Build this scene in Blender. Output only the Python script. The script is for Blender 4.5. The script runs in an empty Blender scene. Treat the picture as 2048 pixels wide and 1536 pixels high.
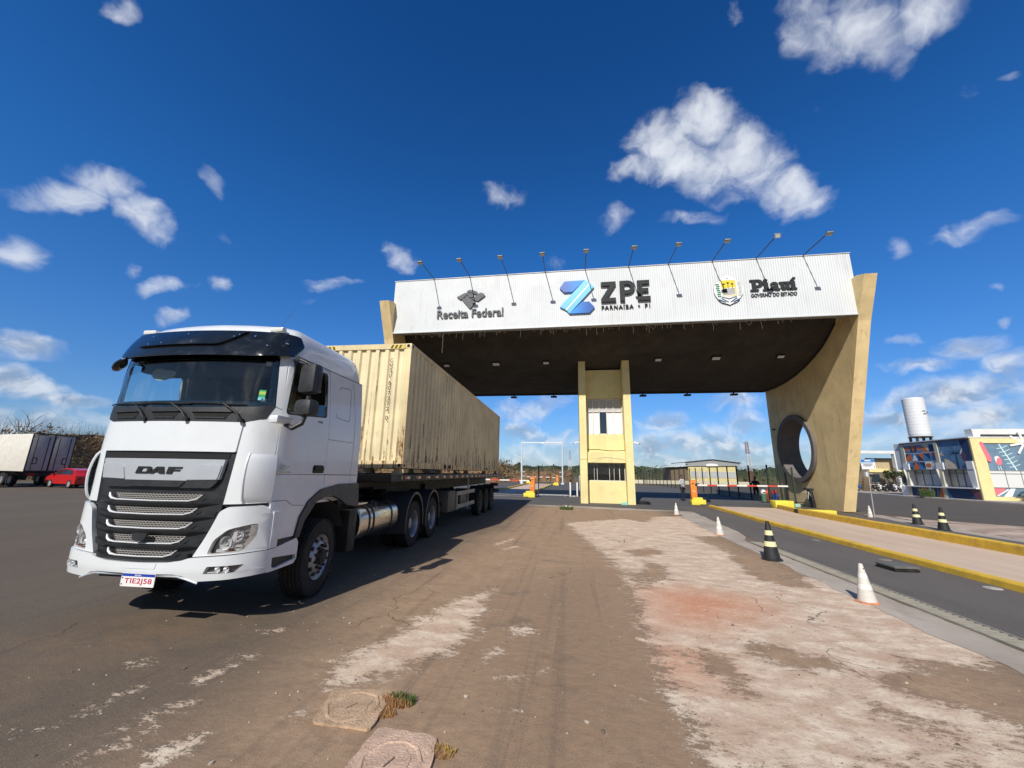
import bpy, bmesh, math, random
import numpy as np
from mathutils import Vector, Matrix, noise as mnoise
from mathutils.geometry import tessellate_polygon

SC = bpy.context.scene
COL = SC.collection
R = math.radians
RNG = random.Random(7)

# ------------------------------------------------------------------ camera
F_PX, YAW, PIT, ROL, CAM_H = 777.5644, .1634, .2238, .018, 1.7191
def cam_basis():
    fw = Vector((-math.sin(YAW)*math.cos(PIT), math.cos(YAW)*math.cos(PIT), math.sin(PIT)))
    r = Vector((math.cos(YAW), math.sin(YAW), 0)); u = r.cross(fw)
    return fw, r*math.cos(ROL)+u*math.sin(ROL), -r*math.sin(ROL)+u*math.cos(ROL)
FW, RT, UP = cam_basis()
cam = bpy.data.cameras.new("camera"); camo = bpy.data.objects.new("camera", cam); COL.objects.link(camo)
cam.sensor_width = 36.0; cam.lens = F_PX/2048*36; cam.clip_start = .05; cam.clip_end = 6000
M = Matrix(((RT.x, UP.x, -FW.x, 0), (RT.y, UP.y, -FW.y, 0), (RT.z, UP.z, -FW.z, CAM_H), (0, 0, 0, 1)))
camo.matrix_world = M
SC.camera = camo
def sky_dir(px, py):
    d = FW*F_PX + RT*(px-1024) + UP*(768-py); return d.normalized()

# ------------------------------------------------------------------ exposure
SC.view_settings.view_transform = 'Standard'; SC.view_settings.look = 'None'
SC.view_settings.exposure = 0.0; SC.view_settings.gamma = 1.0; SC.view_settings.use_curve_mapping = False
SC.cycles.max_bounces = 8; SC.cycles.transparent_max_bounces = 12; SC.cycles.caustics_reflective = False; SC.cycles.caustics_refractive = False

# ------------------------------------------------------------------ sun
SUN_DIR = Vector((.2, 1, -.81)).normalized()
sl = bpy.data.lights.new("sun", 'SUN'); sl.energy = 4.6; sl.angle = R(.5); sl.color = (1, .955, .89)
so = bpy.data.objects.new("sun", sl); COL.objects.link(so); so.rotation_euler = SUN_DIR.to_track_quat('-Z', 'Y').to_euler(); so.location = (-20, -60, 60)

# ------------------------------------------------------------------ node helper
class NT:
    def __init__(s, tree): s.t = tree; s.n = tree.nodes; s.l = tree.links
    def new(s, typ, **kw):
        n = s.n.new(typ)
        for k, v in kw.items(): setattr(n, k, v)
        return n
    def set(s, sock, v):
        if isinstance(v, bpy.types.NodeSocket): s.l.new(v, sock)
        elif v is not None:
            if isinstance(v, (tuple, list)) and sock.type == 'RGBA' and len(v) == 3: v = (*v, 1)
            sock.default_value = v
    def math(s, op, a, b=None, c=None, clamp=False):
        n = s.new('ShaderNodeMath', operation=op, use_clamp=clamp)
        for i, v in enumerate((a, b, c)):
            if v is not None: s.set(n.inputs[i], v)
        return n.outputs[0]
    def vmath(s, op, a, b=None, scale=None):
        n = s.new('ShaderNodeVectorMath', operation=op)
        s.set(n.inputs[0], a)
        if b is not None: s.set(n.inputs[1], b)
        if scale is not None: s.set(n.inputs['Scale'], scale)
        return n.outputs['Value'] if op in ('DOT_PRODUCT', 'LENGTH', 'DISTANCE') else n.outputs[0]
    def noise(s, vec, scale, detail=4, rough=.55, dist=0, dims='3D'):
        n = s.new('ShaderNodeTexNoise', noise_dimensions=dims)
        if vec is not None: s.set(n.inputs['Vector'], vec)
        n.inputs['Scale'].default_value = scale; n.inputs['Detail'].default_value = detail
        n.inputs['Roughness'].default_value = rough; n.inputs['Distortion'].default_value = dist
        return n.outputs['Fac']
    def ramp(s, fac, lo, hi, a=0., b=1., smooth=True):
        n = s.new('ShaderNodeMapRange', interpolation_type='SMOOTHSTEP' if smooth else 'LINEAR', clamp=True)
        s.set(n.inputs['Value'], fac)
        for k, v in (('From Min', lo), ('From Max', hi), ('To Min', a), ('To Max', b)): s.set(n.inputs[k], v)
        return n.outputs[0]
    def mix(s, f, a, b, blend='MIX'):
        n = s.new('ShaderNodeMix', data_type='RGBA', blend_type=blend)
        s.set(n.inputs[0], f); s.set(n.inputs[6], a); s.set(n.inputs[7], b)
        return n.outputs[2]

# ------------------------------------------------------------------ world
W = bpy.data.worlds.new("World"); SC.world = W; W.use_nodes = True
def build_world():
    t = NT(W.node_tree); t.n.clear()
    out = t.new('ShaderNodeOutputWorld'); bg = t.new('ShaderNodeBackground'); t.l.new(bg.outputs[0], out.inputs[0])
    sky = t.new('ShaderNodeTexSky', sky_type='NISHITA'); sky.sun_disc = False
    sky.sun_elevation = math.asin(-SUN_DIR.z); sky.sun_rotation = math.atan2(-SUN_DIR.x, -SUN_DIR.y) % (2*math.pi)
    sky.altitude = 0; sky.air_density = 1.0; sky.dust_density = .35; sky.ozone_density = 3.0
    tc = t.new('ShaderNodeTexCoord'); d = t.vmath('NORMALIZE', tc.outputs['Generated'])
    wz = t.new('ShaderNodeTexNoise', noise_dimensions='3D'); t.set(wz.inputs['Vector'], d); wz.inputs['Scale'].default_value = 5.; wz.inputs['Detail'].default_value = 4.
    dw = t.vmath('ADD', d, t.vmath('SCALE', t.vmath('SUBTRACT', wz.outputs['Color'], (.5, .5, .5)), scale=.09))
    w2 = t.new('ShaderNodeTexNoise', noise_dimensions='3D'); t.set(w2.inputs['Vector'], d); w2.inputs['Scale'].default_value = 21.; w2.inputs['Detail'].default_value = 3.
    dw = t.vmath('ADD', dw, t.vmath('SCALE', t.vmath('SUBTRACT', w2.outputs['Color'], (.5, .5, .5)), scale=.035))
    sep = t.new('ShaderNodeSeparateXYZ'); t.l.new(d, sep.inputs[0]); zz = sep.outputs['Z']
    # the clear air of that day: a deeper blue than the stock sky, paling towards the horizon
    tint = t.mix(t.ramp(zz, .0, .28, smooth=False), (.58, .74, 1.02), (.36, .82, 1.34)); tint = t.mix(t.ramp(zz, .28, .5, smooth=False), tint, (.22, .80, 1.42)); tint = t.mix(t.ramp(zz, .5, .85, smooth=False), tint, (.11, .56, 1.12))
    tint = t.mix(t.ramp(sep.outputs['Y'], .05, -.35), tint, (.42, .50, .58))   # unseen sky behind the viewer, greyed and dimmed to weaken the blue fill
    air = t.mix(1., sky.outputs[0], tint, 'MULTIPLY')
    # blobs: px, py, half width, half height, tilt (deg, + = rises to the right), weight
    blobs = [(1310,300,85,75,12,1.0),(1400,250,70,70,30,1.0),(1480,320,95,70,-22,1.05),(1575,385,85,45,-28,.85),(1270,335,70,35,15,.95),(1400,340,130,60,-8,1.0),
             (1225,430,35,28,0,.42),(1390,432,75,16,8,.5),(1620,415,35,30,0,.5),(1435,185,30,14,0,.3),
             (1640,70,75,95,20,.72),(1740,60,90,85,50,.72),(1860,15,80,55,40,.8),(1800,110,30,50,-40,.5),
             (130,400,120,30,-6,.85),(215,385,75,35,-15,.85),(300,460,62,42,-28,.78),(255,440,60,25,-40,.6),(35,505,62,34,-5,.85),(320,572,70,17,5,.68),(235,540,25,18,0,.4),
             (35,690,95,30,-8,.95),(60,768,110,30,-12,.95),(130,795,110,20,-8,.9),(15,750,70,30,0,.9),(440,368,35,22,-45,.5),(452,480,18,16,0,.4),(445,565,20,16,0,.42),(345,632,42,17,5,.62),(812,517,42,26,-35,.62),(1010,393,46,28,-25,.6),
             (1100,535,30,16,0,.4),(1945,468,100,24,14,.68),(1795,500,28,24,50,.5),(1812,676,50,14,0,.62),(2010,575,26,11,0,.5),(2045,650,20,14,0,.6),
             (1960,700,95,30,5,.9),(1850,730,90,18,0,.85),(1900,790,190,40,4,1.0),(2030,740,60,45,0,.95),(1800,840,130,30,0,.95),(2000,840,120,35,0,.9),
             (1060,815,90,26,10,.8),(1035,870,60,30,0,.85),(1110,880,70,24,0,.75),(1400,880,120,40,0,.85),(1330,840,60,18,0,.7),(1470,800,80,22,10,.7),(1500,840,60,26,0,.7),(1300,890,70,30,0,.8),(1520,890,60,30,0,.8),
             (1950,180,40,30,20,.35),(2045,150,25,12,0,.45),(40,10,20,30,0,.2),(245,12,40,22,-10,.66),(1480,12,20,25,0,.34),(620,600,14,12,0,.3),(660,560,60,14,0,.3)]
    acc = None
    for (px, py, hw, hh, tilt, w) in blobs:
        c = sky_dir(px, py); a = R(tilt)
        ux, uy = math.cos(a), -math.sin(a)
        e = 20.
        U = (sky_dir(px+ux*e, py+uy*e)-c); V = (sky_dir(px-uy*e, py+ux*e)-c)
        # dual vectors in the tangent plane: dot gives offset in units of the half sizes
        g = Matrix(((U.dot(U), U.dot(V)), (U.dot(V), V.dot(V)))).inverted()
        A = (U*g[0][0]+V*g[0][1])*(e/hw); B = (U*g[1][0]+V*g[1][1])*(e/hh)
        q = t.vmath('SUBTRACT', dw, tuple(c))
        u = t.vmath('DOT_PRODUCT', q, tuple(A)); v = t.vmath('DOT_PRODUCT', q, tuple(B))
        r2 = t.math('ADD', t.math('MULTIPLY', u, u), t.math('MULTIPLY', v, v))
        w = w*1.22
        m = t.math('MULTIPLY_ADD', r2, -w*.80, w)
        acc = m if acc is None else t.math('MAXIMUM', acc, m)
    # low cumulus belt near the horizon and scattered clouds elsewhere in the sky (behind the viewer)
    belt = t.math('MULTIPLY', t.ramp(zz, .20, .03), .62)
    n0 = t.noise(t.vmath('MULTIPLY', dw, (1, 1, 2.2)), 4.5, 5, .5)
    far = t.math('MULTIPLY_ADD', t.ramp(sep.outputs['Y'], -.02, -.25), 1.35, -1.45)
    gen = t.math('ADD', t.math('MULTIPLY', t.math('SUBTRACT', n0, .46), 3.6), far)
    acc = t.math('MAXIMUM', t.math('MAXIMUM', acc, t.math('MULTIPLY_ADD', t.math('SUBTRACT', n0, .5), 2.4, t.math('MULTIPLY_ADD', belt, 2.5, -.80))), gen)
    acc = t.math('MAXIMUM', acc, -1.2)
    fine = t.noise(t.vmath('MULTIPLY', dw, (1, 1, 1.35)), 13., 8, .57, .35)
    dens = t.math('ADD', acc, t.math('MULTIPLY', t.math('SUBTRACT', fine, .545), 2.5))
    alpha = t.ramp(dens, -.1, 1.55)
    # lit white crowns and grey bases: the same noise looked up a little higher
    up = t.vmath('ADD', t.vmath('MULTIPLY', dw, (1, 1, 1.35)), (0, 0, .03))
    fine2 = t.noise(up, 13., 5, .5, .35)
    lit = t.ramp(t.math('SUBTRACT', fine, fine2), -.10, .13)
    thick = t.ramp(acc, .3, 1.1)
    low = t.ramp(zz, .42, .05)
    shade = t.math('MULTIPLY', t.math('SUBTRACT', 1., t.math('MULTIPLY', lit, .75)), t.math('MULTIPLY_ADD', low, .74, .12))
    shade = t.math('MULTIPLY', shade, t.math('MULTIPLY_ADD', thick, .5, .6), clamp=True)
    ccol = t.mix(shade, (9.0, 9.35, 9.9), (2.6, 3.2, 4.2))
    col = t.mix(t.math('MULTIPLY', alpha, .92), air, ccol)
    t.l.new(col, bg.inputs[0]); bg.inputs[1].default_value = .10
build_world()
# ------------------------------------------------------------------ materials
MATS = {}
def mat(name, col, rough=.6, metal=0., var=.0, vscale=3., bump=0., bscale=40., coat=0., spec=.5, dirt=None, dscale=1.2, damt=.5, stretch=None, runs=0.):
    if name in MATS: return MATS[name]
    m = bpy.data.materials.new(name); m.use_nodes = True
    t = NT(m.node_tree); b = m.node_tree.nodes['Principled BSDF']
    tc = t.new('ShaderNodeTexCoord'); v = tc.outputs['Object']
    if stretch: v = t.vmath('MULTIPLY', v, stretch)
    c = col
    if var:
        n = t.noise(v, vscale, 6, .6)
        f = t.ramp(n, .3, .7)
        c = t.mix(f, tuple(x*(1-var) for x in col), tuple(min(1, x*(1+var)) for x in col))
    if dirt:
        n2 = t.noise(v, dscale, 8, .68)
        c = t.mix(t.math('MULTIPLY', t.ramp(n2, .5, .78), damt), c, dirt)
    if runs:   # rain runs and splash dirt
        rn = t.noise(t.vmath('MULTIPLY', tc.outputs['Object'], (2.6, 2.6, .16)), 1.5, 6, .65); pt = t.noise(tc.outputs['Object'], .55, 4, .6)
        c = t.mix(t.math('MULTIPLY', t.math('MULTIPLY', t.ramp(rn, .50, .74), t.ramp(pt, .38, .62)), runs), c, dirt or tuple(x*.5 for x in col))
    t.set(b.inputs['Base Color'], c)
    b.inputs['Roughness'].default_value = rough; b.inputs['Metallic'].default_value = metal
    b.inputs['Coat Weight'].default_value = coat; b.inputs['Coat Roughness'].default_value = .06
    b.inputs['Specular IOR Level'].default_value = spec
    if rough < .9 and var: t.set(b.inputs['Roughness'], t.ramp(t.noise(v, vscale*2.3, 4), .3, .7, max(0, rough-.08), min(1, rough+.1)))
    if bump:
        bp = t.new('ShaderNodeBump'); bp.inputs['Strength'].default_value = bump; bp.inputs['Distance'].default_value = .02
        t.l.new(t.noise(v, bscale, 5, .6), bp.inputs['Height']); t.l.new(bp.outputs[0], b.inputs['Normal'])
    m.diffuse_color = (*col, 1)
    MATS[name] = m
    return m
def glass_mat(name, tint, refl=.9, rough=.0, base=.04):
    m = bpy.data.materials.new(name); m.use_nodes = True
    t = NT(m.node_tree); t.n.clear()
    out = t.new('ShaderNodeOutputMaterial'); tr = t.new('ShaderNodeBsdfTransparent'); gl = t.new('ShaderNodeBsdfGlossy')
    tr.inputs[0].default_value = (*tint, 1); gl.inputs['Roughness'].default_value = rough; gl.inputs[0].default_value = (refl, refl, refl, 1)
    fr = t.new('ShaderNodeFresnel'); fr.inputs[0].default_value = 1.5
    f = t.math('MULTIPLY', t.math('MULTIPLY_ADD', fr.outputs[0], 1.7, base, clamp=True), t.math('SUBTRACT', 1., t.new('ShaderNodeNewGeometry').outputs['Backfacing']))   # the front face of a pane mirrors, its back only lets through
    mx = t.new('ShaderNodeMixShader'); t.l.new(f, mx.inputs[0]); t.l.new(tr.outputs[0], mx.inputs[1]); t.l.new(gl.outputs[0], mx.inputs[2]); t.l.new(mx.outputs[0], out.inputs[0])
    MATS[name] = m; return m

# ------------------------------------------------------------------ mesh builder
class B:
    """collects shapes into one mesh; mi = material index"""
    def __init__(s): s.v = []; s.f = []; s.m = []; s.sm = []
    def add(s, vs, fs, mi=0, smooth=False):
        o = len(s.v); s.v += [tuple(x) for x in vs]
        for f in fs: s.f.append(tuple(i+o for i in f)); s.m.append(mi); s.sm.append(smooth)
    def box(s, c, d, rot=None, mi=0, bev=0., taper=None):
        hx, hy, hz = d[0]/2, d[1]/2, d[2]/2
        tp = taper or (1, 1)
        if bev:
            b = min(bev, .49*min(d)); vs = []
            bm = bmesh.new(); bmesh.ops.create_cube(bm, size=1.)
            for v in bm.verts: v.co = Vector((v.co.x*d[0], v.co.y*d[1], v.co.z*d[2]))
            bmesh.ops.bevel(bm, geom=bm.edges[:], offset=b, segments=2, profile=.6, affect='EDGES')
            if taper:
                for v in bm.verts:
                    k = (v.co.z+hz)/(2*hz); v.co.x *= 1+(tp[0]-1)*k; v.co.y *= 1+(tp[1]-1)*k
            s.bm(bm, c, rot, mi, True); return
        vs = [Vector((x*(tp[0] if z > 0 else 1), y*(tp[1] if z > 0 else 1), z)) for z in (-hz, hz) for y in (-hy, hy) for x in (-hx, hx)]
        if rot is not None: vs = [rot @ v for v in vs]
        vs = [v+Vector(c) for v in vs]
        s.add(vs, [(0,2,3,1),(4,5,7,6),(0,1,5,4),(2,6,7,3),(0,4,6,2),(1,3,7,5)], mi)
    def bm(s, bm, c=(0,0,0), rot=None, mi=0, smooth=False):
        bm.verts.index_update()
        vs = [v.co.copy() for v in bm.verts]
        if rot is not None: vs = [rot @ v for v in vs]
        s.add([v+Vector(c) for v in vs], [[v.index for v in f.verts] for f in bm.faces], mi, smooth); bm.free()
    def cyl(s, a, b, r0, r1=None, n=16, mi=0, cap=True, smooth=True):
        a, b = Vector(a), Vector(b); r1 = r0 if r1 is None else r1
        z = (b-a).normalized(); x = z.orthogonal().normalized(); y = z.cross(x)
        vs = []
        for p, r in ((a, r0), (b, r1)): vs += [p+(x*math.cos(2*math.pi*i/n)+y*math.sin(2*math.pi*i/n))*r for i in range(n)]
        s.add(vs, [(i, (i+1) % n, n+(i+1) % n, n+i) for i in range(n)], mi, smooth)
        if cap: s.add(vs, [tuple(range(n))[::-1], tuple(range(n, 2*n))], mi)
    def tube(s, pts, r, n=8, mi=0):
        pts = [Vector(p) for p in pts]; rs = r if isinstance(r, (list, tuple)) else [r]*len(pts); vs = []; x = None
        for i, p in enumerate(pts):
            d = (pts[min(i+1, len(pts)-1)]-pts[max(i-1, 0)]).normalized()
            x = (d.orthogonal() if x is None else x-d*x.dot(d)).normalized(); y = d.cross(x)
            vs += [p+(x*math.cos(2*math.pi*k/n)+y*math.sin(2*math.pi*k/n))*rs[i] for k in range(n)]
        fs = [(i*n+k, i*n+(k+1) % n, (i+1)*n+(k+1) % n, (i+1)*n+k) for i in range(len(pts)-1) for k in range(n)]
        s.add(vs, fs, mi, True); s.add(vs, [tuple(range(n))[::-1], tuple(range((len(pts)-1)*n, len(pts)*n))], mi)
    def lathe(s, prof, c=(0,0,0), axis='Z', n=32, mi=0, mis=None, close=False):
        c = Vector(c); vs = []
        for r, h in prof:
            for i in range(n):
                a = 2*math.pi*i/n; p = (r*math.cos(a), r*math.sin(a), h)
                if axis == 'X': p = (h, r*math.cos(a), r*math.sin(a))
                elif axis == 'Y': p = (r*math.sin(a), h, r*math.cos(a))
                vs.append(c+Vector(p))
        for j in range(len(prof)-1):
            s.add(vs, [(j*n+i, j*n+(i+1) % n, (j+1)*n+(i+1) % n, (j+1)*n+i) for i in range(n)], mis[j] if mis else mi, True)
        # unify (the same vertices are added once per band; merged on build)
    def prism(s, poly, fn, t0, t1, mi=0, side_mi=None, holes=()):
        """poly (u,v) -> fn(u,v,t); faces at t0 and t1 joined by walls"""
        loops = [list(poly)]+[list(h) for h in holes]
        flat = [p for l in loops for p in l]
        tri = tessellate_polygon([[Vector((p[0], p[1], 0)) for p in l] for l in loops])
        n = len(flat)
        vs = [fn(p[0], p[1], t0) for p in flat]+[fn(p[0], p[1], t1) for p in flat]
        if holes:
            s.add(vs, [tuple(t) for t in tri], mi); s.add(vs, [tuple(i+n for i in t)[::-1] for t in tri], mi)
        else:
            s.add(vs, [tuple(range(n))], mi); s.add(vs, [tuple(range(n, 2*n))[::-1]], mi)
        o = 0
        for l in loops:
            k = len(l); s.add(vs, [(o+i, o+(i+1) % k, n+o+(i+1) % k, n+o+i) for i in range(k)], mi if side_mi is None else side_mi); o += k
    def patch(s, poly, fn, thick=.02, holes=(), cut=.12, mi=0, rim=True):
        """polygon in a surface's own (u,v) coordinates, cut into a fine net, laid on the surface fn(u,v,depth)"""
        bm = bmesh.new(); loops = [list(poly)]+[list(h) for h in holes]
        flat = [p for l in loops for p in l]
        vs = [bm.verts.new((p[0], p[1], 0)) for p in flat]
        for tr in tessellate_polygon([[Vector((p[0], p[1], 0)) for p in l] for l in loops]):
            try: bm.faces.new([vs[i] for i in tr])
            except ValueError: pass
        us = [p[0] for p in flat]; ws = [p[1] for p in flat]
        for lo, hi, ax in ((min(us), max(us), 0), (min(ws), max(ws), 1)):
            k = max(1, int((hi-lo)/cut))
            for i in range(1, k):
                c = lo+(hi-lo)*i/k
                co = Vector((c, 0, 0)) if ax == 0 else Vector((0, c, 0)); no = Vector((1, 0, 0)) if ax == 0 else Vector((0, 1, 0))
                bmesh.ops.bisect_plane(bm, geom=bm.verts[:]+bm.edges[:]+bm.faces[:], dist=1e-5, plane_co=co, plane_no=no)
        bmesh.ops.remove_doubles(bm, verts=bm.verts[:], dist=1e-4)
        bm.verts.index_update(); n = len(bm.verts)
        uv = [(v.co.x, v.co.y) for v in bm.verts]
        top = [fn(u, v, 0.) for u, v in uv]; bot = [fn(u, v, thick) for u, v in uv]
        fs = [[v.index for v in f.verts] for f in bm.faces]
        s.add(top+bot, fs, mi, True); s.add(top+bot, [[i+n for i in f][::-1] for f in fs], mi, True)
        if rim:
            bd = [(e.verts[0].index, e.verts[1].index) for e in bm.edges if len(e.link_faces) == 1]
            s.add(top+bot, [(a, b, n+b, n+a) for a, b in bd], mi, False)
        bm.free()
    def build(s, name, mats, parent=None, angle=35, merge=True, loc=None, norm=True):
        me = bpy.data.meshes.new(name); me.from_pydata(s.v, [], s.f)
        ms = mats if isinstance(mats, (list, tuple)) else [mats]
        for m in ms: me.materials.append(m)
        me.polygons.foreach_set('material_index', s.m); me.polygons.foreach_set('use_smooth', s.sm)
        if merge or norm:
            bm = bmesh.new(); bm.from_mesh(me)
            if merge: bmesh.ops.remove_doubles(bm, verts=bm.verts[:], dist=2e-5)
            if norm: bmesh.ops.recalc_face_normals(bm, faces=bm.faces[:])
            bm.to_mesh(me); bm.free()
        if any(s.sm): me.set_sharp_from_angle(angle=R(angle))
        o = bpy.data.objects.new(name, me); COL.objects.link(o)
        if parent is not None: o.parent = parent
        if loc is not None: o.location = loc
        return o
def empty(name, label, cat, loc=(0,0,0), rz=0., group=None):
    o = bpy.data.objects.new(name, None); COL.objects.link(o); o.location = loc; o.rotation_euler = (0, 0, rz); o.empty_display_size = .3
    return tag(o, label, cat, group)
def tag(o, label=None, cat=None, group=None, kind=None):
    if label: o['label'] = label
    if cat: o['category'] = cat
    if group: o['group'] = group
    if kind: o['kind'] = kind
    return o
KIDS = lambda o: [c for c in bpy.data.objects if c.parent == o]
def copy_tree(o, loc=None, rz=None, label=None, parent=None):
    c = o.copy(); COL.objects.link(c)
    if parent is not None: c.parent = parent
    if loc is not None: c.location = loc
    if rz is not None: c.rotation_euler = (0, 0, rz)
    if label: c['label'] = label
    for k in KIDS(o): copy_tree(k, parent=c)
    return c
def text_mesh(body, w=None, h=None, bold=0., depth=.02, space=1., shear=0.):
    """outline of a line of lettering, returned as (verts, faces) in a w x h box, letters facing +z"""
    cu = bpy.data.curves.new('lettering', 'FONT'); cu.body = body; cu.size = 1; cu.extrude = .5; cu.offset = bold; cu.space_character = space; cu.shear = shear; cu.resolution_u = 6
    ob = bpy.data.objects.new('lettering', cu); COL.objects.link(ob)
    dg = bpy.context.evaluated_depsgraph_get(); me = bpy.data.meshes.new_from_object(ob.evaluated_get(dg))
    vs = [v.co.copy() for v in me.vertices]; fs = [tuple(p.vertices) for p in me.polygons]
    COL.objects.unlink(ob); bpy.data.objects.remove(ob); bpy.data.curves.remove(cu); bpy.data.meshes.remove(me)
    x0, x1 = min(v.x for v in vs), max(v.x for v in vs); y0, y1 = min(v.y for v in vs), max(v.y for v in vs)
    sx = (w/(x1-x0)) if w else (h/(y1-y0)); sy = (h/(y1-y0)) if h else sx
    return [Vector(((v.x-x0)*sx, (v.y-y0)*sy, v.z*depth)) for v in vs], fs
def put_text(b, body, x, z, w, h, y, depth=.05, bold=0., mi=0, space=1., fn=None, shear=0.):
    """lettering standing on a wall that faces -Y: x,z lower left corner"""
    vs, fs = text_mesh(body, w, h, bold, depth, space, shear)
    fn = fn or (lambda u, v, t: Vector((u, y-t, v)))
    b.add([fn(x+v.x, z+v.y, v.z+depth/2) for v in vs], fs, mi)
def arc(cx, cy, rx, ry, a0, a1, n): return [(cx+rx*math.cos(R(a0+(a1-a0)*i/n)), cy+ry*math.sin(R(a0+(a1-a0)*i/n))) for i in range(n+1)]
RX = lambda a: Matrix.Rotation(a, 3, 'X')
RY = lambda a: Matrix.Rotation(a, 3, 'Y')
RZ = lambda a: Matrix.Rotation(a, 3, 'Z')

# common materials
WHITE_PAINT = mat('white_truck_paint', (.72, .745, .76), .34, var=.03, vscale=1.5, coat=.6, dirt=(.45, .42, .38), dscale=2.5, damt=.10)
BLACK_PLASTIC = mat('black_plastic', (.022, .024, .027), .5, var=.15, vscale=8, bump=.05, bscale=400)
DARK_PLASTIC = mat('dark_grey_plastic', (.045, .05, .058), .48, var=.15, vscale=6)
GLOSS_BLACK = mat('gloss_black_plastic', (.008, .009, .012), .10, coat=.5)
RUBBER = mat('tyre_rubber', (.016, .016, .016), .85, var=.3, vscale=9, bump=.1, bscale=90, dirt=(.07, .055, .045), dscale=5, damt=.5)
STEEL_RIM = mat('painted_steel_rim', (.36, .38, .41), .45, .55, var=.15, vscale=7, dirt=(.12, .09, .07), dscale=6, damt=.6)
ALU = mat('brushed_aluminium', (.62, .61, .58), .26, 1., var=.08, vscale=14, stretch=(12, 1, 1))
SILVER = mat('silver_paint', (.50, .53, .57), .30, .25, var=.03, coat=.5)
CHROME = mat('bright_chrome', (.80, .81, .83), .14, 1.)
BLACK_STEEL = mat('black_chassis_steel', (.016, .016, .017), .6, var=.4, vscale=5, dirt=(.06, .05, .042), dscale=3, damt=.4)
CREAM = mat('cream_rough_render', (.84, .645, .335), .88, var=.10, vscale=.9, bump=.7, bscale=22, dirt=(.36, .25, .13), dscale=.8, damt=.35, runs=.55)
CREAM_LIGHT = mat('pale_yellow_render', (.80, .69, .34), .85, var=.06, vscale=1.2, bump=.25, bscale=30, dirt=(.50, .38, .18), dscale=1., damt=.3, runs=.4)
CONCRETE = mat('weathered_concrete', (.36, .33, .29), .9, var=.18, vscale=2.2, bump=.3, bscale=60, dirt=(.16, .13, .11), dscale=1.6, damt=.6)
YELLOW = mat('yellow_kerb_paint', (.72, .46, .05), .7, var=.12, vscale=4, bump=.25, bscale=50, dirt=(.28, .19, .09), dscale=2.4, damt=.7)
BRIGHT_YELLOW = mat('bright_yellow_paint', (.85, .70, .07), .65, var=.08, vscale=4, dirt=(.4, .3, .1), dscale=2, damt=.4)
WHITE_WALL = mat('white_wall_paint', (.74, .74, .73), .8, var=.05, vscale=1.5, dirt=(.42, .40, .37), dscale=1.2, damt=.35, runs=.45)
GREY_STEEL = mat('galvanised_steel', (.50, .52, .53), .45, .6, var=.12, vscale=6)
BLACK_PAINT = mat('black_paint', (.012, .012, .013), .5)
DARK_VOID = mat('dark_interior', (.012, .012, .012), .9)
# ------------------------------------------------------------------ ground
WORN = [[(-0.34, 14.74), (1.88, 16.73), (3.1, 14.57), (3.35, 11.29), (3.37, 9.6), (3.23, 8.2), (3.28, 7.27), (3.19, 6.23), (3.06, 5.53), (3.27, 5.12), (3.49, 4.83), (3.59, 4.66), (3.54, 4.24), (2.69, 3.33), (0.86, 2.98), (0.81, 3.45), (0.74, 3.8), (0.78, 4.49), (0.74, 4.97), (0.87, 6.35), (0.81, 8.4), (0.32, 10.84)], [(-1.28, 6.28), (-1.5, 5.82), (-1.77, 5.33), (-1.92, 4.34), (-2.09, 3.95), (-2.09, 3.7), (-2.02, 3.41), (-1.75, 3.52), (-1.61, 3.7), (-1.35, 4.0), (-1.21, 4.37), (-1.21, 4.85), (-1.27, 5.44)]]
STREAK = [[(-3.51, 2.58), (-3.54, 2.83), (-3.49, 3.09), (-3.4, 3.03), (-3.42, 2.84), (-3.41, 2.57)], [(-3.72, 2.41), (-3.67, 2.49), (-3.57, 2.46), (-3.56, 2.34)], [(-3.08, 2.26), (-3.03, 2.37), (-2.95, 2.56), (-2.85, 2.73), (-2.86, 2.95), (-2.79, 2.9), (-2.8, 2.69), (-2.83, 2.41), (-2.88, 2.27), (-3.0, 2.23)], [(-3.19, 3.2), (-3.13, 3.44), (-3.05, 3.58), (-2.97, 3.47), (-2.99, 3.21), (-3.08, 3.14)], [(-3.18, 3.65), (-3.03, 3.73), (-2.95, 3.64), (-3.06, 3.58)], [(-3.43, 4.3), (-3.26, 4.44), (-3.11, 4.27), (-3.17, 4.07)], [(-0.86, 4.85), (-0.55, 5.02), (-0.46, 4.72), (-0.72, 4.56)], [(-0.67, 3.78), (-0.5, 3.88), (-0.27, 4.05), (-0.25, 3.93), (-0.5, 3.73), (-0.61, 3.63)], [(-0.67, 3.41), (-0.45, 3.38), (-0.42, 3.28), (-0.59, 3.3)], [(-2.09, 2.97), (-1.97, 3.06), (-1.82, 2.88), (-1.92, 2.83)], [(-0.97, 4.24), (-0.8, 4.39), (-0.7, 4.13), (-0.89, 3.89)], [(-1.78, 9.51), (-1.4, 10.15), (-1.32, 9.77), (-1.66, 9.18)], [(-2.04, 10.2), (-1.67, 11.09), (-1.6, 10.62), (-1.92, 9.74)], [(0.27, 3.63), (0.69, 3.83), (0.68, 3.68), (0.37, 3.55)], [(-4.01, 3.31), (-3.9, 3.47), (-3.78, 3.4), (-3.87, 3.23)], [(-3.13, 2.55), (-3.03, 2.88), (-2.86, 3.09), (-2.78, 3.03), (-2.91, 2.78), (-3.02, 2.49)], [(-2.64, 2.47), (-2.52, 2.69), (-2.38, 2.66), (-2.4, 2.36), (-2.54, 2.34)]]
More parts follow.
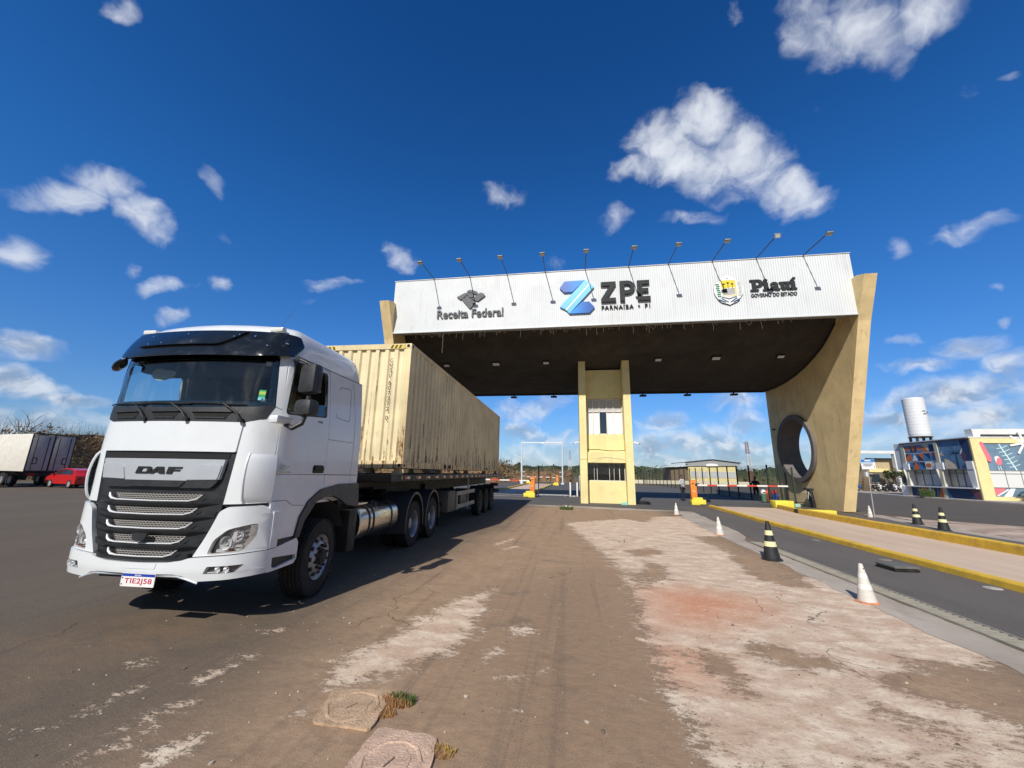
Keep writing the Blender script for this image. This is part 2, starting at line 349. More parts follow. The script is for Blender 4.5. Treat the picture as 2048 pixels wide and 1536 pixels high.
DARK = [[(1.34, 9.09), (1.67, 8.53), (1.63, 7.48), (1.13, 7.0), (1.06, 7.68)], [(3.47, 9.72), (4.06, 9.29), (3.86, 8.07), (3.88, 7.41), (3.23, 7.49), (3.13, 8.36)], [(1.67, 5.14), (1.97, 5.07), (2.28, 4.82), (2.54, 4.66), (2.52, 4.48), (2.14, 4.4), (1.82, 4.42), (1.66, 4.65)], [(2.96, 4.72), (3.47, 4.81), (3.78, 4.51), (3.24, 3.92), (2.85, 4.03), (2.55, 4.18), (2.51, 4.35)], [(1.19, 4.8), (1.41, 4.73), (1.49, 4.24), (1.4, 3.82), (1.18, 3.93), (1.11, 4.35)], [(0.86, 9.96), (1.74, 10.51), (2.04, 9.79), (1.3, 9.18)], [(2.2, 3.98), (2.53, 3.91), (2.63, 3.74), (2.39, 3.63), (2.16, 3.71)]]
RED = [[(1.08, 6.72), (1.72, 6.97), (2.44, 6.63), (2.36, 6.05), (1.52, 5.4), (1.02, 5.4)], [(0.84, 4.56), (1.12, 4.53), (1.06, 4.2), (0.82, 4.15)]]
DIRT = [[(-5.55, 3.4), (-5.38, 4.11), (-4.07, 4.64), (-3.2, 4.25), (-3.67, 3.28), (-4.1, 2.61)], [(-1.16, 6.26), (0.4, 7.89), (0.69, 4.83), (0.66, 3.54), (0.71, 2.95), (-0.48, 2.73), (-0.77, 3.39)]]

def sdist(X, Y, poly):
    """signed distance to a polygon, positive inside"""
    P = np.array(poly); d = np.full(X.shape, 1e9); ins = np.zeros(X.shape, bool)
    for (x0, y0), (x1, y1) in zip(P, np.roll(P, -1, 0)):
        ex, ey = x1-x0, y1-y0; L = ex*ex+ey*ey+1e-12
        t = np.clip(((X-x0)*ex+(Y-y0)*ey)/L, 0, 1)
        d = np.minimum(d, np.hypot(X-x0-t*ex, Y-y0-t*ey))
        c = ((y0 > Y) != (y1 > Y)) & (X < (x1-x0)*(Y-y0)/(y1-y0+1e-12)+x0); ins ^= c
    return np.where(ins, d, -d)
def pmask(X, Y, polys, w):
    m = np.zeros(X.shape)
    for p in polys: m = np.maximum(m, np.clip(.5+sdist(X, Y, p)/(2*w), 0, 1))
    return m
def axis_pts(lo, hi, step, far, grow=1.25):
    a = list(np.arange(lo, hi+step/2, step)); s = step; x = a[-1]
    while x < far: s *= grow; x += s; a.append(x)
    s = step; x = a[0]; pre = []
    while x > -far: s *= grow; x -= s; pre.append(x)
    return np.array(pre[::-1]+a)
def build_ground():
    xs = axis_pts(-6., 5., .075, 2600); ys = axis_pts(1.2, 21.5, .085, 2600)
    X, Y = np.meshgrid(xs, ys); nx, ny = len(xs), len(ys)
    v = np.stack([X, Y, np.zeros_like(X)], -1).reshape(-1, 3)
    i = np.arange((ny-1)*nx).reshape(ny-1, nx)[:, :-1].ravel()
    f = np.stack([i, i+1, i+1+nx, i+nx], 1)
    me = bpy.data.meshes.new('ground'); me.vertices.add(len(v)); me.vertices.foreach_set('co', v.ravel())
    me.loops.add(len(f)*4); me.loops.foreach_set('vertex_index', f.ravel().astype(np.int32)); me.polygons.add(len(f))
    me.polygons.foreach_set('loop_start', np.arange(0, len(f)*4, 4, dtype=np.int32)); me.update(calc_edges=True); me.validate()
    WORN.append([(3.1, 4.5), (4.3, 5.2), (4.35, 8.2), (3.5, 8.6), (2.7, 7.2)]); WORN.append([(2.6, 12.5), (4.2, 13), (4.4, 18.5), (3.2, 18), (2.4, 15)])
    worn = np.maximum(pmask(X, Y, WORN, .45), pmask(X, Y, STREAK, .20)*.70)
    worn *= 1-.85*pmask(X, Y, DARK, .28)
    # paved yard: everything else is dry earth and scrub
    yard = pmask(X, Y, [[(-62, -80), (33.2, -80), (33.2, 66), (60, 66), (60, 74), (-12, 74), (-12, 30), (-62, 60)]], .6)
    green = pmask(X, Y, [[(12, 70), (200, 60), (260, 400), (12, 300)]], 6.)
    dusty = pmask(X, Y, [[(-2.9, 7), (-2.3, 15), (-2.4, 24), (4.3, 24), (4.3, -4), (-1.2, -4), (-2.6, 2.6), (-3.0, 4.8)]], 1.5)
    for nm, a in (('dusty', dusty), ('worn', worn), ('red', pmask(X, Y, RED, .5)), ('dirt', pmask(X, Y, DIRT, .8)), ('yard', yard), ('green', green)):
        at = me.attributes.new(nm, 'FLOAT', 'POINT'); at.data.foreach_set('value', a.ravel().astype(np.float32))
    o = bpy.data.objects.new('ground', me); COL.objects.link(o); tag(o, kind='structure')
    m = bpy.data.materials.new('worn_asphalt_yard'); m.use_nodes = True; t = NT(m.node_tree); b = m.node_tree.nodes['Principled BSDF']
    at = lambda n: t.new('ShaderNodeAttribute', attribute_name=n).outputs['Fac']
    co = t.new('ShaderNodeTexCoord').outputs['Object']
    # the surface dust is dragged along one direction by tyres and rain
    rot = t.new('ShaderNodeMapping'); t.l.new(co, rot.inputs[0]); rot.inputs['Rotation'].default_value = (0, 0, R(22)); rot.inputs['Scale'].default_value = (1., 1.7, 1.)
    st = rot.outputs[0]
    big = t.noise(co, .35, 5, .6); mid = t.noise(st, 2.2, 9, .68, .3); fine = t.noise(co, 38., 4, .7); agg = t.noise(co, 140., 3, .7); grit = t.noise(st, 9., 8, .72)
    dus = t.ramp(t.math('ADD', at('dusty'), t.math('MULTIPLY', t.math('SUBTRACT', big, .5), .5)), .15, .85)
    asp = t.mix(dus, t.mix(t.ramp(big, .35, .65), (.104, .080, .053), (.132, .102, .069)), t.mix(t.ramp(mid, .32, .68), (.47, .295, .170), (.64, .415, .245)))
    asp = t.mix(t.math('MULTIPLY', at('dirt'), t.ramp(mid, .3, .65, .15, .7)), asp, (.31, .185, .098))
    asp = t.mix(t.ramp(t.noise(st, 1.1, 7, .6), .56, .72, 0, .5), asp, (.125, .098, .076))
    trk = t.noise(t.vmath('MULTIPLY', co, (4.5, .12, 1.)), 1., 5, .6); asp = t.mix(t.ramp(trk, .52, .68, 0, .35), asp, (.085, .068, .054))
    g2 = t.noise(st, 24., 6, .75); peb = t.noise(co, 55., 4, .75)
    asp = t.mix(t.ramp(grit, .35, .68, .28, 0), asp, (.07, .055, .042)); asp = t.mix(t.ramp(peb, .50, .74, 0, .38), asp, (.50, .385, .28)); asp = t.mix(t.ramp(peb, .46, .28, 0, .45), asp, (.06, .048, .038))
    asp = t.mix(t.ramp(agg, .30, .72, 0, 1), t.mix(.42, asp, (.045, .036, .028)), t.mix(.16, asp, (.55, .47, .38)))
    w = t.math('ADD', t.math('MULTIPLY_ADD', at('worn'), 1.75, -.28), t.math('ADD', t.math('MULTIPLY', t.math('SUBTRACT', mid, .5), 1.5), t.math('ADD', t.math('MULTIPLY', t.math('SUBTRACT', grit, .5), 1.9), t.math('ADD', t.math('MULTIPLY', t.math('SUBTRACT', g2, .5), 1.5), t.math('MULTIPLY', t.math('SUBTRACT', peb, .5), .8)))))
    wf = t.math('MULTIPLY', t.ramp(w, .40, .64), t.ramp(at('worn'), .0, .12))
    wc = t.mix(t.ramp(mid, .38, .66), (.58, .40, .275), (.84, .70, .53))
    wc = t.mix(t.ramp(t.noise(st, 3.4, 8, .72), .53, .66, 0, .8), wc, (.42, .295, .20)); wc = t.mix(t.ramp(t.noise(st, 1.3, 6, .6), .52, .66, 0, .8), wc, (.72, .55, .40))
    wc = t.mix(t.ramp(t.noise(st, 5., 8, .7), .46, .66), wc, (.60, .43, .32))
    wc = t.mix(t.math('MULTIPLY', at('red'), t.ramp(grit, .3, .6, .5, 1.)), wc, (.62, .255, .13))
    wc = t.mix(t.ramp(g2, .54, .66, 0, .75), wc, (.30, .22, .16)); wc = t.mix(t.ramp(g2, .44, .34, 0, .6), wc, (.86, .75, .62)); wc = t.mix(t.ramp(peb, .56, .70, 0, .5), wc, (.27, .20, .15))
    wc = t.mix(t.ramp(agg, .5, .75, 0, .4), wc, (.80, .68, .55))
    wc = t.mix(t.ramp(grit, .58, .72, 0, .6), wc, (.26, .19, .14))
    # loose white chips of old paint scattered over the bare asphalt
    chips = t.math('MULTIPLY', t.ramp(t.noise(st, 6.5, 6, .75), .70, .74), t.ramp(t.noise(co, .9, 2), .5, .62))
    c = t.mix(t.math('MULTIPLY', chips, .8), asp, (.60, .54, .46))
    # hairline cracks
    crn = t.new('ShaderNodeTexNoise'); t.set(crn.inputs['Vector'], co); crn.inputs['Scale'].default_value = 1.3; crn.inputs['Detail'].default_value = 6.; CRN = crn.outputs['Color']
    vo = t.new('ShaderNodeTexVoronoi', feature='DISTANCE_TO_EDGE'); t.set(vo.inputs['Vector'], t.vmath('ADD', t.vmath('MULTIPLY', co, (1., .55, 1.)), t.vmath('SCALE', CRN, scale=.8))); vo.inputs['Scale'].default_value = .62
    crack = t.math('MULTIPLY', t.ramp(vo.outputs['Distance'], .006, .001), t.ramp(t.noise(co, .5, 3), .50, .62))
    c = t.mix(wf, c, wc)
    c = t.mix(t.math('MULTIPLY', crack, .75), c, (.05, .042, .036))
    earth = t.mix(t.ramp(t.noise(co, .12, 8, .7), .38, .62), (.25, .165, .095), (.105, .095, .042))
    earth = t.mix(at('green'), earth, t.mix(t.ramp(t.noise(co, .09, 8, .7), .4, .62), (.06, .07, .022), (.15, .125, .055)))
    c = t.mix(t.ramp(t.math('ADD', at('yard'), t.math('MULTIPLY', t.math('SUBTRACT', mid, .5), .5)), .35, .65), earth, c)
    t.set(b.inputs['Base Color'], c); t.set(b.inputs['Roughness'], t.ramp(mid, .3, .7, .78, .95)); b.inputs['Specular IOR Level'].default_value = .3
    bp = t.new('ShaderNodeBump'); bp.inputs['Strength'].default_value = .8; bp.inputs['Distance'].default_value = .015
    t.l.new(t.math('ADD', t.math('MULTIPLY', agg, .5), t.math('ADD', t.math('MULTIPLY', grit, .6), t.math('MULTIPLY', wf, .25))), bp.inputs['Height']); t.l.new(bp.outputs[0], b.inputs['Normal'])
    me.materials.append(m)
build_ground()

def asphalt_mat(name, lo, hi, streak=(1, 1, 1), light=.25, dark=.4):
    m = bpy.data.materials.new(name); m.use_nodes = True; t = NT(m.node_tree); b = m.node_tree.nodes['Principled BSDF']
    co = t.new('ShaderNodeTexCoord').outputs['Object']; sv = t.vmath('MULTIPLY', co, streak)
    c = t.mix(t.ramp(t.noise(sv, .9, 7, .62), .32, .68), lo, hi)
    agg = t.noise(co, 150., 3, .7)
    c = t.mix(t.ramp(agg, .3, .72), t.mix(dark, c, (.03, .03, .03)), t.mix(light*.5, c, (.5, .48, .46)))
    c = t.mix(t.ramp(t.noise(sv, 3.5, 8, .7), .60, .74, 0, .5), c, tuple(min(1, x*1.7) for x in hi))
    c = t.mix(t.ramp(t.noise(sv, 1.7, 6, .65), .58, .75, 0, .45), c, tuple(x*.6 for x in lo))
    t.set(b.inputs['Base Color'], c); b.inputs['Roughness'].default_value = .9; b.inputs['Specular IOR Level'].default_value = .3
    bp = t.new('ShaderNodeBump'); bp.inputs['Strength'].default_value = .45; bp.inputs['Distance'].default_value = .01
    t.l.new(agg, bp.inputs['Height']); t.l.new(bp.outputs[0], b.inputs['Normal']); MATS[name] = m
    return m
LANE = asphalt_mat('lane_asphalt', (.120, .104, .092), (.15, .13, .114), (1, .25, 1))
APRON = asphalt_mat('apron_asphalt', (.085, .080, .076), (.125, .115, .105), (.4, 1, 1))
ROAD = asphalt_mat('dark_road_asphalt', (.085, .068, .050), (.115, .092, .069), (.3, 1, 1))
SLAB = asphalt_mat('old_concrete_slab', (.38, .32, .26), (.52, .45, .375), (1, .6, 1), .1, .15)
PINK = asphalt_mat('pinkish_concrete', (.58, .43, .31), (.68, .52, .39), (1.6, .18, 1), .15, .10)
PINKW = asphalt_mat('pinkish_worn_ground', (.32, .22, .165), (.64, .50, .39), (.7, 1.4, 1), .2, .2)
def sheet(name, poly, z, m, rag=0., kind='structure', n=24):
    """flat ground sheet, its edges slightly ragged"""
    pts = []
    for (x0, y0), (x1, y1) in zip(poly, poly[1:]+poly[:1]):
        k = max(1, int(math.hypot(x1-x0, y1-y0)/.35)) if rag else 1
        for i in range(k):
            x, y = x0+(x1-x0)*i/k, y0+(y1-y0)*i/k
            if rag: x += rag*mnoise.noise(Vector((x*1.7, y*1.7, 3))); y += rag*mnoise.noise(Vector((x*1.7, y*1.7, 9)))
            pts.append((x, y))
    b = B(); tri = tessellate_polygon([[Vector((p[0], p[1], 0)) for p in pts]])
    b.add([(p[0], p[1], z) for p in pts], tri)
    o = b.build(name, m); 
    for p in o.data.polygons:
        if p.normal.z < 0: p.flip()
    return tag(o, kind=kind)
sheet('concrete_strip', [(4.02, -3), (4.55, -3), (4.55, 12.2), (4.98, 13.4), (5.3, 17.2), (5.55, 20.9), (4.75, 20.9), (4.35, 16.5), (4.14, 13), (4.1, 9.4), (3.98, 6)], .004, SLAB, .11)
sheet('lane_road', [(4.83, -6), (7.0, -6), (7.0, 24.6), (5.8, 24.6), (5.32, 17.2), (5.0, 13.4), (4.86, 12.2)], .004, LANE, .03)
sheet('lane_road', [(10.62, -6), (12.7, -6), (12.72, 16.), (13.2, 19), (13.6, 21.8), (10.9, 22.2)], .004, LANE, .04)
sheet('weigh_lane_pavement', [(7.2, -6), (10.42, -6), (10.42, 16), (10.75, 22), (11.1, 25.2), (7.5, 25.2), (7.2, 22)], .012, PINK, .0)
sheet('concrete_strip', [(12.74, -6), (13.35, -6), (13.38, 15), (13.75, 18.5), (14.7, 22.6), (13.9, 22.6), (13.2, 18.9), (12.76, 16.)], .004, SLAB, .05)
sheet('worn_pavement', [(13.4, -6), (17.6, -6), (17.3, 19), (15.2, 20.8), (14.9, 22.4), (13.8, 18.5), (13.4, 15)], .004, PINKW, .25)
sheet('road', [(17.75, -30), (33.1, -30), (33.3, 48), (34.2, 56), (34.2, 70), (15.6, 70), (15.3, 24), (15.5, 21.2), (17.5, 19.2)], .004, ROAD, .1)
# apron under the gate, with a pale concrete line and the raised slab edge in front of it
sheet('apron_pavement', [(-14, 22.5), (-2.6, 22.3), (.2, 22.5), (5.6, 21.2), (5.8, 24.75), (7.4, 25.4), (11.1, 25.4), (11.1, 26.5), (13.7, 27.), (13.4, 64), (-14, 64)], .008, APRON, .04)
sheet('concrete_strip', [(-2.7, 21.9), (.1, 21.2), (2.2, 20.6), (5.5, 20.95), (5.6, 21.15), (.2, 22.45), (-2.65, 22.25)], .006, SLAB, .1)
sheet('concrete_strip', [(-12, 29.5), (-3.7, 29.9), (-3.7, 30.15), (-12, 29.75)], .012, mat('white_road_line', (.62, .60, .56), .8, var=.2, vscale=3), .01)
sheet('weigh_lane_pavement', [(-7.1, 32), (-3.9, 32), (-3.9, 66), (-7.3, 66)], .013, PINK, 0)
sheet('sidewalk', [(33.3, 20), (60, 20), (60, 75), (34.4, 75), (34.4, 56), (33.5, 47.8)], .11, SLAB, .0)

def kerb(pts, w, h, m=YELLOW, name='kerb'):
    """a painted kerb stone run: pts are its left base line"""
    b = B(); n = len(pts); vs = []
    prof = [(0, 0), (.012, h-.03), (.04, h), (w-.03, h), (w, h-.03), (w, 0)]
    P = []
    for (x0, y0), (x1, y1) in zip(pts, pts[1:]):
        k = max(1, int((y1-y0)/.5)); P += [(x0+(x1-x0)*i/k, y0+(y1-y0)*i/k) for i in range(k)]
    P.append(pts[-1])
    for x, y in P:
        e = .012*mnoise.noise(Vector((x, y*1.3, 0)))
        vs += [(x+px+e, y, pz+(e*.5 if pz > .05 else 0)) for px, pz in prof]
    k = len(prof)
    b.add(vs, [(i*k+j, i*k+j+1, (i+1)*k+j+1, (i+1)*k+j) for i in range(len(P)-1) for j in range(k-1)], 0, True)
    b.add(vs, [tuple(range(k)), tuple(range((len(P)-1)*k, len(P)*k))])
    o = b.build(name, m, angle=30); return tag(o, kind='structure')
kerb([(6.97, -4), (6.93, 11), (7.0, 17), (7.38, 24.5)], .2, .13)
kerb([(10.38, -4), (10.38, 11.5), (10.42, 16.6), (10.62, 21.8)], .2, .25)
kerb([(10.72, 22.35), (11.1, 24.9)], .2, .22)
kerb([(-7.4, 33), (-7.6, 65)], .2, .16); kerb([(-3.75, 33), (-3.75, 64)], .2, .16)
kerb([(33.1, 20), (33.12, 47.6), (34.1, 56), (34.1, 75)], .18, .13, CONCRETE)
# ------------------------------------------------------------------ gate canopy
GXL, GXR, GY, GZ0, GZ1 = -10.67, 14.0, 20.6, 9.68, 13.08
SOFFIT = [(20.66, 12.0), (21.2, 11.2), (21.75, 10.5), (22.3, 9.93), (22.9, 9.5), (23.6, 9.08), (24.5, 8.72), (25.6, 8.38), (26.8, 8.13), (28, 7.98), (29.4, 7.92), (30.9, 7.98)]
LETTER_DARK = mat('charcoal_letter_metal', (.030, .033, .036), .6, spec=.25, var=.1, vscale=4)
LETTER_GREY = mat('grey_letter_metal', (.115, .12, .135), .55, .0, spec=.3, var=.1, vscale=4)
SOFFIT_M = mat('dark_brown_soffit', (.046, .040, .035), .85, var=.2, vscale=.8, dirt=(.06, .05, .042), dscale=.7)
FASCIA_M = mat('white_ribbed_cladding', (.66, .685, .70), .5, var=.03, vscale=.6, dirt=(.50, .49, .46), dscale=.9, damt=.22, runs=.5)
RING_M = mat('grey_ring_render', (.155, .135, .125), .85, var=.12, vscale=2, bump=.3, bscale=40)
gate = empty('gate_canopy', 'wide cream gate canopy with white ribbed fascia carrying state lettering over the road', 'gate canopy', (0, 0, 0))
def pillar(x0, x1, hole):
    prof = [(24.2, -.05), (21.75, 6.5), (20.67, 9.4), (20.15, 10.5), (19.72, 11.45), (20.2, 11.62), (30.95, 11.62), (30.95, -.05)]
    b = B(); fn = lambda u, v, t: Vector((t, u, v))
    hl = [(27.78+2.02*math.cos(2*math.pi*i/64), 3.55+2.02*math.sin(2*math.pi*i/64)) for i in range(64)]
    b.prism(prof, fn, x0, x1, holes=[hl] if hole else ())
    o = b.build('pillar', CREAM, gate)
    # reveal ring that stands proud of both wall faces
    if hole:
        r = B()
        for k in range(64):
            pass
        ring = [(1.84, x0-.18), (2.12, x0-.18), (2.14, x0-.16), (2.14, x1+.5), (1.84, x1+.5), (1.84, x0-.18)]
        r.lathe(ring, (0, 27.78, 3.55), 'X', 72)
        r.build('round_window_ring', RING_M, gate)
    return o
pillar(GXR, GXR+.58, True); pillar(GXL-.58, GXL, True)
# roof: vaulted soffit with depth, roof deck above
b = B(); fn = lambda u, v, t: Vector((t, u, v))
prof = SOFFIT+[(30.9, 9.6), (26, 10.6), (20.66, 12.6)]
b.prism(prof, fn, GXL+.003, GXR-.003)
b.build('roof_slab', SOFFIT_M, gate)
b = B()
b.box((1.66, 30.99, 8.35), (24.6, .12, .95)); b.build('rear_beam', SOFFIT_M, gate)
b = B()
for s, x in ((1, GXR-.05), (-1, GXL+.05)):   # dark trim where the vault meets the walls
    b = B(); b.tube([(x, y-.02, z-.05) for y, z in SOFFIT[3:]], .05, 6); b.build('junction_trim', BLACK_PAINT, gate)
# fascia: trapezoid rib cladding
b = B(); x = GXL-.13; pts = []
while x < GXR+.14:
    pts += [(x, 0), (x+.030, -.024), (x+.058, -.024), (x+.088, 0)]; x += .118
pts = [p for p in pts if p[0] <= GXR+.15]
n = len(pts); hz = (GZ0+.06, 10.6, 11.6, GZ1)
vs = [(p[0], GY+p[1]*.42+.004*mnoise.noise(Vector((p[0]*.8, z*.9, 0))), z) for z in hz for p in pts]
b.add(vs, [(j*n+i, j*n+i+1, (j+1)*n+i+1, (j+1)*n+i) for j in range(len(hz)-1) for i in range(n-1)])
b.build('fascia', FASCIA_M, gate, norm=False)
b = B(); b.box((1.67, GY+.33, (GZ0+GZ1)/2+.05), (GXR-GXL+.1, .6, GZ1-GZ0-.16)); b.build('fascia_frame', GREY_STEEL, gate)
b = B()
b.box((1.67, GY-.02, GZ0+.03), (GXR-GXL+.30, .075, .07), bev=.012); b.box((1.67, GY+.0, GZ1+.012), (GXR-GXL+.32, .09, .03))
b.build('fascia_flashing', FASCIA_M, gate)
# lettering and emblems on the fascia ---------------------------------
LY = GY-.03
W3 = lambda u, v, t: Vector((u, LY-t, v))
b = B()
for pl in ([(-6.79, 11.80), (-6.33, 12.02), (-6.12, 12.07), (-5.98, 12.02), (-6.22, 11.86), (-6.32, 11.72), (-6.56, 11.62)],
           [(-6.19, 12.14), (-6.0, 12.22), (-5.80, 12.18), (-5.55, 12.06), (-5.56, 11.88), (-5.85, 12.0)],
           [(-5.94, 11.66), (-5.78, 11.69), (-5.38, 12.01), (-5.16, 11.93), (-5.07, 11.80), (-5.50, 11.47), (-5.70, 11.55)],
           [(-6.46, 11.60), (-6.36, 11.76), (-6.26, 11.86), (-5.70, 11.47), (-5.63, 11.40), (-5.93, 11.03), (-6.0, 11.05)],
           [(-5.945+.19*math.cos(a), 11.86+.13*math.sin(a)) for a in [i*math.pi/8 for i in range(16)]]):
    b.prism(pl, W3, 0, .07)
b.build('eagle_emblem', LETTER_GREY, gate)
b = B(); put_text(b, "Receita Federal", -7.95, 10.49, 3.97, .52, LY, .06, .016, fn=W3); b.build('agency_lettering', LETTER_GREY, gate)
def blue_mat(name, c0, c1, axis):
    m = bpy.data.materials.new(name); m.use_nodes = True; t = NT(m.node_tree); bs = m.node_tree.nodes['Principled BSDF']
    sp = t.new('ShaderNodeSeparateXYZ'); t.l.new(t.new('ShaderNodeTexCoord').outputs['Generated'], sp.inputs[0])
    t.set(bs.inputs['Base Color'], t.mix(t.ramp(sp.outputs[axis], .05, .9), c0, c1)); bs.inputs['Roughness'].default_value = .3; return m
ZB1 = blue_mat('printed_deep_blue', (.02, .10, .42), (.012, .27, .78), 0); ZB2 = blue_mat('printed_sky_blue', (.14, .52, .82), (.22, .62, .88), 2); ZB3 = blue_mat('printed_deep_blue_mirrored', (.012, .27, .78), (.02, .10, .42), 0)
ZW = mat('white_stripe', (.8, .82, .84), .35)
b = B(); b.prism([(-.73, 11.98), (-.45, 12.37), (.69, 12.38), (-.02, 11.71), (-.49, 11.70)], W3, 0, .10, 0)
b.build('z_logo_upper_arm', ZB1, gate)
b = B(); b.prism([(1.18, 10.72), (.90, 10.41), (-.20, 10.41), (.49, 11.07), (.89, 11.08)], W3, 0, .10, 0); b.build('z_logo_lower_arm', ZB3, gate)
b = B(); b.prism([(.69, 12.38), (.93, 12.20), (-.42, 10.66), (-.73, 10.84)], W3, 0, .11, 0); b.prism([(.99, 12.15), (1.18, 11.95), (-.20, 10.41), (-.36, 10.61)], W3, 0, .11, 0)
b.prism([(.93, 12.20), (.99, 12.15), (-.36, 10.61), (-.42, 10.66)], W3, 0, .105, 1); b.build('z_logo_diagonal', [ZB2, ZW], gate)
b = B()
b.prism([(1.56, 12.19), (2.36, 12.19), (2.36, 12.0), (1.87, 11.22), (2.34, 11.22), (2.34, 10.99), (1.55, 10.99), (1.55, 11.18), (2.03, 11.95), (1.56, 11.95)], W3, 0, .12)
b.prism([(2.57, 10.99), (2.57, 12.2)]+arc(2.99, 11.80, .38, .40, 90, -90, 12)+[(2.82, 11.40), (2.82, 10.99)], W3, 0, .12, holes=[[(2.82, 11.63), (2.82, 11.97)]+arc(2.97, 11.80, .17, .17, 90, -90, 8)])
b.prism([(3.50, 10.98), (3.50, 12.17), (4.15, 12.17), (4.15, 11.93), (3.76, 11.93), (3.76, 11.70), (4.08, 11.70), (4.08, 11.47), (3.76, 11.47), (3.76, 11.22), (4.17, 11.22), (4.17, 10.98)], W3, 0, .12)
b.build('zpe_lettering', LETTER_DARK, gate)
b = B(); put_text(b, "PARNA\u00cdBA", 1.56, 10.585, 1.70, .265, LY, .07, .018, space=1.25, fn=W3); b.build('town_lettering', LETTER_DARK, gate)
b = B(); put_text(b, "PI", 3.86, 10.59, .27, .21, LY, .07, .018, space=1.5, fn=W3)
b.build('state_code_lettering', LETTER_DARK, gate); b = B()
b.prism([(3.55+.05*math.cos(a), 10.70+.05*math.sin(a)) for a in [i*math.pi/6 for i in range(12)]], W3, 0, .07); b.build('lettering_dot', LETTER_DARK, gate)
# Piaui in a heavy slab serif
b = B()
def slab(x, z, w, h): b.prism([(x, z), (x+w, z), (x+w, z+h), (x, z+h)], W3, 0, .05)
z0 = 11.20
b.prism([(9.22, z0+.66), (9.22, z0+.56), (9.31, z0+.54), (9.31, z0+.12), (9.22, z0+.10), (9.22, z0), (9.62, z0), (9.62, z0+.10), (9.51, z0+.12), (9.51, z0+.22)]+arc(9.62, z0+.44, .24, .22, -90, 90, 12), W3, 0, .05, holes=[[(9.51, z0+.33), (9.51, z0+.55)]+arc(9.58, z0+.44, .07, .11, 90, -90, 8)])
def istem(x): b.prism([(x, z0+.45), (x, z0+.37), (x+.06, z0+.34), (x+.06, z0+.10), (x, z0+.08), (x, z0), (x+.34, z0), (x+.34, z0+.08), (x+.27, z0+.10), (x+.27, z0+.46)], W3, 0, .05)
istem(9.82); b.prism([(9.98+.105*math.cos(a), z0+.585+.085*math.sin(a)) for a in [i*math.pi/8 for i in range(16)]], W3, 0, .05)
b.prism([(10.20, z0+.30), (10.21, z0+.40), (10.32, z0+.47), (10.46, z0+.47), (10.56, z0+.40), (10.57, z0+.12), (10.64, z0+.09), (10.64, z0), (10.42, z0-.01), (10.38, z0+.05), (10.30, z0-.01), (10.20, z0+.02), (10.17, z0+.12), (10.22, z0+.23), (10.37, z0+.27), (10.37, z0+.35), (10.32, z0+.37), (10.30, z0+.29)], W3, 0, .05, holes=[[(10.33, z0+.11), (10.33, z0+.18), (10.38, z0+.19), (10.38, z0+.13)]])
b.prism([(10.62, z0+.45), (10.62, z0+.37), (10.68, z0+.34), (10.68, z0+.10), (10.74, z0+.01), (10.87, z0), (10.95, z0+.06), (10.97, z0), (11.16, z0), (11.16, z0+.08), (11.10, z0+.10), (11.10, z0+.46), (10.87, z0+.46), (10.87, z0+.38), (10.91, z0+.36), (10.91, z0+.16), (10.87, z0+.13), (10.86, z0+.46)], W3, 0, .05)
istem(11.10); b.prism([(11.14, z0+.50), (11.30, z0+.69), (11.44, z0+.66), (11.30, z0+.50)], W3, 0, .05)
b.build('state_lettering', LETTER_DARK, gate)
b = B(); put_text(b, "GOVERNO DO ESTADO", 9.22, 10.875, 2.18, .20, LY, .03, .010, fn=W3); b.build('government_lettering', LETTER_DARK, gate)
# state crest: white plaque, yellow shield with palms, stripes, wreaths and ribbons
cr = [mat('crest_white', (.82, .83, .82), .5), mat('crest_yellow', (.80, .62, .03), .5), mat('crest_green', (.02, .21, .09), .5), mat('crest_black', (.03, .03, .02), .5), mat('crest_blue', (.02, .08, .17), .5), mat('crest_gold', (.78, .62, .18), .5)]
b = B()
out = [(7.42, 11.5), (7.5, 11.72), (7.62, 11.80), (7.75, 11.86), (7.82, 12.02), (7.98, 12.14), (8.15, 12.18), (8.33, 12.14), (8.5, 12.0), (8.56, 11.86), (8.70, 11.78), (8.82, 11.58), (8.86, 11.35), (8.82, 11.1), (8.70, 10.92), (8.62, 10.80), (8.5, 10.66), (8.34, 10.60), (8.2, 10.54), (8.13, 10.49), (8.06, 10.54), (7.9, 10.60), (7.74, 10.66), (7.62, 10.80), (7.5, 10.98), (7.42, 11.22)]
b.prism(out, W3, 0, .06, 0, 3)
b.prism([(7.80, 11.90), (8.50, 11.90), (8.53, 11.50), (8.53, 11.02), (8.40, 10.97), (8.12, 10.97), (7.80, 11.02)], W3, .06, .066, 5)
b.prism([(7.80, 11.88), (8.42, 11.88), (8.46, 11.50), (8.10, 11.47), (7.82, 11.42)], W3, .066, .071, 1)
b.prism([(7.82, 11.42), (8.10, 11.46), (8.46, 11.48), (8.46, 11.02), (7.82, 11.02)], W3, .066, .070, 0)
b.prism([(7.84, 11.40), (8.06, 11.43), (8.06, 11.22), (7.84, 11.20)], W3, .070, .074, 3)
for k in range(6): b.prism([(8.06 if k < 3 else 7.84, 11.40-.062*k), (8.45, 11.42-.062*k), (8.45, 11.395-.062*k), (8.06 if k < 3 else 7.84, 11.375-.062*k)], W3, .070, .075, 3)
for px, pz in ((7.92, 11.66), (8.13, 11.72), (8.34, 11.66)):
    b.prism([(px-.012, 11.42), (px+.012, 11.42), (px+.01, pz), (px-.01, pz)], W3, .071, .078, 3)
    b.prism([(px+(.075 if i % 2 else .05)*math.cos(i*math.pi/7), pz+.015+(.055 if i % 2 else .035)*math.sin(i*math.pi/7)) for i in range(14)], W3, .071, .080, 3)
